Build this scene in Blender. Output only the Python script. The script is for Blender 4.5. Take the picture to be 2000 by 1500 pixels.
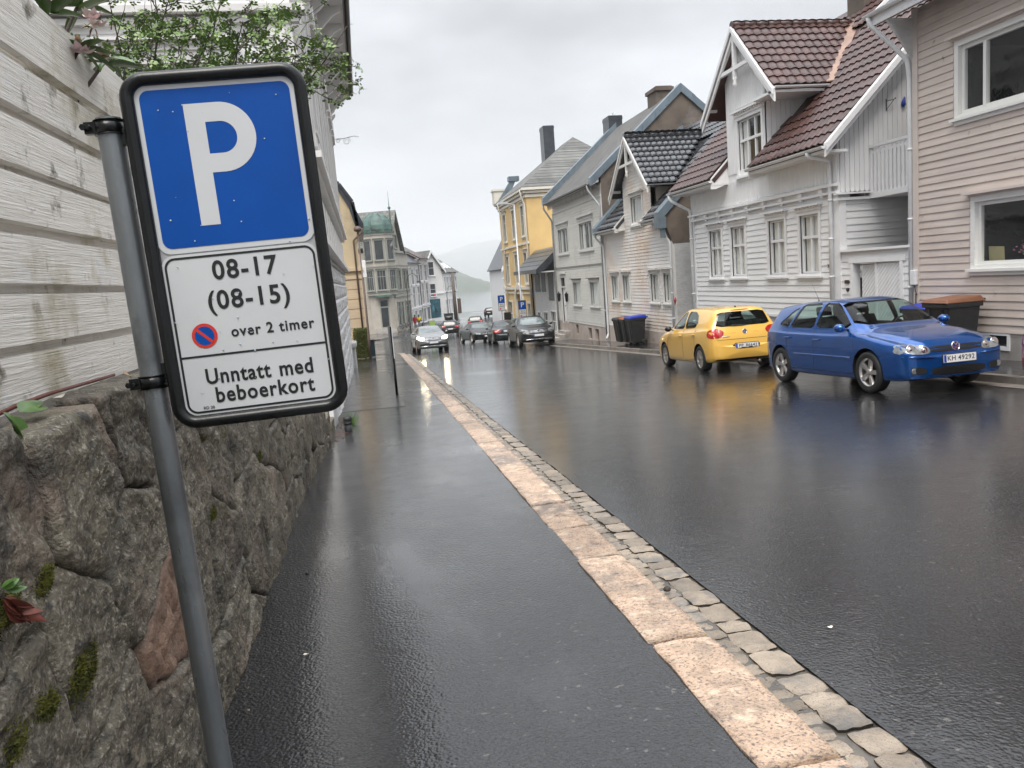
import bpy, bmesh, math, random
from mathutils import Vector, Matrix, noise as mnoise
random.seed(7)
for o in list(bpy.data.objects): bpy.data.objects.remove(o)
SC = bpy.context.scene
COL = SC.collection
V = Vector
# ------------------------------------------------------------------ camera
F_PX = 1530.0; HC = 1.62
_d = V((868.0, 11275.0, F_PX)).normalized()
_s = V((707-1000.0, 567-750.0, F_PX)); _s -= _s.dot(_d)*_d; _s.normalize()
_up = -_d; _r = _s.cross(_up)
if _r.x < 0: _r = -_r
_r.normalize()
RW = Matrix((_r, _s, _up))                       # world = RW @ image axes (x right, y down, z forward)
cam = bpy.data.cameras.new('camera'); cam.sensor_width = 36; cam.lens = F_PX/2000*36
cam.clip_start = 0.05; cam.clip_end = 20000
camo = bpy.data.objects.new('camera', cam); COL.objects.link(camo)
ax = RW @ V((1,0,0)); ay = RW @ V((0,-1,0)); az = -(RW @ V((0,0,1)))
M = Matrix((ax, ay, az)).transposed().to_4x4(); M.translation = (0,0,HC)
camo.matrix_world = M; SC.camera = camo
def ray(x, y): return RW @ V((x-1000.0, y-750.0, F_PX))
def onX(x, y, X): v = ray(x,y); return V((0,0,HC)) + v*(X/v.x)
def onY(x, y, Y): v = ray(x,y); return V((0,0,HC)) + v*(Y/v.y)
# ------------------------------------------------------------------ world, sun, exposure
SUN_EL, SUN_AZ = math.radians(58), math.radians(200)   # behind the viewer, high, through cloud
W = bpy.data.worlds.new('World'); SC.world = W; W.use_nodes = True
nt = W.node_tree; N = nt.nodes; L = nt.links
for n in list(N): N.remove(n)
out = N.new('ShaderNodeOutputWorld'); bg = N.new('ShaderNodeBackground'); L.new(bg.outputs[0], out.inputs[0])
sky = N.new('ShaderNodeTexSky'); sky.sky_type = 'NISHITA'; sky.sun_disc = False
sky.sun_elevation = SUN_EL; sky.sun_rotation = SUN_AZ
skm = N.new('ShaderNodeVectorMath'); skm.operation = 'SCALE'; skm.inputs[3].default_value = 0.07
L.new(sky.outputs[0], skm.inputs[0])
tc = N.new('ShaderNodeTexCoord'); sep = N.new('ShaderNodeSeparateXYZ'); L.new(tc.outputs['Generated'], sep.inputs[0])
mr = N.new('ShaderNodeMapRange'); mr.clamp = True            # overcast deck: horizon 1, zenith about 2.4 times as bright
mr.inputs[1].default_value = 0.0; mr.inputs[2].default_value = 1.0; mr.inputs[3].default_value = 0.38; mr.inputs[4].default_value = 2.1
zc = N.new('ShaderNodeClamp'); L.new(sep.outputs['Z'], zc.inputs[0])
zp = N.new('ShaderNodeMath'); zp.operation = 'POWER'; zp.inputs[1].default_value = 2.2; L.new(zc.outputs[0], zp.inputs[0]); L.new(zp.outputs[0], mr.inputs[0])
mp = N.new('ShaderNodeMapping'); mp.inputs['Scale'].default_value = (1.6, 1.6, 4.2); L.new(tc.outputs['Generated'], mp.inputs[0])
nz = N.new('ShaderNodeTexNoise'); nz.inputs['Scale'].default_value = 2.3; nz.inputs['Detail'].default_value = 7; nz.inputs['Roughness'].default_value = 0.48
L.new(mp.outputs[0], nz.inputs['Vector'])
nr = N.new('ShaderNodeMapRange'); nr.inputs[1].default_value = 0.3; nr.inputs[2].default_value = 0.7; nr.inputs[3].default_value = 0.58; nr.inputs[4].default_value = 1.22
L.new(nz.outputs['Fac'], nr.inputs[0])
mu = N.new('ShaderNodeMath'); mu.operation = 'MULTIPLY'; L.new(mr.outputs[0], mu.inputs[0]); L.new(nr.outputs[0], mu.inputs[1])
cl = N.new('ShaderNodeVectorMath'); cl.operation = 'SCALE'; cl.inputs[0].default_value = (0.965, 0.99, 1.035); L.new(mu.outputs[0], cl.inputs[3])
mx = N.new('ShaderNodeMix'); mx.data_type = 'RGBA'; mx.inputs[0].default_value = 0.93
L.new(skm.outputs[0], mx.inputs[6]); L.new(cl.outputs[0], mx.inputs[7])
L.new(mx.outputs[2], bg.inputs[0]); bg.inputs[1].default_value = 1.0
sd = bpy.data.lights.new('sun', 'SUN'); sd.energy = 1.5; sd.angle = math.radians(30); sd.color = (1.0, 0.94, 0.86)
so = bpy.data.objects.new('sun', sd); COL.objects.link(so)
sdir = V((math.sin(SUN_AZ)*math.cos(SUN_EL), math.cos(SUN_AZ)*math.cos(SUN_EL), math.sin(SUN_EL)))
so.rotation_euler = sdir.to_track_quat('Z', 'Y').to_euler(); so.location = (0,-10,40)
SC.view_settings.view_transform = 'Standard'; SC.view_settings.look = 'None'
SC.view_settings.gamma = 1; SC.view_settings.exposure = 0.92; SC.view_settings.use_curve_mapping = False
SC.cycles.max_bounces = 6; SC.cycles.diffuse_bounces = 3; SC.cycles.glossy_bounces = 3; SC.cycles.transparent_max_bounces = 10; SC.cycles.volume_bounces = 1
SC.cycles.use_adaptive_sampling = True
try: SC.cycles.use_denoising = True
except Exception: pass

# ------------------------------------------------------------------ materials
MATS = {}
def pmat(name, col, rough=0.6, var=0.0, vscale=3.0, col2=None, bump=0.0, bscale=40.0, stretch=(1,1,1), rnd=0.0,
         metal=0.0, spec=0.5, coat=0.0, crough=0.05, rvar=0.0, rscale=1.5, detail=6.0, spots=None, bdist=0.01, fine=None, trans=0.0):
    """procedural surface; textures run in world space. spots=(colour, scale, lo, hi): second colour where a noise is high"""
    m = bpy.data.materials.new(name); m.use_nodes = True; MATS[name] = m
    n = m.node_tree.nodes; l = m.node_tree.links; b = n['Principled BSDF']
    b.inputs['Base Color'].default_value = (*col, 1); b.inputs['Roughness'].default_value = rough
    b.inputs['Metallic'].default_value = metal; b.inputs['Specular IOR Level'].default_value = spec
    b.inputs['Coat Weight'].default_value = coat; b.inputs['Coat Roughness'].default_value = crough
    if trans: b.inputs['Transmission Weight'].default_value = trans
    geo = n.new('ShaderNodeNewGeometry'); mpn = n.new('ShaderNodeMapping'); mpn.inputs['Scale'].default_value = stretch
    l.new(geo.outputs['Position'], mpn.inputs[0])
    def nz(scale, det=detail, ro=0.55, raw=False):
        t = n.new('ShaderNodeTexNoise'); t.inputs['Scale'].default_value = scale; t.inputs['Detail'].default_value = det
        t.inputs['Roughness'].default_value = ro; l.new(geo.outputs['Position'] if raw else mpn.outputs[0], t.inputs['Vector']); return t.outputs['Fac']
    def rng(s, a, b_, c, d):
        t = n.new('ShaderNodeMapRange'); t.inputs[1].default_value = a; t.inputs[2].default_value = b_
        t.inputs[3].default_value = c; t.inputs[4].default_value = d; l.new(s, t.inputs[0]); return t.outputs[0]
    def mix(f, a, c):
        t = n.new('ShaderNodeMix'); t.data_type = 'RGBA'
        if hasattr(f, 'links'): l.new(f, t.inputs[0])
        else: t.inputs[0].default_value = f
        for s, v in ((6, a), (7, c)):
            if isinstance(v, tuple): t.inputs[s].default_value = (*v, 1)
            else: l.new(v, t.inputs[s])
        return t.outputs[2]
    c = None
    if var or col2:
        c2 = col2 if col2 else tuple(max(0, x*(1-var)) for x in col)
        c1 = col if col2 else tuple(min(1, x*(1+var)) for x in col)
        c = mix(rng(nz(vscale), 0.33, 0.67, 0, 1), c1, c2)
    if fine:   # (scale, colour, lo, hi): small speckle
        c = mix(rng(nz(fine[0], 2.0), fine[2], fine[3], 0, 1), c if c is not None else col, fine[1])
    if spots:
        for sp in (spots if isinstance(spots, list) else [spots]):
            c = mix(rng(nz(sp[1], 8.0, 0.62, True), sp[2], sp[3], 0, 1), c if c is not None else col, sp[0])
    if rnd:
        oi = n.new('ShaderNodeObjectInfo'); hs = n.new('ShaderNodeHueSaturation')
        l.new(rng(oi.outputs['Random'], 0, 1, 1-rnd, 1+rnd), hs.inputs['Value'])
        if c is None: hs.inputs['Color'].default_value = (*col, 1)
        else: l.new(c, hs.inputs['Color'])
        c = hs.outputs[0]
    if c is not None: l.new(c, b.inputs['Base Color'])
    if rvar: l.new(rng(nz(rscale), 0.35, 0.65, max(0.02, rough-rvar), min(1, rough+rvar)), b.inputs['Roughness'])
    if bump:
        bp = n.new('ShaderNodeBump'); bp.inputs['Strength'].default_value = bump; bp.inputs['Distance'].default_value = bdist
        l.new(nz(bscale, 4.0, 0.6), bp.inputs['Height']); l.new(bp.outputs[0], b.inputs['Normal'])
        if coat: l.new(bp.outputs[0], b.inputs['Coat Normal'])
    return m
def glass_mat(name, tint=(0.8,0.85,0.84), mixin=0.10, rough=0.01, droplets=False, ior=1.5):
    m = bpy.data.materials.new(name); m.use_nodes = True; MATS[name] = m
    n = m.node_tree.nodes; l = m.node_tree.links; n.remove(n['Principled BSDF']); o = n['Material Output']
    tr = n.new('ShaderNodeBsdfTransparent'); tr.inputs[0].default_value = (*tint, 1)
    gl = n.new('ShaderNodeBsdfGlossy'); gl.inputs['Roughness'].default_value = rough
    fr = n.new('ShaderNodeLayerWeight'); fr.inputs[0].default_value = 0.5; r0 = ((ior-1)/(ior+1))**2      # same on both sides of the pane
    pw = n.new('ShaderNodeMath'); pw.operation = 'POWER'; pw.inputs[1].default_value = 5.0; l.new(fr.outputs['Facing'], pw.inputs[0])
    ad = n.new('ShaderNodeMath'); ad.operation = 'MULTIPLY_ADD'; ad.use_clamp = True; ad.inputs[1].default_value = 1-r0-mixin; ad.inputs[2].default_value = r0+mixin; l.new(pw.outputs[0], ad.inputs[0])
    ms = n.new('ShaderNodeMixShader'); l.new(ad.outputs[0], ms.inputs[0]); l.new(tr.outputs[0], ms.inputs[1]); l.new(gl.outputs[0], ms.inputs[2])
    l.new(ms.outputs[0], o.inputs[0])
    if droplets:
        geo = n.new('ShaderNodeNewGeometry'); t = n.new('ShaderNodeTexNoise'); t.inputs['Scale'].default_value = 6; l.new(geo.outputs['Position'], t.inputs[0])
        bp = n.new('ShaderNodeBump'); bp.inputs['Strength'].default_value = 0.08; bp.inputs['Distance'].default_value = 0.02; l.new(t.outputs[0], bp.inputs['Height']); l.new(bp.outputs[0], gl.inputs['Normal'])
    return m
def emit_mat(name, col, s):
    m = bpy.data.materials.new(name); m.use_nodes = True; MATS[name] = m
    b = m.node_tree.nodes['Principled BSDF']; b.inputs['Base Color'].default_value = (*col, 1)
    b.inputs['Emission Color'].default_value = (*col, 1); b.inputs['Emission Strength'].default_value = s
    return m
# ------------------------------------------------------------------ object helpers
WINV = {}
def thing(name, label, cat, loc=(0,0,0), group=None, rotz=0.0):
    o = bpy.data.objects.new(name, None); COL.objects.link(o); o.empty_display_size = 0.2
    o.location = loc; o.rotation_euler = (0,0,rotz)
    WINV[o.name] = (Matrix.Translation(V(loc)) @ Matrix.Rotation(rotz, 4, 'Z')).inverted()
    o['label'] = label; o['category'] = cat
    if group: o['group'] = group
    return o
def tag(o, label, cat, group=None, kind=None):
    if label: o['label'] = label
    if cat: o['category'] = cat
    if group: o['group'] = group
    if kind: o['kind'] = kind
    return o
def mkobj(name, me, parent=None, local=False, mw=None):
    o = bpy.data.objects.new(name, me); COL.objects.link(o)
    if parent is not None:
        o.parent = parent
        if not local: o.matrix_parent_inverse = WINV.get(parent.name, Matrix())
    if mw is not None: o.matrix_basis = mw
    return o
class MB:
    """collects faces of one mesh"""
    def __init__(s): s.v = []; s.f = []; s.mi = []; s.cur = 0; s.sm = []; s.smooth = False
    def add(s, vs, fs):
        k = len(s.v); s.v += [tuple(p) for p in vs]
        for f in fs: s.f.append([i+k for i in f]); s.mi.append(s.cur); s.sm.append(s.smooth)
        return s
    def hexa(s, p):   # 8 points: bottom ring 0-3, top ring 4-7
        return s.add(p, [(0,3,2,1),(4,5,6,7),(0,1,5,4),(1,2,6,5),(2,3,7,6),(3,0,4,7)])
    def box(s, a, b):
        x0,y0,z0 = a; x1,y1,z1 = b
        return s.hexa([(x0,y0,z0),(x1,y0,z0),(x1,y1,z0),(x0,y1,z0),(x0,y0,z1),(x1,y0,z1),(x1,y1,z1),(x0,y1,z1)])
    def fbox(s, fr, u0, u1, h0, h1, d0, d1):
        return s.hexa([fr(u,h,d) for h in (h0,h1) for u,d in ((u0,d0),(u1,d0),(u1,d1),(u0,d1))])
    def quad(s, *p): return s.add(p, [tuple(range(len(p)))])
    def bar(s, a, b, w, h=None, up=V((0,0,1))):
        a = V(a); b = V(b); h = h or w; t = (b-a).normalized()
        x = t.cross(up)
        if x.length < 1e-4: x = t.cross(V((1,0,0)))
        x.normalize(); y = x.cross(t)
        r = [x*w/2*i + y*h/2*j for i,j in ((-1,-1),(1,-1),(1,1),(-1,1))]
        return s.hexa([a+q for q in r] + [b+q for q in r])
    def tube(s, pts, r, n=10, caps=True):
        pts = [V(p) for p in pts]; rs = r if isinstance(r, (list,tuple)) else [r]*len(pts)
        k = len(s.v); prev = None
        for i,p in enumerate(pts):
            t = (pts[min(i+1,len(pts)-1)] - pts[max(i-1,0)]).normalized()
            if prev is None:
                x = t.cross(V((0,0,1)))
                if x.length < 1e-3: x = t.cross(V((0,1,0)))
            else: x = prev - t*prev.dot(t)
            x.normalize(); prev = x; y = t.cross(x)
            for j in range(n):
                a = 2*math.pi*j/n; s.v.append(tuple(p + (x*math.cos(a)+y*math.sin(a))*rs[i]))
        sm = s.smooth; s.smooth = True
        for i in range(len(pts)-1):
            for j in range(n):
                s.f.append([k+i*n+j, k+i*n+(j+1)%n, k+(i+1)*n+(j+1)%n, k+(i+1)*n+j]); s.mi.append(s.cur); s.sm.append(True)
        s.smooth = sm
        if caps:
            for i in (0, len(pts)-1):
                s.f.append([k+i*n+j for j in range(n)]); s.mi.append(s.cur); s.sm.append(False)
        return s
    def lathe(s, c, prof, n=20, axis=V((0,0,1)), ref=None, caps=True):
        """prof: (radius, height) along axis"""
        axis = V(axis).normalized(); x = axis.cross(V((0,0,1))) if ref is None else V(ref)
        if x.length < 1e-3: x = V((1,0,0))
        x.normalize(); y = axis.cross(x); k = len(s.v); c = V(c)
        for r,h in prof:
            for j in range(n):
                a = 2*math.pi*j/n; s.v.append(tuple(c + axis*h + (x*math.cos(a)+y*math.sin(a))*r))
        for i in range(len(prof)-1):
            for j in range(n):
                s.f.append([k+i*n+j, k+i*n+(j+1)%n, k+(i+1)*n+(j+1)%n, k+(i+1)*n+j]); s.mi.append(s.cur); s.sm.append(True)
        for i in (0, len(prof)-1):
            if caps and prof[i][0] > 1e-5: s.f.append([k+i*n+j for j in range(n)]); s.mi.append(s.cur); s.sm.append(False)
        return s
    def prism(s, poly, d):    # poly: 3-d points, extruded by vector d
        poly = [V(p) for p in poly]; n = len(poly); d = V(d)
        return s.add(poly + [p+d for p in poly], [tuple(range(n)), tuple(range(2*n-1, n-1, -1))] + [(i,(i+1)%n,n+(i+1)%n,n+i) for i in range(n)])
    def grid(s, fn, nu, nv):
        k = len(s.v)
        for i in range(nu+1):
            for j in range(nv+1): s.v.append(tuple(fn(i/nu, j/nv)))
        for i in range(nu):
            for j in range(nv):
                a = k+i*(nv+1)+j; s.f.append([a, a+nv+1, a+nv+2, a+1]); s.mi.append(s.cur); s.sm.append(s.smooth)
        return s
    def mesh(s, name, mats):
        me = bpy.data.meshes.new(name); me.from_pydata(s.v, [], s.f)
        for m in (mats if isinstance(mats, (list,tuple)) else [mats]): me.materials.append(MATS[m] if isinstance(m, str) else m)
        me.polygons.foreach_set('material_index', s.mi); me.polygons.foreach_set('use_smooth', s.sm); me.update()
        return me
    def build(s, name, mats, parent=None, local=False, recalc=True, bevel=0.0):
        me = s.mesh(name, mats)
        if recalc:
            bm = bmesh.new(); bm.from_mesh(me)
            if bevel: bmesh.ops.bevel(bm, geom=list(bm.edges), offset=bevel, segments=1, affect='EDGES', profile=0.5)
            bmesh.ops.recalc_face_normals(bm, faces=bm.faces); bm.to_mesh(me); bm.free()
        return mkobj(name, me, parent, local)
def frame(o, U, Nn):
    o = V(o); U = V(U).normalized(); Nn = V(Nn).normalized(); Z = V((0,0,1))
    f = lambda u, h, d=0.0: o + U*u + Z*h + Nn*d
    f.o, f.U, f.N = o, U, Nn
    return f
def copy_tree(o, loc=None, rotz=None, parent=None):
    c = o.copy(); COL.objects.link(c)
    if parent is not None: c.parent = parent
    if loc is not None: c.location = loc
    if rotz is not None: c.rotation_euler = (0,0,rotz)
    for ch in [x for x in bpy.data.objects if x.parent == o]: copy_tree(ch, parent=c)
    return c
def gz(Y):
    """street level along the street (falls towards the fjord)"""
    pts = ((-20,1.0),(45,-2.25),(75,-3.6),(90,-4.05),(118,-4.45),(175,-5.2),(400,-8.0))
    for (a,za),(b,zb) in zip(pts, pts[1:]):
        if Y <= b: return za + (zb-za)*(Y-a)/(b-a)
    return pts[-1][1]
def to_mesh(o, parent=None):
    dg = bpy.context.evaluated_depsgraph_get(); me = bpy.data.meshes.new_from_object(o.evaluated_get(dg)); mw = o.matrix_world.copy(); nm = o.name
    bpy.data.objects.remove(o); return mkobj(nm, me, parent, mw=mw)
# ------------------------------------------------------------------ ground materials
def asphalt(name, base, rlo, rhi, psc, plo, phi, bump, gscale=150.0, film=0.19):
    m = bpy.data.materials.new(name); m.use_nodes = True; MATS[name] = m
    n = m.node_tree.nodes; l = m.node_tree.links; b = n['Principled BSDF']
    geo = n.new('ShaderNodeNewGeometry'); pos = geo.outputs['Position']
    def tex(scale, det=4.0, st=(1,1,1)):
        mpn = n.new('ShaderNodeMapping'); mpn.inputs['Scale'].default_value = st; l.new(pos, mpn.inputs[0])
        t = n.new('ShaderNodeTexNoise'); t.inputs['Scale'].default_value = scale; t.inputs['Detail'].default_value = det; l.new(mpn.outputs[0], t.inputs[0]); return t.outputs['Fac']
    def rng(s, a, b_, c, d):
        t = n.new('ShaderNodeMapRange'); t.interpolation_type = 'SMOOTHSTEP'; t.inputs[1].default_value = a; t.inputs[2].default_value = b_; t.inputs[3].default_value = c; t.inputs[4].default_value = d; l.new(s, t.inputs[0]); return t.outputs[0]
    pud = rng(tex(psc, 5.0, (1.0, 0.45, 1.0)), plo, phi, 0, 1)      # 1 = standing film of water
    vo = n.new('ShaderNodeTexVoronoi'); vo.inputs['Scale'].default_value = gscale; l.new(pos, vo.inputs[0])
    cr = n.new('ShaderNodeMix'); cr.data_type = 'RGBA'; l.new(rng(tex(gscale*1.3, 2.0), 0.38, 0.66, 0, 1), cr.inputs[0])
    cr.inputs[6].default_value = (*[c*0.55 for c in base], 1); cr.inputs[7].default_value = (*[c*1.9 for c in base], 1)
    sp = n.new('ShaderNodeMix'); sp.data_type = 'RGBA'; l.new(rng(tex(gscale*0.45, 1.0), 0.71, 0.75, 0, 0.35), sp.inputs[0]); l.new(cr.outputs[2], sp.inputs[6]); sp.inputs[7].default_value = (0.24, 0.22, 0.2, 1)
    l.new(sp.outputs[2], b.inputs['Base Color'])
    ro = n.new('ShaderNodeMix'); ro.data_type = 'FLOAT'; l.new(pud, ro.inputs[0]); l.new(rng(tex(2.2), 0.3, 0.7, rhi, (rlo+rhi)/2), ro.inputs[2]); ro.inputs[3].default_value = rlo
    l.new(ro.outputs[0], b.inputs['Roughness'])
    ma = n.new('ShaderNodeMath'); ma.operation = 'MULTIPLY_ADD'; l.new(pud, ma.inputs[0]); ma.inputs[1].default_value = -0.84*bump; ma.inputs[2].default_value = bump
    bp = n.new('ShaderNodeBump'); bp.inputs['Distance'].default_value = 0.006; l.new(ma.outputs[0], bp.inputs['Strength'])
    ad = n.new('ShaderNodeMath'); ad.operation = 'MULTIPLY_ADD'; l.new(vo.outputs['Distance'], ad.inputs[0]); ad.inputs[1].default_value = -0.7; l.new(tex(gscale*0.6, 3.0), ad.inputs[2])
    l.new(ad.outputs[0], bp.inputs['Height'])
    bw = n.new('ShaderNodeBump'); bw.inputs['Distance'].default_value = 0.02; bw.inputs['Strength'].default_value = 0.10; l.new(tex(7.0, 3.0), bw.inputs['Height']); l.new(bw.outputs[0], bp.inputs['Normal'])
    l.new(bp.outputs[0], b.inputs['Normal']); b.inputs['Specular IOR Level'].default_value = 0.3
    bc_ = n.new('ShaderNodeBump'); bc_.inputs['Distance'].default_value = 0.004; bc_.inputs['Strength'].default_value = film; l.new(ad.outputs[0], bc_.inputs['Height']); l.new(bw.outputs[0], bc_.inputs['Normal'])   # water film over the grain
    l.new(bc_.outputs[0], b.inputs['Coat Normal']); b.inputs['Coat IOR'].default_value = 1.5; b.inputs['Coat Roughness'].default_value = 0.035; l.new(rng(pud, 0, 1, 0.75, 1.0), b.inputs['Coat Weight'])
    return m
asphalt('road_wet', (0.012,0.012,0.0125), 0.22, 0.42, 0.30, 0.48, 0.76, 1.0, 62)
asphalt('walk_wet', (0.011,0.0115,0.013), 0.20, 0.40, 0.75, 0.48, 0.68, 1.0, 68)
asphalt('patch_wet', (0.042,0.042,0.043), 0.20, 0.40, 0.9, 0.60, 0.80, 0.5)
pmat('granite_pink', (0.44,0.315,0.225), 0.36, var=0.20, vscale=9, bump=1.0, bscale=38, bdist=.012, rnd=0.22, spots=[((0.19,0.155,0.13), 1.7, 0.50, 0.66), ((0.56,0.44,0.33), 8, 0.54, 0.66), ((0.10,0.085,0.075), 9, 0.62, 0.70)], fine=(70, (0.17,0.13,0.11), 0.53, 0.64), rvar=0.16, rscale=12, spec=0.5)
pmat('cobble', (0.25,0.205,0.158), 0.38, var=0.2, vscale=8, bump=0.4, bscale=80, rnd=0.30, spots=((0.12,0.115,0.11), 5, 0.5, 0.68), fine=(150,(0.10,0.09,0.08),0.58,0.7), rvar=0.18, spec=0.5)
pmat('gutter_bed', (0.10,0.09,0.077), 0.16, var=0.3, vscale=10, bump=0.3, bscale=60, rvar=0.14, rscale=6)
pmat('kerb_grey', (0.19,0.17,0.15), 0.4, var=0.25, vscale=6, bump=0.3, bscale=70, rnd=0.2)
pmat('earth', (0.05,0.042,0.033), 0.9, var=0.4, vscale=4, bump=0.6, bscale=18, bdist=0.03)
pmat('water', (0.03,0.045,0.05), 0.12, bump=0.12, bscale=0.2, stretch=(1,0.35,1), bdist=0.1)
pmat('far_forest', (0.035,0.05,0.038), 0.95, var=0.5, vscale=0.02)
pmat('near_forest', (0.03,0.05,0.022), 0.95, var=0.5, vscale=0.05)
# ------------------------------------------------------------------ ground geometry
kl = lambda Y: 1.115 + 0.0145*Y           # left edge of the kerb slabs
SLW = 0.285; GUT = 0.30
KR = 9.3                                    # right kerb
YS = [-5 + i*1.0 for i in range(52)]        # to 46
def strip(name, xa, xb, ys, off, mat, nx=4):
    mb = MB(); k = len(ys)
    for Y in ys:
        for i in range(nx+1):
            a, b = xa(Y), xb(Y); mb.v.append((a+(b-a)*i/nx, Y, gz(Y)+off))
    for j in range(k-1):
        for i in range(nx):
            a = j*(nx+1)+i; mb.f.append([a,a+1,a+nx+2,a+nx+1]); mb.mi.append(0); mb.sm.append(True)
    o = mb.build(name, mat); o['kind'] = 'structure'; return o
strip('pavement_left', lambda Y: -1.4, lambda Y: kl(Y)+0.012, YS, 0.03, 'walk_wet')
strip('gutter_bed', lambda Y: kl(Y)+0.1, lambda Y: kl(Y)+SLW+GUT+0.06, YS, -0.021, 'gutter_bed', 1)
strip('road', lambda Y: kl(Y)+SLW+GUT-.012+mnoise.noise(V((Y*2.1,5,0)))*.014+mnoise.noise(V((Y*7,9,0)))*.006, lambda Y: KR+0.05, [-5+i*.125 for i in range(408)], -0.004, 'road_wet', 6)
strip('pavement_right', lambda Y: KR+0.1, lambda Y: 11.35, [-5+i*1.0 for i in range(68)], 0.115, 'walk_wet', 2)
strip('pavement_patch', lambda Y: -0.62, lambda Y: 0.62, [15.6+i*1.2 for i in range(12)], 0.034, 'patch_wet', 1)
# the open junction and the street beyond, bending towards the water
strip('junction', lambda Y: -60, lambda Y: 60 if Y > 62 else KR+0.1, [45.9+i*2.0 for i in range(66)], -0.008, 'road_wet', 6)
strip('ground', lambda Y: -140, lambda Y: 140, [-30, -10, 0, 20, 45, 75, 90, 118, 176], -0.30, 'earth', 2)
mb = MB(); mb.quad((-140,176,gz(176)-0.3),(140,176,gz(176)-0.3),(140,205,-27),(-140,205,-27)); mb.build('embankment','earth')['kind']='structure'
mb = MB(); mb.quad((-8900,190,-26),(8900,190,-26),(8900,8900,-26),(-8900,8900,-26)); mb.build('fjord_water','water')['kind']='structure'
# kerb slabs: individual granite stones
rs = random.Random(3)
def stone_mesh(name, a, b, y0, y1, ztop, zbot, mat, amp=0.006, bev=0.012, nx=4, ny=6, seed=0):
    """one dressed stone, top slightly uneven, edges worn"""
    mb = MB(); mb.smooth = True
    def top(i, j):
        fx, fy = i/nx, j/ny
        Y = y0+(y1-y0)*fy; X = a(Y)+(b(Y)-a(Y))*fx
        ed = min(fx, 1-fx)*nx; ed2 = min(fy, 1-fy)*ny
        d = bev*((ed < 0.5)+(ed2 < 0.5))
        q = mnoise.noise(V((X*7, Y*7, seed)))*amp + mnoise.noise(V((X*23, Y*23, seed+9)))*amp*0.5
        jx = mnoise.noise(V((Y*6, seed, 3.3)))*0.008 if ed < 0.5 else 0
        return V((X+jx, Y, ztop(Y)-d+q))
    for i in range(nx+1):
        for j in range(ny+1): mb.v.append(tuple(top(i,j)))
    for i in range(nx):
        for j in range(ny):
            p = i*(ny+1)+j; mb.f.append([p,p+ny+1,p+ny+2,p+1]); mb.mi.append(0); mb.sm.append(True)
    ring = [(i,0) for i in range(nx+1)]+[(nx,j) for j in range(1,ny+1)]+[(i,ny) for i in range(nx-1,-1,-1)]+[(0,j) for j in range(ny-1,0,-1)]
    k = len(mb.v)
    for i,j in ring: p = top(i,j); mb.v.append((p.x, p.y, zbot(p.y)))
    n = len(ring)
    for q in range(n):
        a0 = ring[q][0]*(ny+1)+ring[q][1]; a1 = ring[(q+1)%n][0]*(ny+1)+ring[(q+1)%n][1]
        mb.f.append([a0,a1,k+(q+1)%n,k+q]); mb.mi.append(0); mb.sm.append(False)
    return mb.mesh(name, mat)
kerb = thing('kerb', 'low kerb of pinkish granite slabs along the pavement by the stone wall', 'kerb', (1.25,0,gz(0)))
y = 0.6; joints = [2.25,3.33,4.68,5.44,6.22,7.75,8.69]; i = 0
while y < 45.6:
    y1 = joints[i] if i < len(joints) and y < joints[i] else y + rs.uniform(0.75,1.35)
    if i < len(joints): i += 1
    y1 = max(y1, y+0.5)
    dz = rs.uniform(-0.004,0.006); dx = rs.uniform(-0.008,0.008)
    me = stone_mesh('kerb_slab', lambda Y: kl(Y)+dx, lambda Y: kl(Y)+SLW+dx+0.01, y+0.008, y1-0.008, lambda Y: gz(Y)+0.04+dz, lambda Y: gz(Y)-0.1, 'granite_pink', amp=0.009, bev=.005, nx=8, ny=22, seed=y)
    mkobj('kerb_slab', me, kerb); y = y1
# kerb stones turning the corner at the junction
for q in range(6):
    a0, a1 = math.pi/2*q/6, math.pi/2*(q+1)/6; cx, cy, R0 = kl(46)-1.7, 45.7, 1.7+SLW
    mb = MB(); P = [(cx+r*math.cos(a)-0, cy+r*math.sin(a)) for r,a in ((R0-SLW,a0+.006),(R0,a0+.006),(R0,a1-.006),(R0-SLW,a1-.006))]
    mb.hexa([(px,py,gz(py)-0.1) for px,py in P]+[(px,py,gz(py)+0.04) for px,py in P]); mb.build('kerb_slab','granite_pink',kerb,bevel=0.01)
mb = MB(); mb.add([(kl(46)-1.7,45.9,gz(45.9)+.03)]+[(kl(46)-1.7+1.7*math.cos(a*math.pi/20),45.7+1.7*math.sin(a*math.pi/20),gz(46)+.03) for a in range(11)],[[0,i+1,i+2] for i in range(10)])
mb.quad((-8,45.9,gz(45.9)+.03),(kl(46)-1.7,45.9,gz(45.9)+.03),(kl(46)-1.7,47.4,gz(47.4)+.06),(-8,47.4,gz(47.4)+.06)); mb.build('pavement_corner','walk_wet')['kind']='structure'
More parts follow.
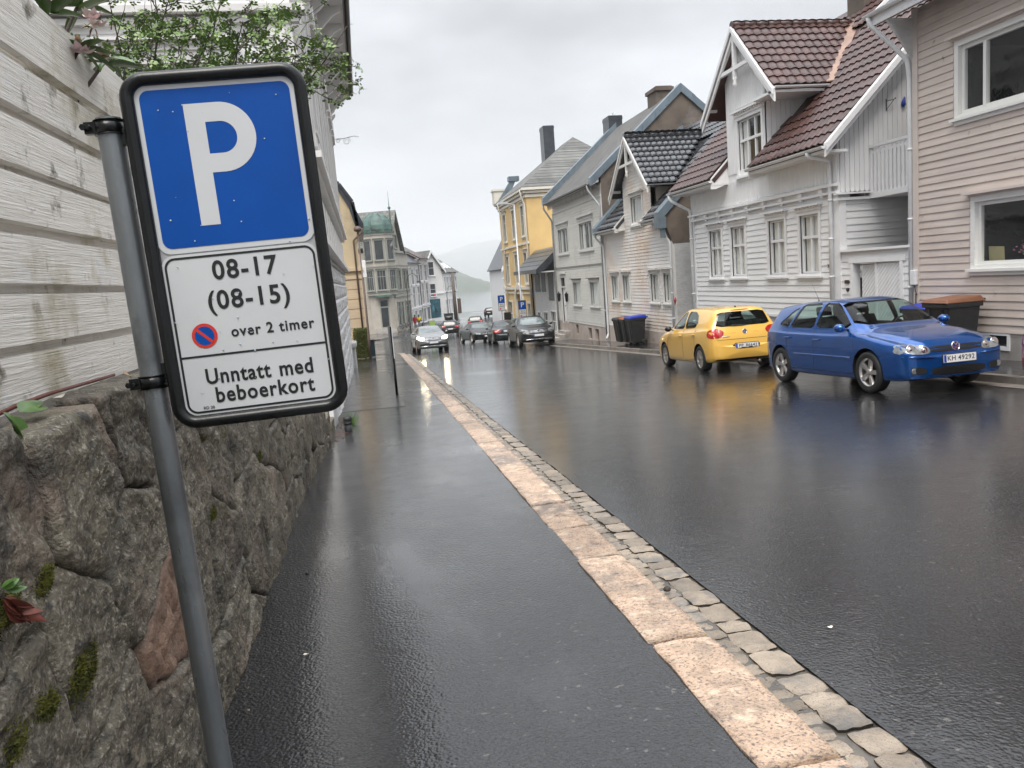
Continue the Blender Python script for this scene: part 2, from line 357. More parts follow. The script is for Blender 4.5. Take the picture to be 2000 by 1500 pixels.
# gutter cobbles
variants = []
for q in range(8):
    mb = MB(); mb.smooth = True; nx, ny = 5, 5; sd_ = q*11.3
    def cp(fx, fy):
        u, v = fx*2-1, fy*2-1; r = max(abs(u),abs(v))
        k = 1.0-0.10*(min(abs(u),abs(v))**2)*r
        h = (1-r**4)*0.5-0.5
        return V((u*0.5*k+mnoise.noise(V((u*2,v*2,sd_)))*0.07*r, v*0.5*k+mnoise.noise(V((u*2,v*2,sd_+5)))*0.07*r, h*0.35+mnoise.noise(V((u*1.6,v*1.6,sd_+2)))*0.22))
    mb.grid(lambda a,b: cp(a,b), nx, ny)
    k = len(mb.v); ring = [i*(ny+1) for i in range(nx+1)]+[nx*(ny+1)+j for j in range(1,ny+1)]+[i*(ny+1)+ny for i in range(nx-1,-1,-1)]+[j for j in range(ny-1,0,-1)]
    for r_ in ring: p = mb.v[r_]; mb.v.append((p[0]*1.02,p[1]*1.02,-1.2))
    for a in range(len(ring)): mb.f.append([ring[a],ring[(a+1)%len(ring)],k+(a+1)%len(ring),k+a]); mb.mi.append(0); mb.sm.append(True)
    variants.append(mb.mesh('cobble','cobble'))
gut = thing('gutter', 'gutter of small worn cobbles between the granite slabs and the asphalt', 'gutter', (1.6,0,gz(0)))
rows = []; rs = random.Random(11)
for row,(xo,wd) in enumerate(((0.215,0.155),(0.075,0.115))):
    Y = 1.0 + row*0.1
    while Y < 45.5:
        ln = rs.uniform(0.13,0.24) if row == 0 else rs.uniform(0.08,0.16)
        rows.append((Y+ln/2, kl(Y)+SLW+xo+rs.uniform(-.012,.012), ln-rs.uniform(0.003,0.014), wd*rs.uniform(0.95,1.1), rs.uniform(-.008,.005) - (0.012 if row else 0), rs.uniform(-.09,.09), rs.randrange(8))); Y += ln
rows.sort(); far = MB(); far.smooth = True
for q,(Y,X,ln,wd,dz,rot,vi) in enumerate(rows):
    mw = Matrix.Translation((X,Y,gz(Y)-0.004+dz*.7)) @ Matrix.Rotation(rot,4,'Z') @ Matrix.Rotation(-0.05,4,'X') @ Matrix.Diagonal((wd,ln,0.05,1))
    if q < 300: mkobj('cobble', variants[vi], gut, mw=mw)
    else:
        me = variants[vi]; far.add([mw @ v.co for v in me.vertices], [tuple(p.vertices) for p in me.polygons])
fo = far.build('far_cobbles','cobble',gut,recalc=False); fo['kind'] = 'stuff'
# right kerb
kr = thing('kerb', 'raised grey granite kerb along the pavement in front of the wooden houses', 'kerb', (KR,10,gz(10)))
Y = 2.0
while Y < 49:
    ln = rs.uniform(0.9,1.3); me = stone_mesh('kerb_stone', lambda t: KR-0.02, lambda t: KR+0.13, Y+.006, Y+ln-.006, lambda t: gz(t)+0.125, lambda t: gz(t)-0.1, 'kerb_grey', amp=0.006, nx=3, ny=5, seed=Y)
    mkobj('kerb_stone', me, kr); Y += ln
strip('gutter_strip', lambda Y: KR-0.32, lambda Y: KR-0.02, YS, 0.0, 'kerb_grey', 1)
# ------------------------------------------------------------------ hills across the fjord
def hill(name, mat, y0, y1, xs, hfun, nx=90, ny=24, amp=12, seed=0, base=-16):
    mb = MB(); mb.smooth = True
    def P(a, b):
        X = xs[0]+(xs[1]-xs[0])*a; Y = y0+(y1-y0)*b
        h = hfun(X)*(math.sin(math.pi*min(1,b*1.0)/2)**0.75 if b < 1 else 1)
        h += (mnoise.fractal(V((X*0.0022,Y*0.0022,seed)),1.0,2.0,5)*amp + mnoise.noise(V((X*0.03,Y*0.03,seed)))*amp*0.22)*min(1,b*3)
        return V((X, Y, base + max(0,h)))
    mb.grid(P, nx, ny); o = mb.build(name, mat, recalc=False); o['kind'] = 'structure'; return o
def interp(pts):
    def f(x):
        if x <= pts[0][0]: return pts[0][1]
        for (a,za),(b,zb) in zip(pts,pts[1:]):
            if x <= b: t=(x-a)/(b-a); t=t*t*(3-2*t); return za+(zb-za)*t
        return pts[-1][1]
    return f
hill('far_mountain','far_forest',6200,8600,(-2800,7800),interp(((-2800,150),(380,190),(800,330),(1300,430),(3700,470),(7800,420))),nx=170,amp=40,seed=4,base=-28)
hill('headland','near_forest',2000,3200,(-1700,480),interp(((-1700,280),(-570,215),(110,176),(280,112),(385,46),(425,0),(480,0))),nx=150,ny=40,amp=24,seed=8,base=-27)
# ------------------------------------------------------------------ building materials
def board_mat(name, col, rough=0.55, rnd=0.05, dirt=(0.30,0.28,0.22), lo=0.60, hi=0.85, var=0.06, along='Y', knots=None, dsc=0.9):
    st = {'Y': (6,0.9,14), 'X': (0.9,6,14), 'Z': (8,8,0.7)}[along]
    sp = [(dirt, dsc, lo, hi)]
    if knots: sp.append((knots, 4.5, 0.66, 0.72))
    return pmat(name, col, rough, var=var, vscale=1.5, bump=0.25, bscale=9, stretch=st, rnd=rnd, spots=sp, bdist=0.006, spec=0.4)
board_mat('white_board', (0.80,0.80,0.795), 0.45, 0.03, (0.60,0.59,0.55), 0.62, 0.9, 0.02)
board_mat('white_board_x', (0.80,0.80,0.795), 0.45, 0.03, (0.60,0.59,0.55), 0.62, 0.9, 0.02, along='X')
board_mat('white_board_z', (0.80,0.80,0.795), 0.45, 0.02, (0.62,0.60,0.57), 0.62, 0.9, 0.02, along='Z')
board_mat('beige_board', (0.58,0.50,0.445), 0.6, 0.05, (0.44,0.36,0.31), 0.55, 0.85, 0.08, knots=(0.36,0.27,0.21))
board_mat('cream_board', (0.76,0.735,0.70), 0.55, 0.03, (0.66,0.52,0.40), 0.44, 0.60, 0.03, dsc=0.32)
board_mat('cream_board_x', (0.72,0.67,0.60), 0.55, 0.03, (0.60,0.46,0.35), 0.42, 0.7, 0.03, along='X')
board_mat('grey_board', (0.62,0.61,0.56), 0.55, 0.04, (0.42,0.40,0.35), 0.55, 0.85, 0.05)
pmat('white_trim', (0.80,0.80,0.80), 0.4, var=0.03, vscale=4, spots=((0.55,0.54,0.50), 2.5, 0.64, 0.85))
pmat('cream_trim', (0.70,0.69,0.655), 0.45, var=0.04, vscale=4, spots=((0.45,0.43,0.38), 2.5, 0.6, 0.85))
pmat('grey_trim', (0.58,0.575,0.55), 0.5, var=0.06, vscale=4, spots=((0.33,0.32,0.29), 2.5, 0.58, 0.82))
pmat('grey_cap', (0.27,0.26,0.245), 0.55, var=0.15, vscale=5)
pmat('beige_trim', (0.60,0.53,0.48), 0.55, var=0.05, vscale=3)
pmat('window_white', (0.78,0.775,0.74), 0.35, var=0.02, vscale=5)
pmat('white_metal', (0.74,0.75,0.75), 0.3, var=0.05, vscale=5, spots=((0.5,0.5,0.49),5,0.65,0.85))
pmat('grey_metal', (0.42,0.43,0.44), 0.35, var=0.1, vscale=6, metal=0.3)
pmat('zinc', (0.17,0.215,0.25), 0.38, var=0.15, vscale=2, metal=0.35, rvar=0.12)
pmat('copper', (0.30,0.19,0.14), 0.4, var=0.2, vscale=2, metal=0.5)
pmat('brown_render', (0.13,0.105,0.085), 0.8, var=0.25, vscale=1.2, bump=0.5, bscale=14, spots=[((0.25,0.23,0.21),0.8,0.58,0.72),((0.065,0.055,0.047),1.6,0.55,0.7)])
pmat('white_masonry', (0.58,0.58,0.57), 0.75, var=0.1, vscale=3, bump=0.8, bscale=9, stretch=(1,1,2), bdist=0.03, spots=((0.38,0.37,0.35),2,0.6,0.8))
pmat('concrete_base', (0.36,0.335,0.31), 0.65, var=0.2, vscale=2.5, bump=0.4, bscale=30, spots=[((0.16,0.15,0.14),1.3,0.55,0.72),((0.50,0.48,0.46),3,0.6,0.7)])
pmat('pink_base', (0.47,0.40,0.35), 0.65, var=0.12, vscale=2, bump=0.3, bscale=25, spots=((0.25,0.22,0.2),1.5,0.58,0.75))
pmat('tile_red', (0.066,0.031,0.026), 0.42, var=0.2, vscale=2, rnd=0.22, bump=0.2, bscale=60, spots=((0.05,0.035,0.034),3,0.55,0.75), coat=0.08, crough=0.2)
pmat('tile_black', (0.032,0.034,0.038), 0.26, var=0.2, vscale=2, rnd=0.22, bump=0.2, bscale=60, coat=0.3, crough=0.15)
pmat('slate_dark', (0.04,0.046,0.055), 0.3, var=0.25, vscale=3, rnd=0.2)
def slate_mat(name, c1, c2, mortar, sc=(3.2,4.5), axis='Y'):
    m = bpy.data.materials.new(name); m.use_nodes = True; MATS[name] = m; n = m.node_tree.nodes; l = m.node_tree.links; b = n['Principled BSDF']
    geo = n.new('ShaderNodeNewGeometry'); sp = n.new('ShaderNodeSeparateXYZ'); l.new(geo.outputs['Position'], sp.inputs[0])
    cb = n.new('ShaderNodeCombineXYZ'); l.new(sp.outputs[axis], cb.inputs[0]); l.new(sp.outputs['Z'], cb.inputs[1])
    br = n.new('ShaderNodeTexBrick'); br.inputs['Scale'].default_value = 1.0; br.inputs['Brick Width'].default_value = 1/sc[0]; br.inputs['Row Height'].default_value = 1/sc[1]
    br.inputs['Mortar Size'].default_value = 0.018; br.inputs['Color1'].default_value = (*c1,1); br.inputs['Color2'].default_value = (*c2,1); br.inputs['Mortar'].default_value = (*mortar,1)
    l.new(cb.outputs[0], br.inputs['Vector'])
    t = n.new('ShaderNodeTexNoise'); t.inputs['Scale'].default_value = 1.2; t.inputs['Detail'].default_value = 6; l.new(geo.outputs['Position'], t.inputs[0])
    mx_ = n.new('ShaderNodeMix'); mx_.data_type = 'RGBA'; mx_.blend_type = 'MULTIPLY'; mx_.inputs[0].default_value = 0.7; l.new(br.outputs['Color'], mx_.inputs[6])
    r_ = n.new('ShaderNodeMapRange'); r_.inputs[1].default_value = .3; r_.inputs[2].default_value = .7; r_.inputs[3].default_value = 0.6; r_.inputs[4].default_value = 1.25; l.new(t.outputs[0], r_.inputs[0]); l.new(r_.outputs[0], mx_.inputs[7])
    l.new(mx_.outputs[2], b.inputs['Base Color']); b.inputs['Roughness'].default_value = 0.65
    bp = n.new('ShaderNodeBump'); bp.inputs['Strength'].default_value = 0.6; bp.inputs['Distance'].default_value = 0.02; l.new(br.outputs['Fac'], bp.inputs['Height']); bp.invert = True; l.new(bp.outputs[0], b.inputs['Normal'])
slate_mat('slate_grey', (0.20,0.20,0.185), (0.13,0.135,0.13), (0.05,0.05,0.05))
slate_mat('slate_old', (0.15,0.143,0.13), (0.095,0.095,0.09), (0.05,0.05,0.05), (4.5,6))
pmat('room_dark', (0.025,0.027,0.03), 0.9)
pmat('curtain', (0.80,0.80,0.77), 0.9, var=0.1, vscale=3, stretch=(9,9,0.4))
pmat('black_metal', (0.015,0.015,0.016), 0.4)
pmat('dark_iron', (0.03,0.03,0.032), 0.5)
pmat('rubber_black', (0.02,0.021,0.022), 0.5, var=0.2, vscale=9, bump=0.1, bscale=80)
glass_mat('pane', (0.94,0.955,0.95), 0.05, droplets=True)
pmat('dark_pane', (0.035,0.04,0.043), 0.06, spec=0.7, var=0.4, vscale=0.9)
# ------------------------------------------------------------------ building helpers
_wedge = MB(); _wedge.add([(0,0,0),(1,0,0),(1,1,0),(0,1,0),(0,0,1),(1,0,1),(1,1,.3),(0,1,.3)], [(0,1,2,3),(4,5,6,7),(0,1,5,4),(1,2,6,5),(2,3,7,6),(3,0,4,7)])
WEDGE = {}
def wedge(mat):
    if mat not in WEDGE: WEDGE[mat] = _wedge.mesh('board', mat)
    return WEDGE[mat]
def fmat(fr, u, h, d, su, sh, sd_):
    o = fr(u,h,d); m = Matrix.Identity(4)
    for i in range(3): m[i][0] = fr.U[i]*su; m[i][1] = (0,0,1)[i]*sh; m[i][2] = fr.N[i]*sd_; m[i][3] = o[i]
    return m
def clapboards(parent, fr, u0, u1, h0, h1, pitch, holes, mat, thick=0.028, clip=None, name='board', rr=random.Random(5)):
    """overlapping boards; holes = (u0,u1,h0,h1); clip(h) -> (u_lo,u_hi) for gables"""
    h = h0
    while h < h1-0.02:
        hh = min(pitch, h1-h); a, b = u0, u1
        if clip:
            c0, c1 = clip(h+hh*0.5); a, b = max(a,c0), min(b,c1)
        segs = [(a,b)] if b-a > 0.03 else []
        for (p,q,r,s) in holes:
            if r < h+hh*0.6 and s > h+hh*0.4:
                ns = []
                for (x,y_) in segs:
                    if q <= x or p >= y_: ns.append((x,y_)); continue
                    if p-x > 0.02: ns.append((x,p))
                    if y_-q > 0.02: ns.append((q,y_))
                segs = ns
        for (x,y_) in segs:
            j = rr.uniform(-.002,.002); t = thick*rr.uniform(0.9,1.1)
            mkobj(name, wedge(mat), parent, mw=fmat(fr, x, h+j, 0.0, y_-x, hh*1.06, t))
        h += pitch
def wall_panels(fr, u0, u1, h0, h1, holes, th=0.25, top=None):
    """solid wall with real openings"""
    us = sorted(set([u0,u1]+[x for o in holes for x in o[:2] if u0 < x < u1])); hs = sorted(set([h0,h1]+[x for o in holes for x in o[2:] if h0 < x < h1]))
    mb = MB()
    for a,b in zip(us,us[1:]):
        run = None
        for c,d in zip(hs,hs[1:]):
            if any(o[0]-1e-6 <= a and b <= o[1]+1e-6 and o[2]-1e-6 <= c and d <= o[3]+1e-6 for o in holes):
                if run: mb.fbox(fr,a,b,run[0],run[1],-th,0); run = None
            else: run = (run[0],d) if run else (c,d)
        if run: mb.fbox(fr,a,b,run[0],run[1],-th,0)
    return mb
def window(parent, fr_, u0, u1, h0, h1,  cols=2, rows=(0.62,), trim='window_white', casing=0.09, sill=True, cap=None, curtain=True, capmat=None, glass='pane', proud=0.045, bar=0.045, label=None, sash=0.05, cw=None, name='window', room=0.6, surf=0.0):
    """u0..h1 is the glazed opening (sash included). One mesh for casing and sash, one per pane, curtain and dark room behind"""
    fr = fr_
    if surf: fr = frame(fr_.o+fr_.N*surf, fr_.U, fr_.N)
    mb = MB(); c = casing; dn = -0.07
    for a,b,p,q in ((u0-c,u0,h0-c*0.6,h1+c),(u1,u1+c,h0-c*0.6,h1+c),(u0,u1,h1,h1+c),(u0,u1,h0-c*0.6,h0)): mb.fbox(fr,a,b,p,q,-0.10,proud)
    s = sash
    for a,b,p,q in ((u0+.003,u0+s,h0+.003,h1-.003),(u1-s,u1-.003,h0+.003,h1-.003),(u0+s,u1-s,h1-s,h1-.003),(u0+s,u1-s,h0+.003,h0+s)): mb.fbox(fr,a,b,p,q,dn-.027,dn+0.04)
    ue = [u0+s]; W_ = (u1-u0-2*s)
    ux = [u0+s + W_*k/cols for k in range(1,cols)]
    hx = [h0 + (h1-h0)*r for r in rows]
    for x in ux: mb.fbox(fr,x-bar/2,x+bar/2,h0+s,h1-s,dn-.03,dn+.035)
    for x in hx: mb.fbox(fr,u0+s,u1-s,x-bar*0.6,x+bar*0.6,dn-.028,dn+.045)
    if sill: mb.fbox(fr,u0-c-0.05,u1+c+0.05,h0-c*0.6-0.05,h0-c*0.6,-0.08,proud+0.07); mb.fbox(fr,u0-c,u1+c,h0-c*0.6-0.12,h0-c*0.6-0.05,-0.02,proud+0.01)
    w = mb.build(name, trim, parent)
    if label: w['label'] = label
    if cap:
        m2 = MB(); m2.fbox(fr,u0-c-0.03,u1+c+0.03,h1+c,h1+c+cap*0.6,0,proud+0.03); m2.fbox(fr,u0-c-0.10,u1+c+0.10,h1+c+cap*0.6,h1+c+cap*0.6+0.045,0,proud+0.12)
        if cap > 0.13:
            nn = max(3,int((u1-u0+2*c)/0.12))
            for k in range(nn): t = u0-c+(u1-u0+2*c)*(k+.5)/nn; m2.fbox(fr,t-.025,t+.025,h1+c+cap*0.35,h1+c+cap*0.6,proud+.03,proud+.07)
        m2.build('cap', capmat or trim, w)
    ce = [u0+s]+ux+[u1-s]; he = [h0+s]+hx+[h1-s]
    for a,b in zip(ce,ce[1:]):
        for p,q in zip(he,he[1:]):
            m3 = MB(); (m3.quad(fr(a,p,dn),fr(b,p,dn),fr(b,q,dn),fr(a,q,dn)) if glass == 'pane' else m3.fbox(fr,a,b,p,q,dn-0.004,dn+0.004)); m3.build('pane', glass, w)
    if glass == 'pane':
        m4 = MB()   # dark room recess
        d = -room; u0 += .006; u1 -= .006; h0 += .006; h1 -= .006
        m4.quad(fr(u0,h0,d),fr(u1,h0,d),fr(u1,h1,d),fr(u0,h1,d))
        for a,b in (((u0,h0),(u1,h0)),((u1,h0),(u1,h1)),((u1,h1),(u0,h1)),((u0,h1),(u0,h0))): m4.quad(fr(*a,-0.10),fr(*b,-0.10),fr(*b,d),fr(*a,d))
        m4.build('room', 'room_dark', w, recalc=False)
        if curtain:
            m5 = MB(); m5.smooth = True; f_ = cw or 0.30
            spans = ((u0+.02,u0+(u1-u0)*f_),(u1-(u1-u0)*f_,u1-.02)) if f_ < 0.5 else ((u0+.02,u1-.02),)
            for a,b in spans: m5.grid(lambda x,y_: fr(a+(b-a)*x,h0+.02+(h1-h0-.04)*y_,-0.135+0.014*math.sin(x*(b-a)*70)), max(8,int((b-a)*50)), 1)
            m5.build('curtain','curtain',w,recalc=False)
    return w
def pipe(parent, pts, r, mat, name='downpipe', n=10, clamps=0):
    mb = MB(); P = [V(p) for p in pts]; Q = [P[0]]
    for a,b,c in zip(P,P[1:],P[2:]):
        k = min(0.09,(b-a).length/2.2,(c-b).length/2.2); s_ = b-(b-a).normalized()*k; e_ = b+(c-b).normalized()*k
        for t in (0,.33,.67,1): Q.append((1-t)*(1-t)*s_+2*t*(1-t)*b+t*t*e_)
    Q.append(P[-1]); mb.tube(Q, r, n)
    for k in range(clamps):
        t = (k+1)/(clamps+1); a,b = P[-2],P[-1]; p = a+(b-a)*t; mb.lathe(p-(b-a).normalized()*0.02,[(r*1.25,0),(r*1.25,0.04)],n,axis=(b-a).normalized())
    return mb.build(name, mat, parent)
def gutter(parent, a, b, mat, r=0.06, name='roof_gutter'):
    a = V(a); b = V(b); t = (b-a).normalized(); x = t.cross(V((0,0,1))).normalized(); mb = MB(); mb.smooth = True
    n = 8
    for k,(rr_) in enumerate((r, r-0.006)):
        mb.grid(lambda i,j: (a if i < .5 else b) + x*rr_*math.cos(math.pi*(1+j)) + V((0,0,1))*rr_*math.sin(math.pi*(1+j)), 1, n)
    for e in (a,b): mb.add([e]+[e + x*r*math.cos(math.pi*(1+j/n)) + V((0,0,1))*r*math.sin(math.pi*(1+j/n)) for j in range(n+1)], [[0,j+1,j+2] for j in range(n)])
    return mb.build(name, mat, parent, recalc=False)
# pantile: profile across u (width 1), rising 1 along v, thickness
def tile_mesh(mat):
    mb = MB(); mb.smooth = True; nu, nv = 10, 2
    prof = lambda u: 0.16*(0.5-0.5*math.cos(2*math.pi*u))**0.8 if u < 1 else 0.0
    for k,off in enumerate((0,-0.10)):
        mb.grid(lambda a,b: V((a*1.04, b*1.08, prof(min(a,0.999))*1.0 + off + (1-b)*0.16)), nu, nv)
    k = (nu+1)*(nv+1)
    for i in range(nu): a = i*(nv+1); mb.f.append([a,a+nv+1,k+a+nv+1,k+a]); mb.mi.append(0); mb.sm.append(False)
    return mb.mesh('roof_tile', mat)
TILE = {}
def tiles(parent, o, U, S, nu_, nv_, w, hgt, mat, keep=lambda c: True, stuff=None):
    """o = lower start corner; U along the eave, S up the slope. stuff: MB that receives geometry instead of objects"""
    if mat not in TILE: TILE[mat] = tile_mesh(mat)
    U = V(U).normalized(); S = V(S).normalized(); Nn = U.cross(S)
    if Nn.z < 0: Nn = -Nn
    for r in range(nv_):
        for c in range(nu_):
            p = V(o)+U*(w*c)+S*(hgt*r)
            if not keep(p+U*w/2+S*hgt/2): continue
            m = Matrix.Identity(4)
            for i in range(3): m[i][0] = U[i]*w; m[i][1] = S[i]*hgt; m[i][2] = Nn[i]*w*0.9; m[i][3] = p[i]
            if stuff is not None:
                me = TILE[mat]; stuff.smooth = True; stuff.add([m @ v.co for v in me.vertices],[tuple(q.vertices) for q in me.polygons])
            else: mkobj('roof_tile', TILE[mat], parent, mw=m)
FX = 11.0
RF = frame((FX,0,0),(0,1,0),(-1,0,0))       # right-hand house fronts: u = world Y
def slab(mb, pts, th):
    """roof plane given by 4 points (lower a,b upper c,d), thickness th below"""
    p = [V(q) for q in pts]; n_ = (p[1]-p[0]).cross(p[3]-p[0]).normalized()
    if n_.z < 0: n_ = -n_
    mb.hexa([q-n_*th for q in p]+p)
# ================================================================== BEIGE HOUSE (nearest on the right)
hb = thing('wooden_house', 'pinkish beige clapboard house with large casement windows beside the white gate', 'house', (FX,10,gz(10)))
holes = [(11.0,13.02,3.9,5.16),(10.5,12.62,1.16,2.36)]
bh = holes+[(11.8,12.42,-0.34,0.0)]
wall_panels(RF,4.0,14.2,-0.05,6.15,holes).build('wall','beige_board',hb)
fb = wall_panels(RF,4.0,14.2,gz(4)-0.2 if False else -1.1,-0.05,[(11.83,12.40,-0.27,-0.04)],0.22); fo = fb.build('foundation','concrete_base',hb)
mb = MB(); mb.fbox(RF,4.0,14.2,-0.05,6.15,-8,-2.25); mb.build('back_wall','beige_board',hb)
clapboards(hb,RF,4.0,14.05,0.0,6.12,0.14,[(a-.10,b+.10,c-.10,d+.12) for a,b,c,d in holes],'beige_board')
mb = MB(); mb.fbox(RF,14.05,14.2,0.0,6.15,0,0.045); mb.box((FX-0.03,14.2,0.0),(FX+0.12,14.225,6.15)); mb.build('corner_board','beige_trim',hb)
window(hb,RF,11.0,12.98,3.93,5.13,cols=1,rows=(),trim='window_white',casing=0.10,curtain=False,sash=0.07,cap=0.06,capmat='beige_trim',room=2.0)
mb = MB(); mb.fbox(RF,12.40,12.47,3.98,5.08,-0.1,-0.02); mb.build('mullion','window_white',hb)
window(hb,RF,10.5,12.58,1.2,2.33,cols=1,rows=(),trim='window_white',casing=0.10,curtain=False,sash=0.07,cap=0.06,capmat='beige_trim',room=1.5)
mb = MB()   # cellar window
for a,b,p,q in ((11.80,11.86,-.31,.0),(12.37,12.43,-.31,.0),(11.86,12.37,-.05,.0),(11.86,12.37,-.31,-.25)): mb.fbox(RF,a,b,p,q,-.1,.02)
cw_ = mb.build('cellar_window','white_trim',hb); mb = MB(); mb.fbox(RF,11.86,12.37,-.25,-.05,-.12,-.10); mb.build('pane','dark_pane',cw_)
mb = MB()   # roof, soffit, fascia: eave overhangs the street and the side
slab(mb,[(FX-.62,3.5,6.12),(FX-.62,14.68,6.12),(FX+4.6,14.68,10.6),(FX+4.6,3.5,10.6)],0.16); mb.build('roof','tile_black',hb)
mb = MB(); mb.box((FX-.64,3.5,5.98),(FX-.60,14.70,6.2)); mb.prism([(FX-.62,14.66,5.99),(FX-.62,14.66,6.2),(FX+4.6,14.66,10.7),(FX+4.6,14.66,10.45)],(0,0.05,0)); mb.build('fascia','white_trim',hb)
gutter(hb,(FX-.70,3.5,6.2),(FX-.70,14.72,6.2),'white_metal')
pipe(hb,[(FX-.70,14.60,6.15),(FX-.66,14.58,6.0),(FX-.10,14.26,5.25),(FX-.05,14.26,4.9),(FX-.05,14.26,gz(14)+.15)],0.045,'white_metal',clamps=3)
mb = MB(); mb.prism([(FX-.60,14.23,6.0),(FX,14.23,6.0),(FX,14.23,5.2)],(0,-0.06,0)); mb.build('eave_bracket','white_masonry',hb)
mb = MB(); mb.fbox(RF,14.06,14.20,.86,1.16,.045,.13); mb.build('meter_box','white_metal',hb,bevel=.01)
pipe(hb,[(FX-.09,14.12,.86),(FX-.09,14.05,.66),(FX-.05,14.12,.70),(FX-.045,14.13,.1)],0.012,'dark_iron',name='cable',n=6)
# pot of flowers and a card on the lower sill
fl = thing('flower_pot','small pot of pink flowers behind the large lower window pane','plant',(FX+.22,11.66,1.27))
mb = MB(); mb.lathe((FX+.22,11.66,1.27),[(.05,0),(.065,.12),(.07,.12)],12); mb.build('pot','tile_red',fl)
pmat('petal_pink',(0.62,0.25,0.36),.7,var=.3,vscale=40); pmat('leaf_green',(0.05,0.11,0.03),.5,var=.4,vscale=30)
mb = MB(); rq = random.Random(2)
for k in range(60):
    p = V((FX+.22+rq.gauss(0,.05),11.66+rq.gauss(0,.08),1.45+rq.gauss(0,.045))); a = V((rq.uniform(-1,1),rq.uniform(-1,1),rq.uniform(-1,1))).normalized()*.025; b = a.cross(V((.3,.5,.8))).normalized()*.025; mb.cur = 0 if k%3 else 1; mb.quad(p-a,p-b,p+a,p+b)
mb.build('blossom',['petal_pink','leaf_green'],fl,recalc=False)
cd_ = MB(); cd_.prism([onX(1931,481,FX+.2),onX(1961,481,FX+.2),onX(1962,508,FX+.2),onX(1932,509,FX+.2)],(0.01,0,0)); pmat('card',(0.40,0.35,0.18),.8); tag(cd_.build('card','card'),'plain yellowish card propped inside the large lower window','card')
# ================================================================== GATE between beige and white house
gt = thing('gate_wall','white gate wall with diagonal board gate leaf between the two houses','gate',(FX,15.4,gz(15.4)))
gtop = 1.34
gh = [(14.62,16.20,gz(15.4)+0.1,gtop)]
wall_panels(RF,14.26,16.78,gz(15.4)-.1,1.62,gh,0.14).build('wall','white_board',gt)
clapboards(gt,RF,14.30,16.66,gz(15)+.35,1.60,0.15,[(14.52,16.30,-2,1.46)],'white_board',thick=.024)
mb = MB(); mb.fbox(RF,14.24,16.66,1.62,1.67,-.2,.10); mb.fbox(RF,14.45,16.36,1.36,1.47,0,.05); mb.fbox(RF,14.52,14.62,-.6,1.36,0,.045); mb.fbox(RF,16.20,16.30,-.6,1.36,0,.045); mb.build('trim','white_trim',gt)
def leaf(u0,u1,h0,h1,d,name,ang=45):
    mb = MB(); mb.fbox(RF,u0,u1,h0,h1,d-.04,d-.012)
    lf = mb.build(name,'white_board_z',gt); w_ = .105; k = -((h1-h0)); 
    while k < (u1-u0):
        # diagonal board: line u = u0+k+t, h = h1-t ... clipped to the leaf
        pts = []
        for e in (k, k+w_-.016):
            t0 = max(0,-e); t1 = min(h1-h0,(u1-u0)-e)
            pts.append((e,t0,t1))
        (e0,a0,a1),(e1,b0,b1) = pts
        if a1 > a0 and b1 > b0:
            q = [(u0+e0+a0,h1-a0),(u0+e0+a1,h1-a1),(u0+e1+b1,h1-b1),(u0+e1+b0,h1-b0)]
            m = MB(); m.prism([RF(u,h,d-.012) for u,h in q],RF.N*.018); m.build('board','white_board_z',lf)
        k += w_
    return lf
leaf(14.64,15.42,gz(15)+.12,1.33,-.02,'gate_leaf')
leaf(15.48,16.05,gz(15)+.12,1.30,-.09,'gate_leaf')
mb = MB(); mb.fbox(RF,15.42,15.48,gz(15)+.1,1.34,-.06,.0); mb.build('gate_post','white_trim',gt)
mb = MB(); mb.fbox(RF,16.36,16.52,.90,.98,.03,.045); o_ = mb.build('name_plate','tile_red',gt); mb = MB(); mb.lathe(RF(16.42,.76,.02),[(.045,0),(.045,.03),(.02,.04)],12,axis=RF.N); mb.build('doorbell','dark_iron',gt)
# passage behind the gate
mb = MB(); mb.box((FX+3.2,14.2,-1),(FX+3.4,16.8,7)); tag(mb.build('courtyard_wall','brown_render'),'dark rendered wall closing the passage behind the white gate','wall')
# ================================================================== WHITE HOUSE
hw = thing('wooden_house','white clapboard house with red tiled roof, street gable and carved window heads','house',(FX,20.8,gz(20.8)))
W4 = [(22.80,23.66,1.16,2.60),(21.30,22.17,1.16,2.60),(19.11,19.96,1.16,2.60),(17.55,18.40,1.16,2.60)]
DW = (20.05,21.40,4.02,5.52)
wall_panels(RF,16.70,24.9,0.05,4.2,W4+[(20.05,21.40,4.02,4.2)]).build('wall','white_board',hw)
mb = wall_panels(RF,16.74,24.86,-1.6,0.05,[(22.0,22.7,-.75,-.15),(18.9,19.7,-.6,-.02)],0.2); mb.build('foundation','white_masonry',hw)
for a,b,c,d in ((22.0,22.7,-.75,-.15),(18.9,19.7,-.6,-.02)):
    m = MB(); m.fbox(RF,a,b,c,d,-.12,-.1); g_ = m.build('cellar_grille','dark_pane',hw)
    m = MB()
    for k in range(9): t = a+(b-a)*k/8; m.fbox(RF,t-.008,t+.008,c,d,-.09,-.075)
    for k in range(7): t = c+(d-c)*k/6; m.fbox(RF,a,b,t-.006,t+.006,-.075,-.06)
    m.build('grille','grey_metal',g_)
mb = MB(); mb.box((FX+.66,16.76,-1.2),(FX+8,24.88,4.2)); mb.build('inner_wall','white_board_x',hw)
cl_h = [(a-.10,b+.10,c-.28,d+.38) for a,b,c,d in W4]
clapboards(hw,RF,17.00,24.75,0.10,2.95,0.155,[(a-.10,b+.10,c-.10,d+.12) for a,b,c,d in W4],'white_board',thick=.032)
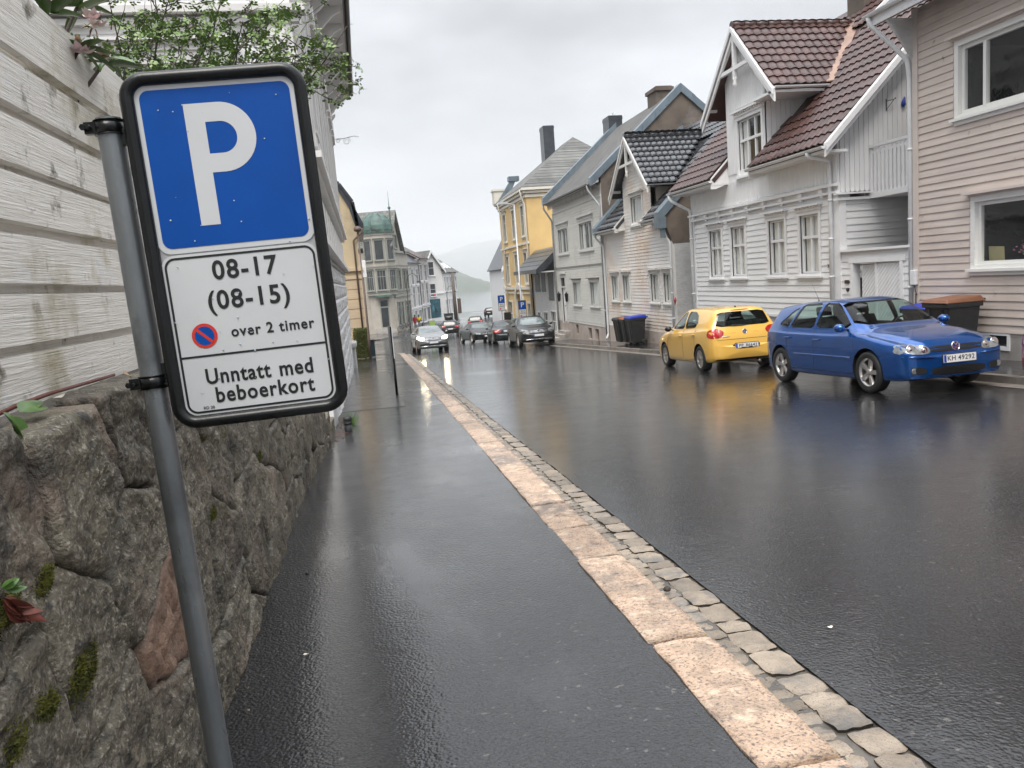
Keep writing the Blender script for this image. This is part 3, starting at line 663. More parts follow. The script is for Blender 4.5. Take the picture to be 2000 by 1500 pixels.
for q in ((24.72,24.92,.11,2.95,0,.05),(16.70,16.92,.11,2.95,0,.05),(16.70,24.92,.03,.10,0,.06)): mb = MB(); mb.fbox(RF,*q); mb.build('corner_board' if q[3] > 1 else 'base_board','white_trim',hw)
for a,b,c,d in W4:
    window(hw,RF,a,b,c,d,cols=2,rows=(0.62,),trim='white_trim',casing=0.09,cap=0.17,curtain=True,cw=.62,bar=.06)
# belt cornice with little consoles
mb = MB(); mb.fbox(RF,16.68,24.94,2.98,3.03,0,.12); mb.fbox(RF,16.68,24.94,3.14,3.20,0,.17); mb.fbox(RF,16.68,24.94,3.03,3.14,0,.05)
for k in range(9):
    t = 17.3+k*.92; mb.fbox(RF,t-.09,t+.09,3.03,3.14,.05,.13); mb.fbox(RF,t-.05,t+.05,2.93,3.03,.05,.10)
mb.build('belt_cornice','white_trim',hw)
# upper vertical boards with scalloped lower ends
def vboards(parent, fr, u0, u1, hb_, ht, pitch, mat, d0=.045, th=.022, scallop=True, top=None, name='board'):
    n_ = int(round((u1-u0)/pitch)); w_ = (u1-u0)/n_
    for k in range(n_):
        a, b = u0+w_*k+.006, u0+w_*(k+1)-.006
        ta, tb = (top(a),top(b)) if top else (ht,ht)
        if min(ta,tb) <= hb_+.05: continue
        pts = [(a,hb_+.05),(a+(b-a)*.2,hb_+.015),((a+b)/2,hb_),(b-(b-a)*.2,hb_+.015),(b,hb_+.05)] if scallop else [(a,hb_),(b,hb_)]
        pts += [(b,tb),(a,ta)]
        m = MB(); m.prism([fr(u,h,d0) for u,h in pts], fr.N*th); m.build(name,mat,parent)
mb = MB(); mb.fbox(RF,16.70,24.9,3.2,4.16,0,.045); mb.build('upper_panel','white_board_z',hw)
vboards(hw,RF,16.72,20.0,3.24,4.12,.13,'white_board_z'); vboards(hw,RF,20.0,22.1,3.24,3.90,.13,'white_board_z'); vboards(hw,RF,22.1,24.88,3.24,4.12,.13,'white_board_z')
# dormer front (gable flush with the facade)
DL, DR, DP = 22.12, 19.87, 21.0   # far edge, near edge, peak Y
EZ, PZ = 5.92, 7.95
def dtop(u): return PZ-0.18-abs(u-DP)*0.98
dh = MB(); pp = [(DR,4.1),(20.05,4.1),(20.05,5.52),(21.40,5.52),(21.40,4.1),(DL,4.1),(DL,dtop(DL)),(DP,dtop(DP)),(DR,dtop(DR))]
for q in ([(DR,4.1),(20.05,4.1),(20.05,dtop(20.05)),(DR,dtop(DR))],[(21.40,4.1),(DL,4.1),(DL,dtop(DL)),(21.40,dtop(21.40))],[(20.05,5.52),(21.40,5.52),(21.40,dtop(21.40)),(DP,dtop(DP)),(20.05,dtop(20.05))]):
    dh.prism([RF(u,h,.045) for u,h in q], RF.N*-.2)
dh.build('dormer_wall','white_board_z',hw)
for (a,b,h0,tp) in ((DR+.02,19.96,3.92,None),(21.49,DL-.02,3.92,None)): vboards(hw,RF,a,b,4.1,0,.10,'white_board_z',top=dtop,scallop=False)
vboards(hw,RF,19.96,21.49,5.86,0,.10,'white_board_z',top=dtop,scallop=False)
RFD = frame((FX-.05,0,0),(0,1,0),(-1,0,0))
window(hw,RFD,20.05,21.40,4.02,5.52,cols=3,rows=(0.62,),trim='white_trim',casing=.10,cap=.18,curtain=True,cw=.2,bar=.06)
# dormer cheeks (side facing us) boards
SF = frame((0,DR,0),(1,0,0),(0,-1,0))
mb = MB(); mb.prism([(FX-.045,DR,4.1),(FX-.045,DR,5.9),(FX+2.1,DR,5.9),(FX+.25,DR,4.1)],(0,.1,0)); mb.build('dormer_cheek','white_board_z',hw)
mb = MB(); mb.prism([(FX-.045,DL,4.1),(FX-.045,DL,5.9),(FX+2.1,DL,5.9),(FX+.25,DL,4.1)],(0,-.1,0)); mb.build('dormer_cheek','white_board_z',hw)
for k in range(14):
    x0 = FX-.03+k*.14; zt = 5.86; zb = 4.12+max(0,(x0+.07-FX-.1))*0.98
    if zb < zt-.1: m = MB(); m.prism([SF(x0+.004,zb,0),SF(x0+.134,zb+.12,0),SF(x0+.134,zt,0),SF(x0+.004,zt,0)],SF.N*.018); m.build('board','white_board_z',hw)
# main roof slab and tiles: eave x=10.42 z=3.98, 45 degrees
ME = (FX-.58, 4.02); SL = V((1,0,1)).normalized()
RIDX = 15.2
mb = MB(); rz = ME[1]+(RIDX-ME[0])
slab(mb,[(ME[0],16.35,ME[1]),(ME[0],DR,ME[1]),(RIDX,DR,rz),(RIDX,16.35,rz)],.12)
slab(mb,[(ME[0],DL,ME[1]),(ME[0],25.35,ME[1]),(RIDX,25.35,rz),(RIDX,DL,rz)],.12)
slab(mb,[(ME[0]+3.0,DR,ME[1]+3.0),(ME[0]+3.0,DL,ME[1]+3.0),(RIDX,DL,rz),(RIDX,DR,rz)],.12)
mb.hexa([(RIDX,16.35,rz-.15),(RIDX,25.35,rz-.15),(RIDX+4.8,25.35,rz-5),(RIDX+4.8,16.35,rz-5),(RIDX,16.35,rz),(RIDX,25.35,rz),(RIDX+4.8,25.35,rz-4.85),(RIDX+4.8,16.35,rz-4.85)])
mb.build('roof_deck','tile_red',hw)
tw, th_ = 0.25, 0.345
inside_d = lambda p: (abs(p.y-DP) < 1.2 and p.z < PZ-.3) or (abs(p.y-DP) < 2.0 and p.z > 5.2 and p.z < PZ-abs(p.y-DP)-.05)      # hidden by the dormer
o_ = V((ME[0]-.03,16.36,ME[1]+.01))
tiles(hw,o_,(0,1,0),SL,14,19,tw,th_,'tile_red',keep=lambda p: not inside_d(p))
tiles(hw,o_+V((0,14*tw,0)),(0,1,0),SL,22,5,tw,th_,'tile_red',keep=lambda p: p.y > DL+.3 and not inside_d(p))
stf = MB(); tiles(hw,o_+V((0,14*tw,0))+SL*(5*th_),(0,1,0),SL,22,14,tw,th_,'tile_red',keep=lambda p: not inside_d(p),stuff=stf)
# dormer roof: two planes from ridge y=21 ; near plane faces -y
XE = FX-.36
def xend(z): return ME[0]+(z-ME[1])      # where the main roof plane reaches height z
for sgn in (-1,1):
    ye, yp = DP+sgn*2.05, DP
    mb = MB(); zb = PZ-2.05
    a, b, c, d = V((XE,ye,zb)), V((xend(zb),ye,zb)), V((xend(PZ),yp,PZ)), V((XE,yp,PZ))
    slab(mb,[a,b,c,d] if sgn<0 else [a,b,c,d],.10); mb.build('dormer_roof','tile_red',hw)
    S_ = V((0,-sgn,1)).normalized(); nrow = int(2.05*math.sqrt(2)/th_)+1
    kp = lambda p: p.x+.10 < xend(p.z)+.02 and p.z < PZ+.1
    if sgn < 0: tiles(hw,a+V((0.02,-.03,.02)),(1,0,0),S_,17,nrow,tw,th_*.98,'tile_red',keep=kp)
    else: tiles(hw,a+V((0.02,.03,.02)),(1,0,0),S_,17,nrow,tw,th_*.98,'tile_red',keep=kp,stuff=stf)
so_ = stf.build('far_roof_tiles','tile_red',hw,recalc=False); so_['kind'] = 'stuff'
mb = MB(); mb.smooth=True
for k in range(11):
    x0 = XE+.36*k; mb.tube([(x0,DP,PZ+.05),(x0+.38,DP,PZ+.06)],[.11,.10],10)
mb.build('ridge_tiles','tile_red',hw)
zb = PZ-2.05
mb = MB(); va, vb = V((xend(zb)-.12,DP-2.05-.05,zb+.05)), V((xend(PZ)-.05,DP-.05,PZ+.06)); e_ = V((.11,-.11,0)); mb.prism([va-e_,va+e_*1.3,vb+e_*1.3,vb-e_],(0,0,.025)); mb.build('valley_flashing','copper',hw)
# barge boards of the dormer with king post
mb = MB()
for sgn in (-1,1):
    for (w_,t_,off) in ((.24,.05,0),(.10,.04,-.05)):
        a = V((XE+off,DP,PZ+.02)); b = V((XE+off,DP+sgn*2.14,PZ-2.12)); dn_ = V((0,0,-w_*1.35)); mb.prism([a,b,b+dn_*.98,a+dn_],(t_,0,0))
mb.build('barge_board','white_trim',hw)
mb = MB(); x = XE+.06
mb.bar((x,DP,PZ-.1),(x,DP,PZ-1.35),.10,.10); mb.lathe((x,DP,PZ-1.62),[(0,0),(.045,.05),(.07,.12),(.045,.18),(.06,.24),(.06,.30)],10); mb.bar((x,DP-1.0,PZ-1.08),(x,DP+1.0,PZ-1.08),.09,.10)
mb.prism([(x,DP-.9,PZ-1.0),(x,DP-.15,PZ-.35),(x,DP-.22,PZ-.55),(x,DP-.8,PZ-1.03)],(.03,0,0)); mb.prism([(x,DP+.9,PZ-1.0),(x,DP+.15,PZ-.35),(x,DP+.22,PZ-.55),(x,DP+.8,PZ-1.03)],(.03,0,0))
mb.build('gable_truss','white_trim',hw)
for sgn in (-1,1): mb = MB(); mb.bar((FX-.05,DP+sgn*1.75,PZ-1.85),(XE+.02,DP+sgn*1.75,PZ-1.85),.12,.12); mb.build('eave_bracket','white_trim',hw)
# dormer eave fascia / gutter, main gutters, pipes
gutter(hw,(XE+.02,DP-2.15,zb-.02),(xend(zb)-.1,DP-2.15,zb-.02),'white_metal')
mb = MB(); mb.box((XE,DP-2.10,zb-.16),(xend(zb)-.2,DP-1.0,zb-.10)); mb.build('dormer_soffit','white_trim',hw)
gutter(hw,(ME[0]-.06,16.3,ME[1]-.03),(ME[0]-.06,19.9,ME[1]-.03),'white_metal',.065); gutter(hw,(ME[0]-.06,22.1,ME[1]-.03),(ME[0]-.06,25.4,ME[1]-.03),'white_metal',.065)
mb = MB(); mb.box((ME[0],16.4,ME[1]-.16),(FX+.02,19.86,ME[1]-.1)); mb.build('soffit','white_trim',hw); mb = MB(); mb.box((ME[0],22.13,ME[1]-.16),(FX+.02,25.3,ME[1]-.1)); mb.build('soffit','white_trim',hw)
mb = MB()   # verge boards beside the dormer and at the near gable
for (yy,t_) in ((16.36,-.06),(19.87,-.05),(22.14,.05),(25.3,.05)):
    zz = ME[1]; a = V((ME[0]-.02,yy,zz+.03)); ln = 1.15 if 17 < yy < 25 else 4.85
    mb = MB()
    if 17 < yy < 25:
        b = a+V((.62,0,.62)); mb.prism([a,b,V((b.x,yy,a.z-.14)),V((a.x+.14,yy,a.z-.30)),a+V((0,0,-.30))],(0,t_,0)); mb.build('verge_board','white_trim',hw); continue
    b = a+V((ln,0,ln)); dn_ = V((0,0,-.30)); mb.prism([a,b,b+dn_,a+dn_],(0,t_,0)); dn2 = V((0,0,-.16)); mb.prism([a+V((0,t_*1.6,0)),b+V((0,t_*1.6,0)),b+dn2+V((0,t_*1.6,0)),a+dn2+V((0,t_*1.6,0))],(0,t_*.6,0)); mb.build('verge_board','white_trim',hw)
pipe(hw,[(ME[0]-.06,16.95,ME[1]-.08),(ME[0]-.06,16.95,3.86),(FX-.12,16.90,3.72),(FX-.12,16.90,-.7)],.05,'white_metal',clamps=4)
pipe(hw,[(ME[0]-.06,25.3,ME[1]-.08),(ME[0]-.06,25.2,3.75),(FX-.10,24.86,3.35),(FX-.10,24.90,-1.2)],.05,'white_metal',clamps=4)
# near gable end (faces us across the passage): vertical boards above, clapboards below
GF = frame((0,16.70,0),(1,0,0),(0,-1,0))
def gtop_(u): return ME[1]-.12+(u-ME[0])
mb = MB(); mb.prism([GF(FX,3.0,0),GF(RIDX,3.0,0),GF(RIDX,gtop_(RIDX),0),GF(FX,gtop_(FX),0)],(0,.1,0)); mb.build('gable_panel','white_board_z',hw)
vboards(hw,GF,FX,RIDX,2.98,0,.125,'white_board_z',d0=0.0,top=gtop_)
clapboards(hw,GF,FX+.12,FX+3.2,1.0,2.80,.155,[],'white_board_x',thick=.03)
mb = MB(); mb.fbox(GF,FX-.17,FX+3.2,2.80,2.86,0,.10); mb.fbox(GF,FX-.17,FX+.95,2.93,2.97,0,.15); mb.fbox(GF,FX-.05,FX+.12,-.5,2.80,0,.05); mb.build('gable_trim','white_trim',hw)
# little iron bracket and blue ornament on the gable
p = onY(1731,205,16.66); mb = MB(); mb.bar(p+V((0,0,.13)),p+V((0,0,-.13)),.015); mb.bar(p+V((0,-.01,.08)),p+V((.13,-.10,.10)),.012); mb.bar(p+V((0,-.01,-.10)),p+V((.13,-.10,.10)),.012); mb.lathe(p+V((.15,-.11,.12)),[(0,-.02),(.022,0),(0,.02)],8); mb.build('lamp_bracket','black_metal',hw)
pmat('blue_enamel',(0.02,0.045,0.30),.3); p = onY(1764,200,16.66); mb = MB(); mb.smooth=True; mb.tube([p+V((0,0,-.10)),p+V((.0,-.01,-.06)),p+V((0,-.01,0)),p+V((.02,-.01,.07)),p+V((.03,-.01,.13))],[.02,.055,.045,.03,.008],10); mb.build('blue_ornament','blue_enamel',hw)
# balcony over the passage
bl = thing('balcony','white balcony with scalloped board balustrade above the passage','balcony',(FX+.78,15.5,2.9))
BF = frame((FX+.78,0,0),(0,1,0),(-1,0,0))
mb = MB(); mb.box((FX+.70,14.22,2.80),(FX+2.6,16.66,2.93)); mb.build('deck','white_trim',bl)
mb = MB(); mb.fbox(BF,14.22,16.66,3.93,3.99,-.06,.05); mb.fbox(BF,14.22,16.66,3.80,3.86,-.03,.02); mb.fbox(BF,14.22,16.66,3.10,3.15,-.03,.0); mb.build('rail','white_trim',bl)
k = 14.26
while k < 16.6:
    m = MB(); pts = [(k+.02,2.88),(k+.05,2.84),(k+.08,2.84),(k+.11,2.88),(k+.11,3.84),(k+.09,3.90),(k+.04,3.90),(k+.02,3.84)]
    m.prism([BF(u,h,0) for u,h in pts],BF.N*.022); m.build('baluster','white_trim',bl); k += .135
# house number
cu = bpy.data.curves.new('number','FONT'); cu.body = '20'; cu.size = .12; cu.extrude = .004; cu.align_x='CENTER'
to = bpy.data.objects.new('house_number',cu); COL.objects.link(to); to.matrix_world = Matrix(((0,0,-1,FX-.045),(-1,0,0,17.13),(0,1,0,1.28),(0,0,0,1))); cu.materials.append(MATS['black_metal'])
bpy.context.view_layer.update(); to_mesh(to, hw)
# chimney
mb = MB(); c0 = onX(1700,20,15.2); mb.box((14.7,c0.y-.45,7.6),(15.7,c0.y+.35,10.4)); mb.box((14.62,c0.y-.52,9.75),(15.78,c0.y+.42,9.95)); mb.build('chimney','brown_render',hw)
# ================================================================== CREAM HOUSE
hc_ = thing('wooden_house','cream clapboard house with peeling paint, black tiled roof and zinc parapet','house',(FX,30.6,gz(30.6)))
C0, C1 = 26.70, 34.58
CW = [(32.98,33.86,.30,1.36),(31.50,32.34,.30,1.36),(28.20,29.05,.30,1.36),(26.95,27.70,.30,1.36)]
wall_panels(RF,C0,C1,-.9,3.45,CW).build('wall','cream_board',hc_)
mb = MB(); mb.fbox(RF,C0,C1,gz(36),-.86,-.25,.03); mb.build('foundation','pink_base',hc_)
mb = MB(); mb.box((FX+.66,C0+.02,-2),(FX+8,C1,3.4)); mb.build('inner_wall','cream_board_x',hc_)
clapboards(hc_,RF,C0+.12,C1-.1,-.86,3.4,.128,[(a-.10,b+.10,c-.10,d+.12) for a,b,c,d in CW],'cream_board',thick=.026)
for q in ((C0,C0+.13),(C1-.11,C1)): mb = MB(); mb.fbox(RF,*q,-.86,3.2,0,.04); mb.build('corner_board','cream_trim',hc_)
for a,b,c,d in CW: window(hc_,RF,a,b,c,d,cols=1,rows=(),trim='cream_trim',casing=.09,cap=.09,cw=.62,sash=.06)
# side wall toward us: white masonry below, brown render above, zinc parapet
CF = frame((0,C0-.02,0),(1,0,0),(0,-1,0)); CE = (FX-.42,3.36); CRX = 14.9
cz = lambda x: CE[1]+(x-CE[0])*1.0
mb = MB(); mb.prism([CF(FX+.05,gz(26)-.2,0),CF(FX+5,gz(26)-.2,0),CF(FX+5,2.38,0),CF(FX+.05,2.38,0)],(0,.2,0)); mb.build('side_wall','white_masonry',hc_)
mb = MB(); mb.prism([CF(FX+.0,2.38,0),CF(CRX,2.38,0),CF(CRX,cz(CRX)-.1,0),CF(CE[0]+.1,cz(CE[0]+.1)-.1,0),CF(FX-.3,3.2,0)],(0,.25,0)); mb.build('fire_wall','brown_render',hc_)
DPc, PZc, XEc = 30.2, 6.72, FX-.40; DRc, DLc = 28.62, 31.74; HWc = 2.22; slc = 2.08/2.22
rzc = cz(CRX)
mb = MB()
slab(mb,[(CE[0],C0+.2,CE[1]),(CE[0],DRc,CE[1]),(CRX,DRc,rzc),(CRX,C0+.2,rzc)],.12); slab(mb,[(CE[0],DLc,CE[1]),(CE[0],C1+.05,CE[1]),(CRX,C1+.05,rzc),(CRX,DLc,rzc)],.12)
slab(mb,[(CE[0]+2.2,DRc,CE[1]+2.2),(CE[0]+2.2,DLc,CE[1]+2.2),(CRX,DLc,rzc),(CRX,DRc,rzc)],.12)
slab(mb,[(CRX+4,C0,rzc-4),(CRX+4,C1,rzc-4),(CRX,C1,rzc),(CRX,C0,rzc)],.12); mb.build('roof_deck','tile_black',hc_)
# zinc parapet at the near gable and strip at the far gable
def parapet(parent, y0, y1, xe, ze, xr, zr, mat='zinc', up=.16):
    mb = MB(); n_ = 7
    for k in range(n_):
        a, b = k/n_, (k+1)/n_; xa, xb = xe+(xr-xe)*a, xe+(xr-xe)*b-.012; za, zb_ = ze+(zr-ze)*a, ze+(zr-ze)*b-.012
        mb.hexa([(xa,y0,za-.22),(xb,y0,zb_-.22),(xb,y1,zb_-.05),(xa,y1,za-.05),(xa,y0,za+up),(xb,y0,zb_+up),(xb,y1,zb_+up+.02),(xa,y1,za+up+.02)])
    mb.build('parapet',mat,parent)
parapet(hc_,C0-.10,C0+.32,CE[0]-.12,CE[1]-.02,CRX,rzc); parapet(hc_,C1-.25,C1+.12,CE[0]-.12,CE[1]-.02,CRX,rzc)
mb = MB(); mb.box((CE[0]-.14,C0-.12,CE[1]-.42),(CE[0]+.16,C0+.34,CE[1]-.02)); mb.build('parapet_end','zinc',hc_)
mb = MB(); mb.box((CE[0]+.0,C0-.06,CE[1]-.75),(CE[0]+.14,C0+.1,CE[1]-.43)); mb.build('parapet_outlet','zinc',hc_)
Sc = V((1,0,1)).normalized(); twc, thc = .24, .33
ic = lambda p: (abs(p.y-DPc) < 1.6 and p.z < PZc-.3) or (abs(p.y-DPc) < 2.2 and p.z > 4.3 and p.z < PZc-abs(p.y-DPc)*slc-.05)
oc = V((CE[0]-.03,C0+.34,CE[1]+.02))
tiles(hc_,oc,(0,1,0),Sc,7,18,twc,thc,'tile_black',keep=lambda p: not ic(p) and p.y < DRc+.6)
stc = MB(); tiles(hc_,oc+V((0,7*twc,0)),(0,1,0),Sc,25,18,twc,thc,'tile_black',keep=lambda p: not ic(p) and p.y < C1-.3,stuff=stc)
xendc = lambda z: CE[0]+(z-CE[1])
zbc = PZc-2.08
for sgn in (-1,1):
    ye = DPc+sgn*HWc; a,b,c,d = V((XEc,ye,zbc)),V((xendc(zbc),ye,zbc)),V((xendc(PZc),DPc,PZc)),V((XEc,DPc,PZc))
    mb = MB(); slab(mb,[a,b,c,d],.10); mb.build('dormer_roof','tile_black',hc_)
    S_ = V((0,-sgn,slc)).normalized(); nr_ = int(HWc*math.sqrt(1+slc*slc)/thc)+1; kp = lambda p: p.x+.1 < xendc(p.z)+.02 and p.z < PZc+.1
    if sgn < 0: tiles(hc_,a+V((.02,-.03,.02)),(1,0,0),S_,15,nr_,twc,thc*.98,'tile_black',keep=kp)
    else: tiles(hc_,a+V((.02,.03,.02)),(1,0,0),S_,15,nr_,twc,thc*.98,'tile_black',keep=kp,stuff=stc)
so_ = stc.build('far_roof_tiles','tile_black',hc_,recalc=False); so_['kind'] = 'stuff'
mb = MB()
for k in range(10): x0 = XEc+.36*k; mb.tube([(x0,DPc,PZc+.04),(x0+.38,DPc,PZc+.05)],[.10,.09],8)
mb.build('ridge_tiles','tile_black',hc_)
dct = lambda u: PZc-.2-abs(u-DPc)*slc
DWc = (29.55,30.85,3.36,4.44); mb = MB()
for q in ([(DRc,3.3),(DWc[0],3.3),(DWc[0],dct(DWc[0])),(DRc,dct(DRc))],[(DWc[1],3.3),(DLc,3.3),(DLc,dct(DLc)),(DWc[1],dct(DWc[1]))],[(DWc[0],4.44),(DWc[1],4.44),(DWc[1],dct(DWc[1])),(DPc,dct(DPc)),(DWc[0],dct(DWc[0]))],[(DWc[0],3.3),(DWc[1],3.3),(DWc[1],3.36),(DWc[0],3.36)]): mb.prism([RF(u,h,0) for u,h in q],RF.N*-.2)
mb.build('dormer_wall','cream_board',hc_)
clapboards(hc_,RF,DRc,DLc,3.4,PZc-.2,.128,[(DWc[0]-.1,DWc[1]+.1,DWc[2]-.1,DWc[3]+.12)],'cream_board',thick=.026,clip=lambda h: (DPc-(PZc-.2-h)/slc, DPc+(PZc-.2-h)/slc))
window(hc_,RF,*DWc,cols=1,rows=(),trim='cream_trim',casing=.09,cap=.08,cw=.62,sash=.06)
for yy,s_ in ((DRc,1),(DLc,-1)):
    mb = MB(); mb.prism([(FX,yy,3.4),(FX,yy,4.6),(FX+1.6,yy,4.6),(FX+.4,yy,3.4)],(0,.1*s_,0)); mb.build('dormer_cheek','cream_board_x',hc_)
mb = MB()
for sgn in (-1,1):
    a = V((XEc,DPc,PZc+.02)); b = V((XEc,DPc+sgn*(HWc+.05),PZc-2.12)); dn_ = V((0,0,-.27)); mb.prism([a,b,b+dn_,a+dn_],(.05,0,0)); mb.prism([a+V((-.03,0,0)),b+V((-.03,0,0)),b+dn_*.5+V((-.03,0,0)),a+dn_*.5+V((-.03,0,0))],(.03,0,0))
mb.build('barge_board','cream_trim',hc_)
mb = MB(); x = XEc+.06; mb.bar((x,DPc,PZc-.1),(x,DPc,PZc-1.3),.09); mb.lathe((x,DPc,PZc-1.6),[(0,0),(.05,.06),(.07,.14),(.04,.2),(.06,.3)],8); mb.bar((x,DPc-.95,PZc-1.05),(x,DPc+.95,PZc-1.05),.08,.09)
mb.build('gable_truss','cream_trim',hc_)
for sgn in (-1,1): mb = MB(); mb.bar((FX,DPc+sgn*1.9,PZc-1.9),(XEc,DPc+sgn*1.9,PZc-1.9),.12); mb.build('eave_bracket','cream_trim',hc_)
gutter(hc_,(CE[0]-.07,C0+.3,CE[1]-.03),(CE[0]-.07,DRc+.05,CE[1]-.03),'white_metal'); gutter(hc_,(CE[0]-.07,DLc,CE[1]-.03),(CE[0]-.07,C1,CE[1]-.03),'white_metal'); gutter(hc_,(XEc,DPc-HWc-.06,zbc-.02),(xendc(zbc),DPc-HWc-.06,zbc-.02),'grey_metal',.05)
for (ya,yb) in ((C0+.2,DRc),(DLc,C1)):
    mb = MB(); mb.box((CE[0],ya,CE[1]-.16),(FX+.02,yb,CE[1]-.1)); mb.build('soffit','cream_trim',hc_)
for yy in (DRc-.02,DLc+.02):
    mb = MB(); a = V((CE[0]-.04,yy,CE[1]+.03)); b = a+V((.55,0,.55)); mb.prism([a,b,V((b.x,yy,a.z-.12)),V((a.x+.12,yy,a.z-.26)),a+V((0,0,-.26))],(0,.06,0)); mb.build('verge_board','cream_trim',hc_)
pipe(hc_,[(CE[0]-.07,C0+.45,CE[1]-.08),(CE[0]-.05,C0+.42,3.12),(FX-.08,C0+.08,2.45),(FX-.08,C0+.08,gz(26.7)+.15)],.045,'white_metal',clamps=3)
pipe(hc_,[(CE[0]-.07,C1-.1,CE[1]-.08),(CE[0]-.05,C1-.1,3.1),(FX-.09,C1+.02,2.7),(FX-.09,C1+.02,-1.3),(FX-.22,C1-.05,-1.5)],.045,'white_metal',clamps=4)
pmat('red_cloth',(0.45,0.04,0.07),.7); mb = MB(); p = onX(1319,588,FX-.1); mb.add([p+V((0,-.12,.05)),p+V((0,.02,.16)),p+V((0,.12,.02)),p+V((0,.03,-.02)),p+V((0,.05,-.16)),p+V((0,-.06,-.06)),p+V((-.05,0,.03))],[(0,1,6),(1,2,6),(2,3,6),(3,4,6),(4,5,6),(5,0,6)]); mb.build('red_ribbon','red_cloth',hc_,recalc=False)
# ================================================================== GREY HOUSE
hg = thing('wooden_house','greyish white two storey clapboard house with old slate roof and zinc gable parapets','house',(FX,39.3,gz(39.3)))
G0, G1 = 34.72, 43.95; GEz, GEx = 5.60, FX-.45; GRX, GRZ = 15.0, 9.55
GU = [(40.95,42.95,2.74,4.02),(36.40,38.62,2.74,4.02)]; GL = [(39.12,40.45,0.0,1.12),(35.98,37.30,0.0,1.12)]; GD = (42.10,42.95,-1.12,1.40)
wall_panels(RF,G0,G1,-1.02,5.62,GU+GL+[GD]).build('wall','grey_board',hg)
mb = wall_panels(RF,G0,G1,-2.5,-1.02,[(40.0,40.55,-1.6,-1.1),(37.6,38.2,-1.72,-1.16),(36.4,37.0,-1.72,-1.16)],.3); mb.build('foundation','pink_base',hg)
for a,b,c,d in ((40.0,40.55,-1.6,-1.1),(37.6,38.2,-1.72,-1.16),(36.4,37.0,-1.72,-1.16)): m = MB(); m.fbox(RF,a,b,c,d,-.2,-.15); m.build('cellar_window','dark_pane',hg)
mb = MB(); mb.box((FX+.66,G0+.02,-2.4),(FX+8,G1,5.6)); mb.build('inner_wall','grey_board',hg)
clapboards(hg,RF,G0+.12,G1-.12,-1.0,4.95,.128,[(a-.12,b+.12,c-.12,d+.16) for a,b,c,d in GU+GL]+[(42.0,43.05,-1.2,1.75)],'grey_board',thick=.026)
for q in ((G0,G0+.13),(G1-.13,G1)): mb = MB(); mb.fbox(RF,*q,-1,4.94,0,.045); mb.build('corner_board','grey_trim',hg)
mb = MB(); mb.fbox(RF,G0,G1,1.93,1.99,0,.07); mb.build('belt','grey_cap',hg); mb = MB(); mb.fbox(RF,G0,G1,4.95,5.0,0,.06); mb.fbox(RF,G0,G1,5.0,5.55,0,.01); mb.build('frieze','grey_trim',hg)
for a,b,c,d in GU: window(hg,RF,a,b,c,d,cols=3,rows=(),trim='grey_trim',casing=.13,cap=.26,capmat='grey_trim',cw=.25,bar=.07)
for a,b,c,d in GL: window(hg,RF,a,b,c,d,cols=1,rows=(),trim='grey_trim',casing=.12,cap=.10,capmat='grey_cap',cw=.62)
mb = MB(); a,b,c,d = GD
for q in ((a-.12,a,c,d+.12),(b,b+.12,c,d+.12),(a,b,d,d+.12),(a,b,.85,.93)): mb.fbox(RF,*q,-.05,.05)
mb.fbox(RF,a-.2,b+.2,d+.2,d+.28,0,.14); dr = mb.build('door','grey_trim',hg)
m = MB(); m.fbox(RF,a,b,c,.85,-.10,-.06)
for (p,q,r,s_) in ((a+.08,a+.38,-.95,-.3),(b-.38,b-.08,-.95,-.3),(a+.08,a+.38,-.2,.75),(b-.38,b-.08,-.2,.75)): m.fbox(RF,p,q,r,s_,-.06,-.045)
m.fbox(RF,(a+b)/2-.03,(a+b)/2+.03,c,.85,-.06,-.03); m.build('door_leaf','white_trim',dr); m = MB(); m.fbox(RF,a,b,.93,d,-.08,-.07); m.build('pane','dark_pane',dr); m = MB(); m.lathe(RF((a+b)/2-.06,-.15,-.03),[(.02,0),(.02,.05)],8,axis=RF.N); m.build('door_handle','dark_iron',dr)
for k in range(3): m = MB(); m.box((FX-.30*(3-k),41.7,gz(42)+.1+.16*k),(FX,43.3,gz(42)+.1+.16*(k+1))); m.build('step','concrete_base',hg)
for yy in (41.65,43.35): m = MB(); m.lathe(RF(yy,.35,.12),[(.02,-.28),(.07,-.2),(.09,.1),(.11,.14),(.03,.26),(0,.30)],8); m.bar(RF(yy,.5,.12),RF(yy,.5,0),.03); m.build('wall_lantern','black_metal',hg)
gz_ = lambda x: GEz+(x-GEx)*(GRZ-GEz)/(GRX-GEx)
mb = MB(); slab(mb,[(GEx,G0,GEz),(GEx,G1,GEz),(GRX,G1,GRZ),(GRX,G0,GRZ)],.14); slab(mb,[(GRX+4.6,G0,GEz),(GRX+4.6,G1,GEz),(GRX,G1,GRZ),(GRX,G0,GRZ)],.14); mb.build('roof','slate_old',hg)
mb = MB(); mb.prism([(FX,G0-.02,3.0),(FX+8.5,G0-.02,3.0),(FX+8.3,G0-.02,gz_(FX+.3)),(GRX,G0-.02,GRZ-.05),(FX,G0-.02,gz_(FX)-.05)],(0,.3,0)); mb.build('fire_wall','brown_render',hg)
parapet(hg,G0-.12,G0+.28,GEx-.05,GEz+.02,GRX,GRZ+.02); parapet(hg,G1-.2,G1+.18,GEx-.1,GEz+.05,GRX,GRZ+.05,up=.24)
parapet(hg,G0-.12,G0+.28,GRX+4.6,GEz+.02,GRX+.01,GRZ+.02)
mb = MB()   # carved fringe under the eave
k = G0+.35
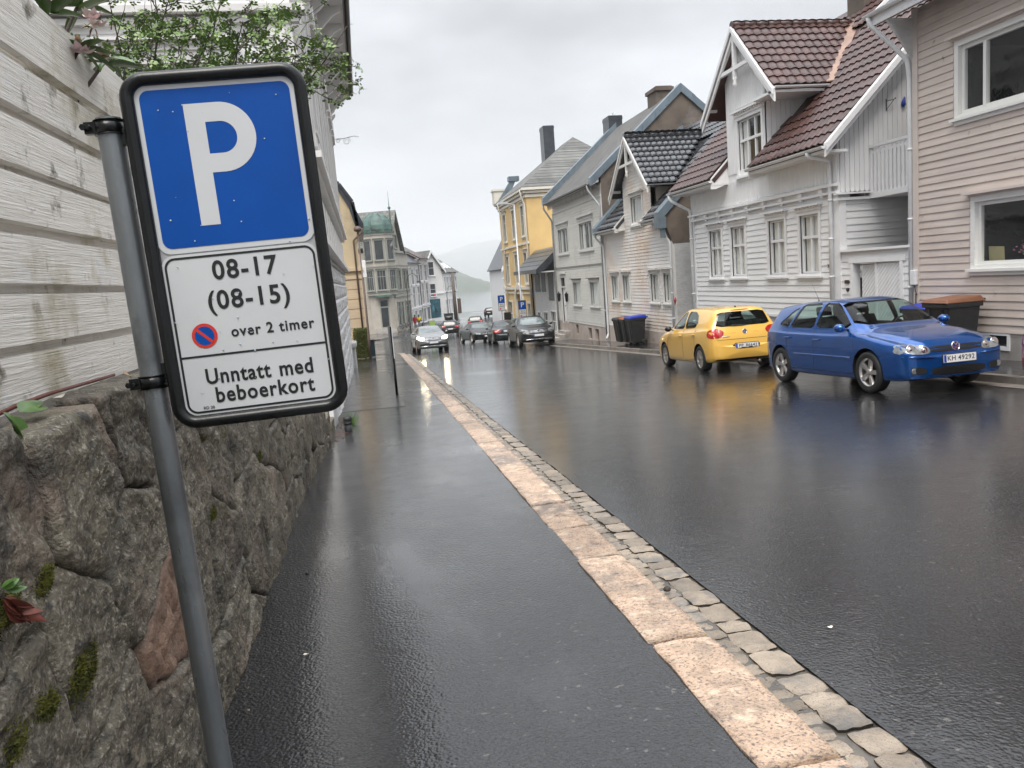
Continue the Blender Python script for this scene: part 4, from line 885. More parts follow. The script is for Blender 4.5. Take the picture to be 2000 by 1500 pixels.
while k < G1-.3: mb.prism([(GEx+.08,k,5.50),(GEx+.08,k+.16,5.50),(GEx+.08,k+.12,5.28),(GEx+.08,k+.08,5.18),(GEx+.08,k+.04,5.28)],(.03,0,0)); k += .24
mb.box((GEx+.06,G0+.3,5.44),(GEx+.13,G1-.2,5.54)); o_ = mb.build('eave_fringe','grey_cap',hg); o_['kind'] = 'stuff'
mb = MB(); mb.box((GEx,G0+.25,5.46),(FX+.02,G1-.15,5.50)); mb.build('soffit','grey_cap',hg)
gutter(hg,(GEx-.06,G0+.3,GEz-.02),(GEx-.06,G1+.1,GEz-.02),'grey_metal'); 
pipe(hg,[(GEx-.06,G0+.45,GEz-.08),(GEx-.05,G0+.42,5.3),(FX-.09,G0+.10,4.55),(FX-.09,G0+.10,-1.4)],.05,'grey_metal',clamps=4)
pipe(hg,[(GEx-.06,G1+.05,GEz-.08),(GEx-.05,G1+.02,5.3),(FX-.09,G1-.05,4.6),(FX-.09,G1-.05,-1.7)],.05,'grey_metal',clamps=4)
def chimney(parent, x, y0, y1, z0, z1, mat, pots=0, cap=.06, dx=.5):
    mb = MB(); mb.box((x-dx,y0,z0),(x+dx,y1,z1)); mb.box((x-dx-cap,y0-cap,z1-.22),(x+dx+cap,y1+cap,z1-.05)); ch = mb.build('chimney',mat,parent)
    for k in range(pots):
        yy = y0+(y1-y0)*(k+.5)/pots; m = MB(); m.tube([(x,yy-.2,z1),(x,yy-.18,z1+.14),(x,yy,z1+.22),(x,yy+.18,z1+.14),(x,yy+.2,z1)],.02,6); m.build('chimney_hoop','white_metal',ch)
chimney(hg,15.0,43.9,45.0,8.6,10.25,'slate_dark',2,.02,.40)
chimney(hg,15.2,37.1,38.3,8.6,10.2,'brown_render',0,.08,.40)
# ================================================================== LOW SHED with awning roof
hs = thing('shed_annex','low white annex with dark slate awning roof and shuttered openings','annex',(FX,47.4,gz(47.4)))
S0, S1 = 44.1, 50.4
SW = [(44.9,46.2,.1,1.75),(46.9,48.0,.6,1.75),(48.4,49.8,.6,1.75)]; SG = [(44.7,45.9,-1.75,-.55),(46.7,47.8,-1.7,-.65),(48.8,49.5,-1.7,-.7)]
mb = wall_panels(RF,S0,S1,-3.0,2.2,SW+SG,.25); mb.build('wall','white_masonry',hs)
mb = MB(); mb.box((FX+.25,S0,-2.6),(FX+5,S1,3.2)); mb.build('inner_wall','white_masonry',hs)
pmat('shutter_grey',(0.13,0.145,0.15),.5,var=.1,vscale=4)
for a,b,c,d in SW:
    m = MB(); n_ = 4
    for k in range(n_): t0 = a+(b-a)*k/n_; m.fbox(RF,t0+.02,a+(b-a)*(k+1)/n_-.02,c,d,-.06,.02)
    m.fbox(RF,a,b,c+.1,c+.2,.02,.04); m.fbox(RF,a,b,d-.2,d-.1,.02,.04); m.build('shutter','shutter_grey',hs)
for a,b,c,d in SG: window(hs,RF,a,b,c,d,cols=2,rows=(.5,),trim='window_white',casing=.05,sill=False,glass='dark_pane')
mb = MB(); A = (FX-1.15,1.95); B = (FX+.35,3.25); n_ = 5
for r_ in range(n_):
    for k in range(6):
        y0_, y1_ = S0-.1+(S1-S0+.4)*k/6, S0-.1+(S1-S0+.4)*(k+1)/6-.02; xa, xb = A[0]+(B[0]-A[0])*r_/n_, A[0]+(B[0]-A[0])*(r_+1)/n_; za, zb_ = A[1]+(B[1]-A[1])*r_/n_, A[1]+(B[1]-A[1])*(r_+1)/n_
        m = MB(); m.hexa([(xa,y0_,za),(xa,y1_,za),(xb,y1_,zb_-.02),(xb,y0_,zb_-.02),(xa,y0_,za+.035),(xa,y1_,za+.035),(xb,y1_,zb_),(xb,y0_,zb_)]); m.build('roof_slab','slate_dark',hs)
mb = MB(); mb.prism([(A[0]-.02,S0-.14,A[1]+.04),(A[0]-.02,S0-.14,A[1]-.2),(A[0]+.55,S0-.14,A[1]+.02),(B[0],S0-.14,B[1]-.35),(B[0],S0-.14,B[1]+.04)],(0,.05,0)); mb.box((A[0]-.05,S0-.1,A[1]-.2),(A[0],S1+.3,A[1]+.02)); mb.build('fascia','slate_dark',hs)
mb = MB(); mb.box((FX-.9,S0-.05,1.78),(FX+.1,S1+.2,1.85)); mb.build('soffit','white_trim',hs)
pipe(hs,[(FX-.1,S1-.05,1.8),(FX-.1,S1-.05,gz(50)+.1)],.05,'black_metal')
# ================================================================== YELLOW CORNER BUILDING
hy = thing('town_building','ochre yellow plastered building with white cornice, tall windows and grey slate hip roof','building',(FX,56,gz(56)))
pmat('ochre',(0.66,0.46,0.20),.7,var=.05,vscale=1.2,bump=.15,bscale=30,spots=((0.50,0.34,0.16),.7,.62,.85))
pmat('yellow_trim',(0.70,0.665,0.58),.55,var=.06,vscale=3,spots=((.45,.42,.36),2,.62,.85))
Y0, Y1 = 50.75, 60.9; YT = 7.25
YU = [(51.8,52.7,4.35,6.3),(55.0,55.9,4.35,6.3),(58.4,59.3,4.35,6.3)]; YM = [(51.8,52.7,1.2,3.2),(55.0,55.9,1.2,3.2),(58.4,59.3,1.2,3.2)]; YG = [(51.6,52.6,-2.2,-.2),(54.0,56.2,-3.0,.35),(58.2,59.4,-2.4,-.2)]
wall_panels(RF,Y0,Y1,-3.2,YT,YU+YM+YG,.3).build('wall','ochre',hy)
mb = MB(); mb.box((FX+.3,Y0,-3),(FX+9,Y0+.25,YT)); mb.build('side_wall','ochre',hy); mb = MB(); mb.box((FX+.3,Y0+.3,-3),(FX+9,Y1,YT)); mb.build('inner_wall','ochre',hy)
for a,b,c,d in YU+YM: window(hy,RF,a,b,c,d,cols=2,rows=(.68,),trim='yellow_trim',casing=.15,cap=.14,glass='dark_pane')
for a,b,c,d in (YG[0],YG[2]): window(hy,RF,a,b,c,d,cols=2,rows=(.6,),trim='yellow_trim',casing=.14,glass='dark_pane')
pmat('brown_wood',(0.20,0.10,0.04),.45,var=.2,vscale=3,stretch=(6,6,.6))
m = MB(); a,b,c,d = YG[1]; m.fbox(RF,a,b,c,d-.4,-.2,-.12); m.fbox(RF,(a+b)/2-.03,(a+b)/2+.03,c,d-.4,-.12,-.09); dr = m.build('door','brown_wood',hy)
m = MB()
for q in range(12):
    t0,t1 = math.pi*q/12, math.pi*(q+1)/12; cu_,cv = (a+b)/2, d-.55
    for (r0,r1) in ((1.1,1.4),): m.prism([RF(cu_+r0*math.cos(t0),cv+r0*math.sin(t0),.0),RF(cu_+r1*math.cos(t0),cv+r1*math.sin(t0),.0),RF(cu_+r1*math.cos(t1),cv+r1*math.sin(t1),.0),RF(cu_+r0*math.cos(t1),cv+r0*math.sin(t1),.0)],RF.N*.15)
m.fbox(RF,a-.3,a,c,d-.5,0,.15); m.fbox(RF,b,b+.3,c,d-.5,0,.15); m.build('portal','yellow_trim',hy)
for zz,pr,hh in ((YT-.55,.10,.18),(YT-.3,.22,.14),(YT-.12,.36,.16),(3.75,.10,.14),(.75,.14,.20),(.45,.08,.10)):
    m = MB(); m.fbox(RF,Y0-.02,Y1+.1,zz,zz+hh,0,pr)
    if zz > 6: m.box((FX-pr,Y0-pr,zz),(FX+9,Y0+.0,zz+hh))
    m.build('cornice','yellow_trim',hy)
m = MB(); k = Y0+.2
while k < Y1: m.fbox(RF,k,k+.14,YT-.33,YT-.2,.05,.2); k += .32
o_ = m.build('dentil_band','yellow_trim',hy); o_['kind'] = 'stuff'
for k in range(9):
    m = MB(); z0_ = -2.9+k*.40; m.fbox(RF,Y0,Y0+.75,z0_,z0_+.36,0,.05); m.build('quoin','ochre',hy)
for yy in (Y0+.1,Y1-1.6): pipe(hy,[(FX-.36,yy,YT-.05),(FX-.3,yy,YT-.5),(FX-.12,yy,YT-1.0),(FX-.12,yy,-2.5)],.05,'yellow_trim')
# roof: hip with slate, small dark part and turret parapet at the far corner
ex, ez = FX-.38, YT+.05
m = MB(); rX, rZ = 15.3, 10.9
m.add([(ex,Y0-.35,ez),(ex,Y1,ez),(rX,Y1-4,rZ),(rX,Y0+3.2,rZ),(19.8,Y0-.35,ez),(19.8,Y1,ez)],[(0,1,2,3),(0,3,4),(4,3,2,5),(1,5,2),(0,4,5,1)]); m.build('roof','slate_grey',hy)
chimney(hy,14.3,56.7,57.8,8.5,12.25,'slate_dark',2,.02,.40)
m = MB(); m.box((FX-.45,Y1-.9,YT),(FX+.55,Y1+.1,YT+1.0)); m.box((FX-.52,Y1-.97,YT+.95),(FX+.62,Y1+.17,YT+1.1)); m.build('parapet_pier','yellow_trim',hy)
m = MB(); m.prism([(FX-.2,Y1-1.2,YT+.2),(FX+.5,Y1-1.2,YT+.2),(FX+1.3,Y1-1.2,YT+1.75),(FX+.9,Y1-1.2,YT+1.75)],(0,.5,0)); m.box((FX+.7,Y1-1.3,YT+1.6),(FX+1.5,Y1-.6,YT+1.95)); m.build('gable_scroll','zinc',hy)
# ================================================================== WHITE GABLE HOUSE beyond
h5 = thing('wooden_house','white house with decorated gable seen past the ochre building','house',(15.3,85,gz(85)))
OX = 1.1; G5 = frame((OX,84.5,0),(1,0,0),(0,-1,0)); HX, HP = 16.9, 8.0
gtp = lambda u: HP-.25-abs(u-HX)*1.72
W5 = [(14.55,15.1,2.0,3.9),(14.55,15.1,-1.2,.8)]
m = MB(); m.prism([G5(14.1,-5,0),G5(19.8,-5,0),G5(19.8,gtp(19.8),0),G5(HX,gtp(HX),0),G5(14.1,gtp(14.1),0)],(0,.3,0)); m.build('wall','white_board_x',h5)
SF5 = frame((14.1+OX,0,0),(0,1,0),(-1,0,0)); m = MB(); m.fbox(SF5,84.5,94,-5,3.0,-.3,0); m.build('side_wall','white_board',h5)
clapboards(h5,G5,14.1,19.7,-3.6,6.8,.2,[(a-.1,b+.1,c-.1,d+.1) for a,b,c,d in W5],'white_board_x',clip=lambda h: (HX-(HP-.25-h)/1.72,HX+(HP-.25-h)/1.72))
G5b = frame((OX,84.38,0),(1,0,0),(0,-1,0))
for a,b,c,d in W5: window(h5,G5b,a,b,c,d,cols=1,rows=(.6,),trim='white_trim',casing=.12,glass='dark_pane',cap=.1)
m = MB()
for s_ in (-1,1):
    a = V((HX+OX,83.7,HP)); b = V((HX+OX+s_*3.1,83.7,HP-5.35)); m = MB(); m.prism([a,b,b+V((0,0,-.45)),a+V((0,0,-.5))],(0,.08,0)); m.build('barge_board','white_trim',h5); m = MB(); m.prism([a+V((0,.08,0)),b+V((0,.08,0)),b+V((0,10,0)),a+V((0,10,0))],(0,0,-.1)); m.build('roof','slate_dark',h5)
HX += OX; m = MB(); m.tube([(HX-2.6,83.8,HP-4.6),(HX-2.0,83.8,HP-3.9),(HX-1.0,83.8,HP-3.4),(HX,83.8,HP-3.2)],.09,6); m.lathe((HX-2.0,83.8,HP-4.1),[(.02,0),(.12,.2),(.05,.4)],8); m.build('gable_ornament','white_trim',h5)
m = MB(); m.box((13.9+OX,84.2,-1.75),(14.9+OX,85,-1.6)); m.box((13.9+OX,84.2,1.55),(14.9+OX,84.6,1.68)); m.build('string_course','white_trim',h5)
# ================================================================== STONE WALL (left)
pmat('stone', (0.125,0.110,0.080), 0.55, var=0.35, vscale=6, bump=1.0, bscale=34, bdist=0.022, rnd=0.28, rvar=0.2, rscale=9,
     spots=[((0.045,0.04,0.033), 3.5, 0.52, 0.68), ((0.17,0.125,0.095), 2.1, 0.56, 0.72), ((0.06,0.058,0.022), 2.7, 0.60, 0.72), ((0.05,0.045,0.038), 22, 0.55, 0.64)], fine=(75,(0.29,0.26,0.21),0.54,0.66), detail=9)
pmat('stone_red', (0.20,0.125,0.085), 0.55, var=0.3, vscale=6, bump=1.0, bscale=42, bdist=0.012, spots=[((0.07,0.055,0.042), 4, 0.52, 0.7)], fine=(150,(0.3,0.22,0.17),0.60,0.72), detail=9)
pmat('joint', (0.035,0.03,0.024), 0.8, var=0.4, vscale=12, bump=0.8, bscale=40, spots=((0.09,0.08,0.068),4,.55,.7))
pmat('moss', (0.13,0.13,0.015), 0.9, var=0.5, vscale=30, col2=(0.05,0.055,0.008))
sw = thing('stone_wall','old rubble stone wall with moss below the white board fence','wall',(-0.9,6,gz(6)))
def wall_x(h, Y):   # face of the wall (slight batter)
    return -0.80 + 0.05*(1-(h-gz(Y))/1.5) + (0.0 if Y < 8 else (Y-8)*0.022)
def wall_top(Y): return 1.36 if Y < 6.2 else (1.36-(Y-6.2)*0.27)
rv = random.Random(21)
seeds = []
Y = 0.2; col = 0
while Y < 13.4:
    w_ = rv.uniform(0.40,0.85); hbot = gz(Y+w_/2)-0.12; h = hbot - rv.uniform(0,.2)
    while h < wall_top(Y+w_/2)+0.1:
        hh = rv.uniform(0.22,0.60); seeds.append((Y+w_/2+rv.uniform(-.13,.13), h+hh/2+rv.uniform(-.06,.06))); h += hh
    Y += w_
def clip_poly(poly, a, b, c):   # keep a*x+b*y <= c
    outp = []
    for i in range(len(poly)):
        p, q = poly[i], poly[(i+1)%len(poly)]; dp = a*p[0]+b*p[1]-c; dq = a*q[0]+b*q[1]-c
        if dp <= 0: outp.append(p)
        if dp*dq < 0: t = dp/(dp-dq); outp.append((p[0]+(q[0]-p[0])*t, p[1]+(q[1]-p[1])*t))
    return outp
for i,(sx,sy) in enumerate(seeds):
    poly = [(sx-.8,sy-.8),(sx+.8,sy-.8),(sx+.8,sy+.8),(sx-.8,sy+.8)]
    for j,(tx,ty) in enumerate(seeds):
        if i == j or abs(tx-sx) > 1.6 or abs(ty-sy) > 1.6: continue
        a, b = tx-sx, ty-sy; c = (tx*tx+ty*ty-sx*sx-sy*sy)/2; ln = math.hypot(a,b)
        poly = clip_poly(poly, a/ln, b/ln, c/ln-0.004)
        if len(poly) < 3: break
    if len(poly) < 3: continue
    poly = clip_poly(poly,-1,0,-0.25); poly = clip_poly(poly,1,0,12.95)
    tp = wall_top(sx); poly = clip_poly(poly,0,1,tp+mnoise.noise(V((sx*2,3,1)))*.03) if poly else poly
    poly = clip_poly(poly,0,-1,-(gz(sx)-0.15)) if poly else poly
    if len(poly) < 3: continue
    ar = abs(sum(p[0]*q[1]-q[0]*p[1] for p,q in zip(poly,poly[1:]+poly[:1])))/2
    if ar < 0.015: continue
    near = sx < 5.0; nper = 72 if near else 36; nr = 20 if near else 9
    per = [math.dist(p,q) for p,q in zip(poly,poly[1:]+poly[:1])]; tot = sum(per)
    cont = []
    for k in range(nper):
        d_ = tot*k/nper; m_ = 0
        while d_ > per[m_]: d_ -= per[m_]; m_ += 1
        p, q = poly[m_], poly[(m_+1)%len(poly)]; t = d_/per[m_]; cont.append((p[0]+(q[0]-p[0])*t, p[1]+(q[1]-p[1])*t))
    # round the corners a little and wobble the outline
    for _ in range(2): cont = [((a[0]+2*b[0]+c[0])/4,(a[1]+2*b[1]+c[1])/4) for a,b,c in zip(cont[-1:]+cont[:-1],cont,cont[1:]+cont[:1])]
    cont = [(p[0]+mnoise.noise(V((p[0]*9,p[1]*9,i)))*.014, p[1]+mnoise.noise(V((p[0]*9,p[1]*9,i+50)))*.014) for p in cont]
    cx = sum(p[0] for p in cont)/nper; cy = sum(p[1] for p in cont)/nper; bulge = rv.uniform(-.008,.014); tilt = (rv.uniform(-.05,.05), rv.uniform(-.05,.05)); sdn = rv.uniform(0,50)
    mb = MB(); mb.smooth = True
    def SP(r, k):
        p = cont[k]; Yp = cx+(p[0]-cx)*r; h = cy+(p[1]-cy)*r
        edge = max(0.0,(r-0.88)/0.12)
        dx = bulge + tilt[0]*(Yp-cx)+tilt[1]*(h-cy) - 0.019*edge**2.0
        v = V((Yp,h,sdn))
        dx += mnoise.fractal(v*5.0,1.0,2.1,4)*0.016*(1-.3*edge) + (abs(mnoise.noise(v*11))-.25)*0.026 + (abs(mnoise.noise(v*27))-.25)*0.012 + mnoise.noise(v*60)*0.004
        return (wall_x(h,Yp)+dx, Yp, h)
    mb.v.append((SP(0,0)))
    for r_ in range(1,nr+1):
        rr_ = (r_/nr)**0.8
        for k in range(nper): mb.v.append(SP(rr_,k))
    for k in range(nper):   # skirt into the wall
        x,yy,zz = mb.v[1+(nr-1)*nper+k]; mb.v.append((x-.12,yy,zz))
    for k in range(nper): mb.f.append([0,1+k,1+(k+1)%nper]); mb.mi.append(0); mb.sm.append(True)
    for r_ in range(nr):
        for k in range(nper): a = 1+r_*nper; mb.f.append([a+k,a+nper+k,a+nper+(k+1)%nper,a+(k+1)%nper]); mb.mi.append(0); mb.sm.append(True)
    red = 2.72 < sx < 3.35 and 0.35 < sy < 0.85
    mkobj('stone', mb.mesh('stone','stone_red' if red else 'stone'), sw)
mb = MB()
ysw = [0.2+k*.5 for k in range(26)]
for a,b in zip(ysw,ysw[1:]):
    mb.hexa([(-1.5,a,gz(a)-.3),(-.845,a,gz(a)-.3),(-.845,b,gz(b)-.3),(-1.5,b,gz(b)-.3),(-1.5,a,wall_top(a)-.02),(-.85,a,wall_top(a)-.04),(-.85,b,wall_top(b)-.04),(-1.5,b,wall_top(b)-.02)])
mb.build('core','joint',sw)
# moss cushions in the joints
for (px,py,sz) in ((170,1305,.05),(150,1325,.04),(90,1380,.035),(20,1470,.06),(505,890,.035),(498,905,.03),(415,1005,.035),(525,1005,.04),(528,1050,.03),(452,1170,.022),(85,1135,.03),(10,1190,.04),(395,850,.03)):
    p = onX(px,py,-.785); m = MB(); rq = random.Random(px); dr_ = V((0,rq.uniform(.5,1),rq.uniform(-.2,.6))).normalized()
    for k in range(900):
        s_ = rq.gauss(0,1); q_ = rq.gauss(0,.42); c = p+dr_*(s_*sz*.8)+V((0,-dr_.z,dr_.y))*(q_*sz)+V((max(0,.018-abs(q_)*.012-abs(s_)*.006)*rq.random()**.4,0,0)); a = V((rq.gauss(.6,.6),rq.gauss(0,1),rq.gauss(.3,1))).normalized(); b = a.cross(V((rq.random(),rq.random(),rq.random()-.5))).normalized(); e_ = rq.uniform(.0025,.006); m.add([c-b*e_*.45,c+b*e_*.45,c+a*e_*2],[(0,1,2)])
    m.build('moss','moss',sw,recalc=False)
# ivy leaves on the wall top, fern in a joint
pmat('ivy', (0.07,0.15,0.025), 0.35, var=0.35, vscale=25, rnd=.2, coat=.3, crough=.2)
pmat('leaf_dry', (0.42,0.27,0.13), 0.6, var=.3, vscale=30, rnd=.2)
pmat('leaf_brown', (0.16,0.045,0.03), 0.6, var=.3, vscale=30, rnd=.2)
def leaf_mesh(name, mat, L_=1.0, W_=.34, fold=.12, curl=.25, n=7):
    mb = MB(); mb.smooth = True
    for i in range(n+1):
        t = i/n; w = W_*math.sin(math.pi*min(1,t**.8))**.8*(1-.25*t); z = -curl*t*t*L_
        for s_ in (-1,-.5,0,.5,1): mb.v.append((t*L_, s_*w, z+abs(s_)*fold*w*2))
    for i in range(n):
        for j in range(4): a = i*5+j; mb.f.append([a,a+5,a+6,a+1]); mb.mi.append(0); mb.sm.append(True)
    return mb.mesh(name, mat)
def place_leaf(me, parent, p, d, size, roll=0.0, name='leaf', up=V((0,0,1))):
    d = V(d).normalized(); s_ = d.cross(up)
    if s_.length < .01: s_ = d.cross(V((0,1,0)))
    s_.normalize(); n_ = s_.cross(d); m = Matrix.Identity(4); q = Matrix.Rotation(roll,3,d)
    s_ = q @ s_; n_ = q @ n_
    for i in range(3): m[i][0] = d[i]*size; m[i][1] = s_[i]*size; m[i][2] = n_[i]*size; m[i][3] = p[i]
    return mkobj(name, me, parent, mw=m)
iv = thing('ivy','few glossy green leaves growing at the foot of the board fence','plant',onX(30,835,-.86))
lm = leaf_mesh('leaf','ivy')
mb = MB(); q0 = onX(10,790,-.93); mb.tube([q0+V((0,-.1,-.02)),q0+V((0.01,.05,-.01)),q0+V((0,.3,-.01)),q0+V((0,.9,-.02))],.006,6); mb.build('stem','leaf_brown',iv)
for px,py,dx,dz,sz in ((5,805,.6,-1,.13),(20,812,.2,-1,.11),(38,805,1,.15,.10),(0,840,.5,-.6,.10),(52,800,.9,.35,.06)): place_leaf(lm,iv,onX(px,py,-.88),(.35,dx*.8,dz),sz,roll=.5)
place_leaf(leaf_mesh('leaf','leaf_dry'),iv,onX(243,730,-.9),(.3,.8,-.35),.09,roll=.6)
fn = thing('fern','small red brown and green fern growing in a wall joint','plant',onX(5,1190,-.77))
lb = leaf_mesh('leaf','leaf_brown',W_=.2); lg = leaf_mesh('leaf','ivy',W_=.3)
for k in range(9): place_leaf(lb,fn,onX(4+k,1165+k*4,-.765),(.6,.5+.1*k,-.9),.07+.01*(k%3),roll=k)
for k in range(5): place_leaf(lg,fn,onX(2+k*3,1150,-.765),(.6,.5,.5-.2*k),.035,roll=k)
# ================================================================== BOARD FENCE
pmat('fence_paint', (0.88,0.85,0.79), 0.5, var=0.10, vscale=2.2, col2=(0.70,0.66,0.59), bump=1.0, bscale=7, stretch=(14,0.8,26), bdist=0.006, rnd=0.06,
     spots=[((0.36,0.31,0.17), 1.9, 0.54, 0.70), ((0.17,0.15,0.11), 7.0, 0.59, 0.70), ((0.78,0.77,0.75), 3.1, 0.60, 0.68)], detail=9)
fe = thing('board_fence','weathered white horizontal board fence with green algae stains on top of the stone wall','fence',(-1.0,4,1.36))
FF = frame((-1.0,0,0),(0,1,0),(1,0,0)); rq = random.Random(9)
for k in range(6):
    h = 1.355+k*.178
    m = MB(); m.fbox(FF,.7,8.6,h+.10,h+.21,-.035,-.012); m.build('back_board','fence_paint',fe,bevel=.002)
for k in range(7):
    h = 1.355+k*.178+rq.uniform(-.004,.004); hh = .152 if k < 6 else .225
    m = MB(); n_ = 26; y0_, y1_ = .7, 8.6
    for i in range(n_+1):
        yy = y0_+(y1_-y0_)*i/n_; wob = mnoise.noise(V((yy*1.3,k*7,0)))*.004; wx = mnoise.noise(V((yy*.8,k*5,9)))*.004
        m.v += [(-1.0+wx,yy,h+wob),(-.973+wx,yy,h+wob+.004),(-.975+wx,yy,h+hh+wob-.004),(-1.0+wx,yy,h+hh+wob)]
    for i in range(n_):
        for j in range(4): a = i*4; m.f.append([a+j,a+4+j,a+4+(j+1)%4,a+(j+1)%4]); m.mi.append(0); m.sm.append(False)
    m.f.append([0,1,2,3]); m.mi.append(0); m.sm.append(False); m.build('front_board','fence_paint',fe)
for yy in (1.2,3.0,4.8,6.6,8.4): m = MB(); m.fbox(FF,yy-.04,yy+.04,1.28,2.62,-.13,-.036); m.build('post','fence_paint',fe)
# ================================================================== PARKING SIGN
pmat('sign_blue', (0.0005,0.060,0.30), 0.38, var=.06, vscale=6, spec=.25, bump=.03, bscale=200, spots=((0.001,0.072,0.335),2.2,.55,.7))
pmat('sign_white', (0.52,0.535,0.55), 0.36, var=.03, vscale=5, coat=.3, crough=.15)
pmat('sign_black', (0.012,0.013,0.014), 0.4)
pmat('sign_red', (0.55,0.035,0.02), 0.35)
pmat('frame_black', (0.006,0.007,0.0075), 0.25, var=.3, vscale=8, spec=.4, bump=.06, bscale=120)
pmat('galvanised', (0.20,0.215,0.225), 0.36, var=.22, vscale=4, metal=.65, rvar=.10, rscale=8, stretch=(3,3,.8), bump=.08, bscale=40, spots=[((0.11,0.12,0.125),3,.56,.70),((0.17,0.10,0.05),2.0,.74,.80)])
pmat('droplet', (0.42,0.47,0.55), 0.08, spec=.6)
ps = thing('parking_sign','large blue P parking sign with white time panel on a galvanised pole','sign',(-.6,2.42,gz(2.42)+.03))
SY = 2.40
c = [onY(236,152,SY+.012),onY(596,115,SY-.012),onY(679,802,SY-.012),onY(339,835,SY+.012)]
Uv = ((c[1]-c[0])+(c[2]-c[3])); Uv.normalize(); Vv = ((c[0]-c[3])+(c[1]-c[2])); Vv -= Uv*Vv.dot(Uv); Vv.normalize(); Nv = Uv.cross(Vv)
if Nv.y > 0: Nv = -Nv
O_ = sum((p for p in c), V())/4; SWd = ((c[1]-c[0]).length+(c[2]-c[3]).length)/2; SHt = ((c[0]-c[3]).length+(c[1]-c[2]).length)/2
def sp(u, v, d=0.0): return O_ + Uv*(u*SWd/2) + Vv*(v*SHt/2) + Nv*d     # u,v in -1..1
def su(u, v, d=0.0): return O_ + Uv*u + Vv*v + Nv*d                        # metres
def rrect(w, h, r, n=8):
    pts = []
    for cx_,cy_,a0 in ((w/2-r,h/2-r,0),(-w/2+r,h/2-r,90),(-w/2+r,-h/2+r,180),(w/2-r,-h/2+r,270)):
        for k in range(n+1): a = math.radians(a0+90*k/n); pts.append((cx_+r*math.cos(a),cy_+r*math.sin(a)))
    return pts
def plate(w, h, r, cu_, cv_, d0, d1, mat, name, parent=ps):
    m = MB(); m.prism([su(cu_+x,cv_+y,d0) for x,y in rrect(w,h,r)], Nv*(d1-d0)); return m.build(name, mat, parent)
FRW = .034; rc = .068
m = MB(); prof = [(0,-.016),(-.002,.010),(.006,.020),(.022,.021),(FRW-.003,.012),(FRW,.004),(FRW,-.016)]
rings = [[su(x,y,dd) for x,y in rrect(SWd-2*ins,SHt-2*ins,max(rc-ins,.012))] for ins,dd in prof]
nn = len(rings[0]); m.smooth = True
for rg in rings: m.v += [tuple(p) for p in rg]
for i in range(len(rings)-1):
    for k in range(nn): m.f.append([i*nn+k,i*nn+(k+1)%nn,(i+1)*nn+(k+1)%nn,(i+1)*nn+k]); m.mi.append(0); m.sm.append(True)
for k in range(nn): m.f.append([k,(k+1)%nn,(len(rings)-1)*nn+(k+1)%nn,(len(rings)-1)*nn+k]); m.mi.append(0); m.sm.append(True)
m.build('frame','frame_black',ps)
IW, IH = SWd-2*FRW+.004, SHt-2*FRW+.004
back = plate(IW,IH,.04,0,0,-.014,-.004,'grey_metal','back_plate')
# blue panel: top 48.6 %
top_h = IH*.497; bc = IH/2-top_h/2
wp = plate(IW,top_h,.036,0,bc,-.004,.0,'sign_white','blue_panel'); plate(IW-.030,top_h-.030,.026,0,bc,.0,.0012,'sign_blue','blue_field',wp)
# P as polygon with bowl
def poly_mark(pts_outer, holes_, d, mat, name, parent):
    bm = bmesh.new(); edges = []
    for ring in [pts_outer]+holes_:
        vs = [bm.verts.new(su(x,y,d)) for x,y in ring]; edges += [bm.edges.new((a,b)) for a,b in zip(vs,vs[1:]+vs[:1])]
    bmesh.ops.triangle_fill(bm, edges=edges, use_beauty=True); me = bpy.data.meshes.new(name); bm.to_mesh(me); bm.free(); me.materials.append(MATS[mat]); return mkobj(name, me, parent)
PH = top_h*.72; PW = IW*.425; stw = PW*.285
def Pp(x,y): return (x-PW*.50+IW*.005, bc-PH/2+y+top_h*.014)
R_ = PH*.285; cyb = PH-R_; xb = PW-R_
outer = [Pp(0,0),Pp(stw,0),Pp(stw,PH-2*R_),Pp(xb,PH-2*R_)]+[Pp(xb+R_*math.cos(a),cyb+R_*math.sin(a)) for a in [math.radians(-90+180*k/24) for k in range(1,24)]]+[Pp(xb,PH),Pp(0,PH)]
r2 = R_-stw*.98; inner = [Pp(stw,cyb-r2),Pp(xb,cyb-r2)]+[Pp(xb+r2*math.cos(a),cyb+r2*math.sin(a)) for a in [math.radians(-90+180*k/24) for k in range(1,24)]]+[Pp(xb,cyb+r2),Pp(stw,cyb+r2)]
poly_mark(outer,[inner],.0022,'sign_white','letter_p',wp)
# white panel with black border lines
low_h = IH-top_h-.004; lc = -IH/2+low_h/2
lp = plate(IW,low_h,.036,0,lc,-.004,.0,'sign_white','time_panel')
def ring_mark(w,h,r,cv_,t,mat,name,parent,d=.0012):
    m = MB(); a = rrect(w,h,r); b = rrect(w-2*t,h-2*t,max(r-t,.004)); n_ = len(a)
    m.add([su(x,cv_+y,d) for x,y in a]+[su(x,cv_+y,d) for x,y in b],[(k,(k+1)%n_,n_+(k+1)%n_,n_+k) for k in range(n_)]); return m.build(name,mat,parent,recalc=False)
ring_mark(IW-.016,low_h-.014,.030,lc,.0062,'sign_black','border',lp)
def strip_mark(u0,u1,v0,v1,mat,name,parent,d=.0013): m = MB(); m.quad(su(u0,v0,d),su(u1,v0,d),su(u1,v1,d),su(u0,v1,d)); return m.build(name,mat,parent,recalc=False)
ldiv = lc-low_h*.13; strip_mark(-IW/2+.012,IW/2-.012,ldiv-.003,ldiv+.003,'sign_black','divider',lp)
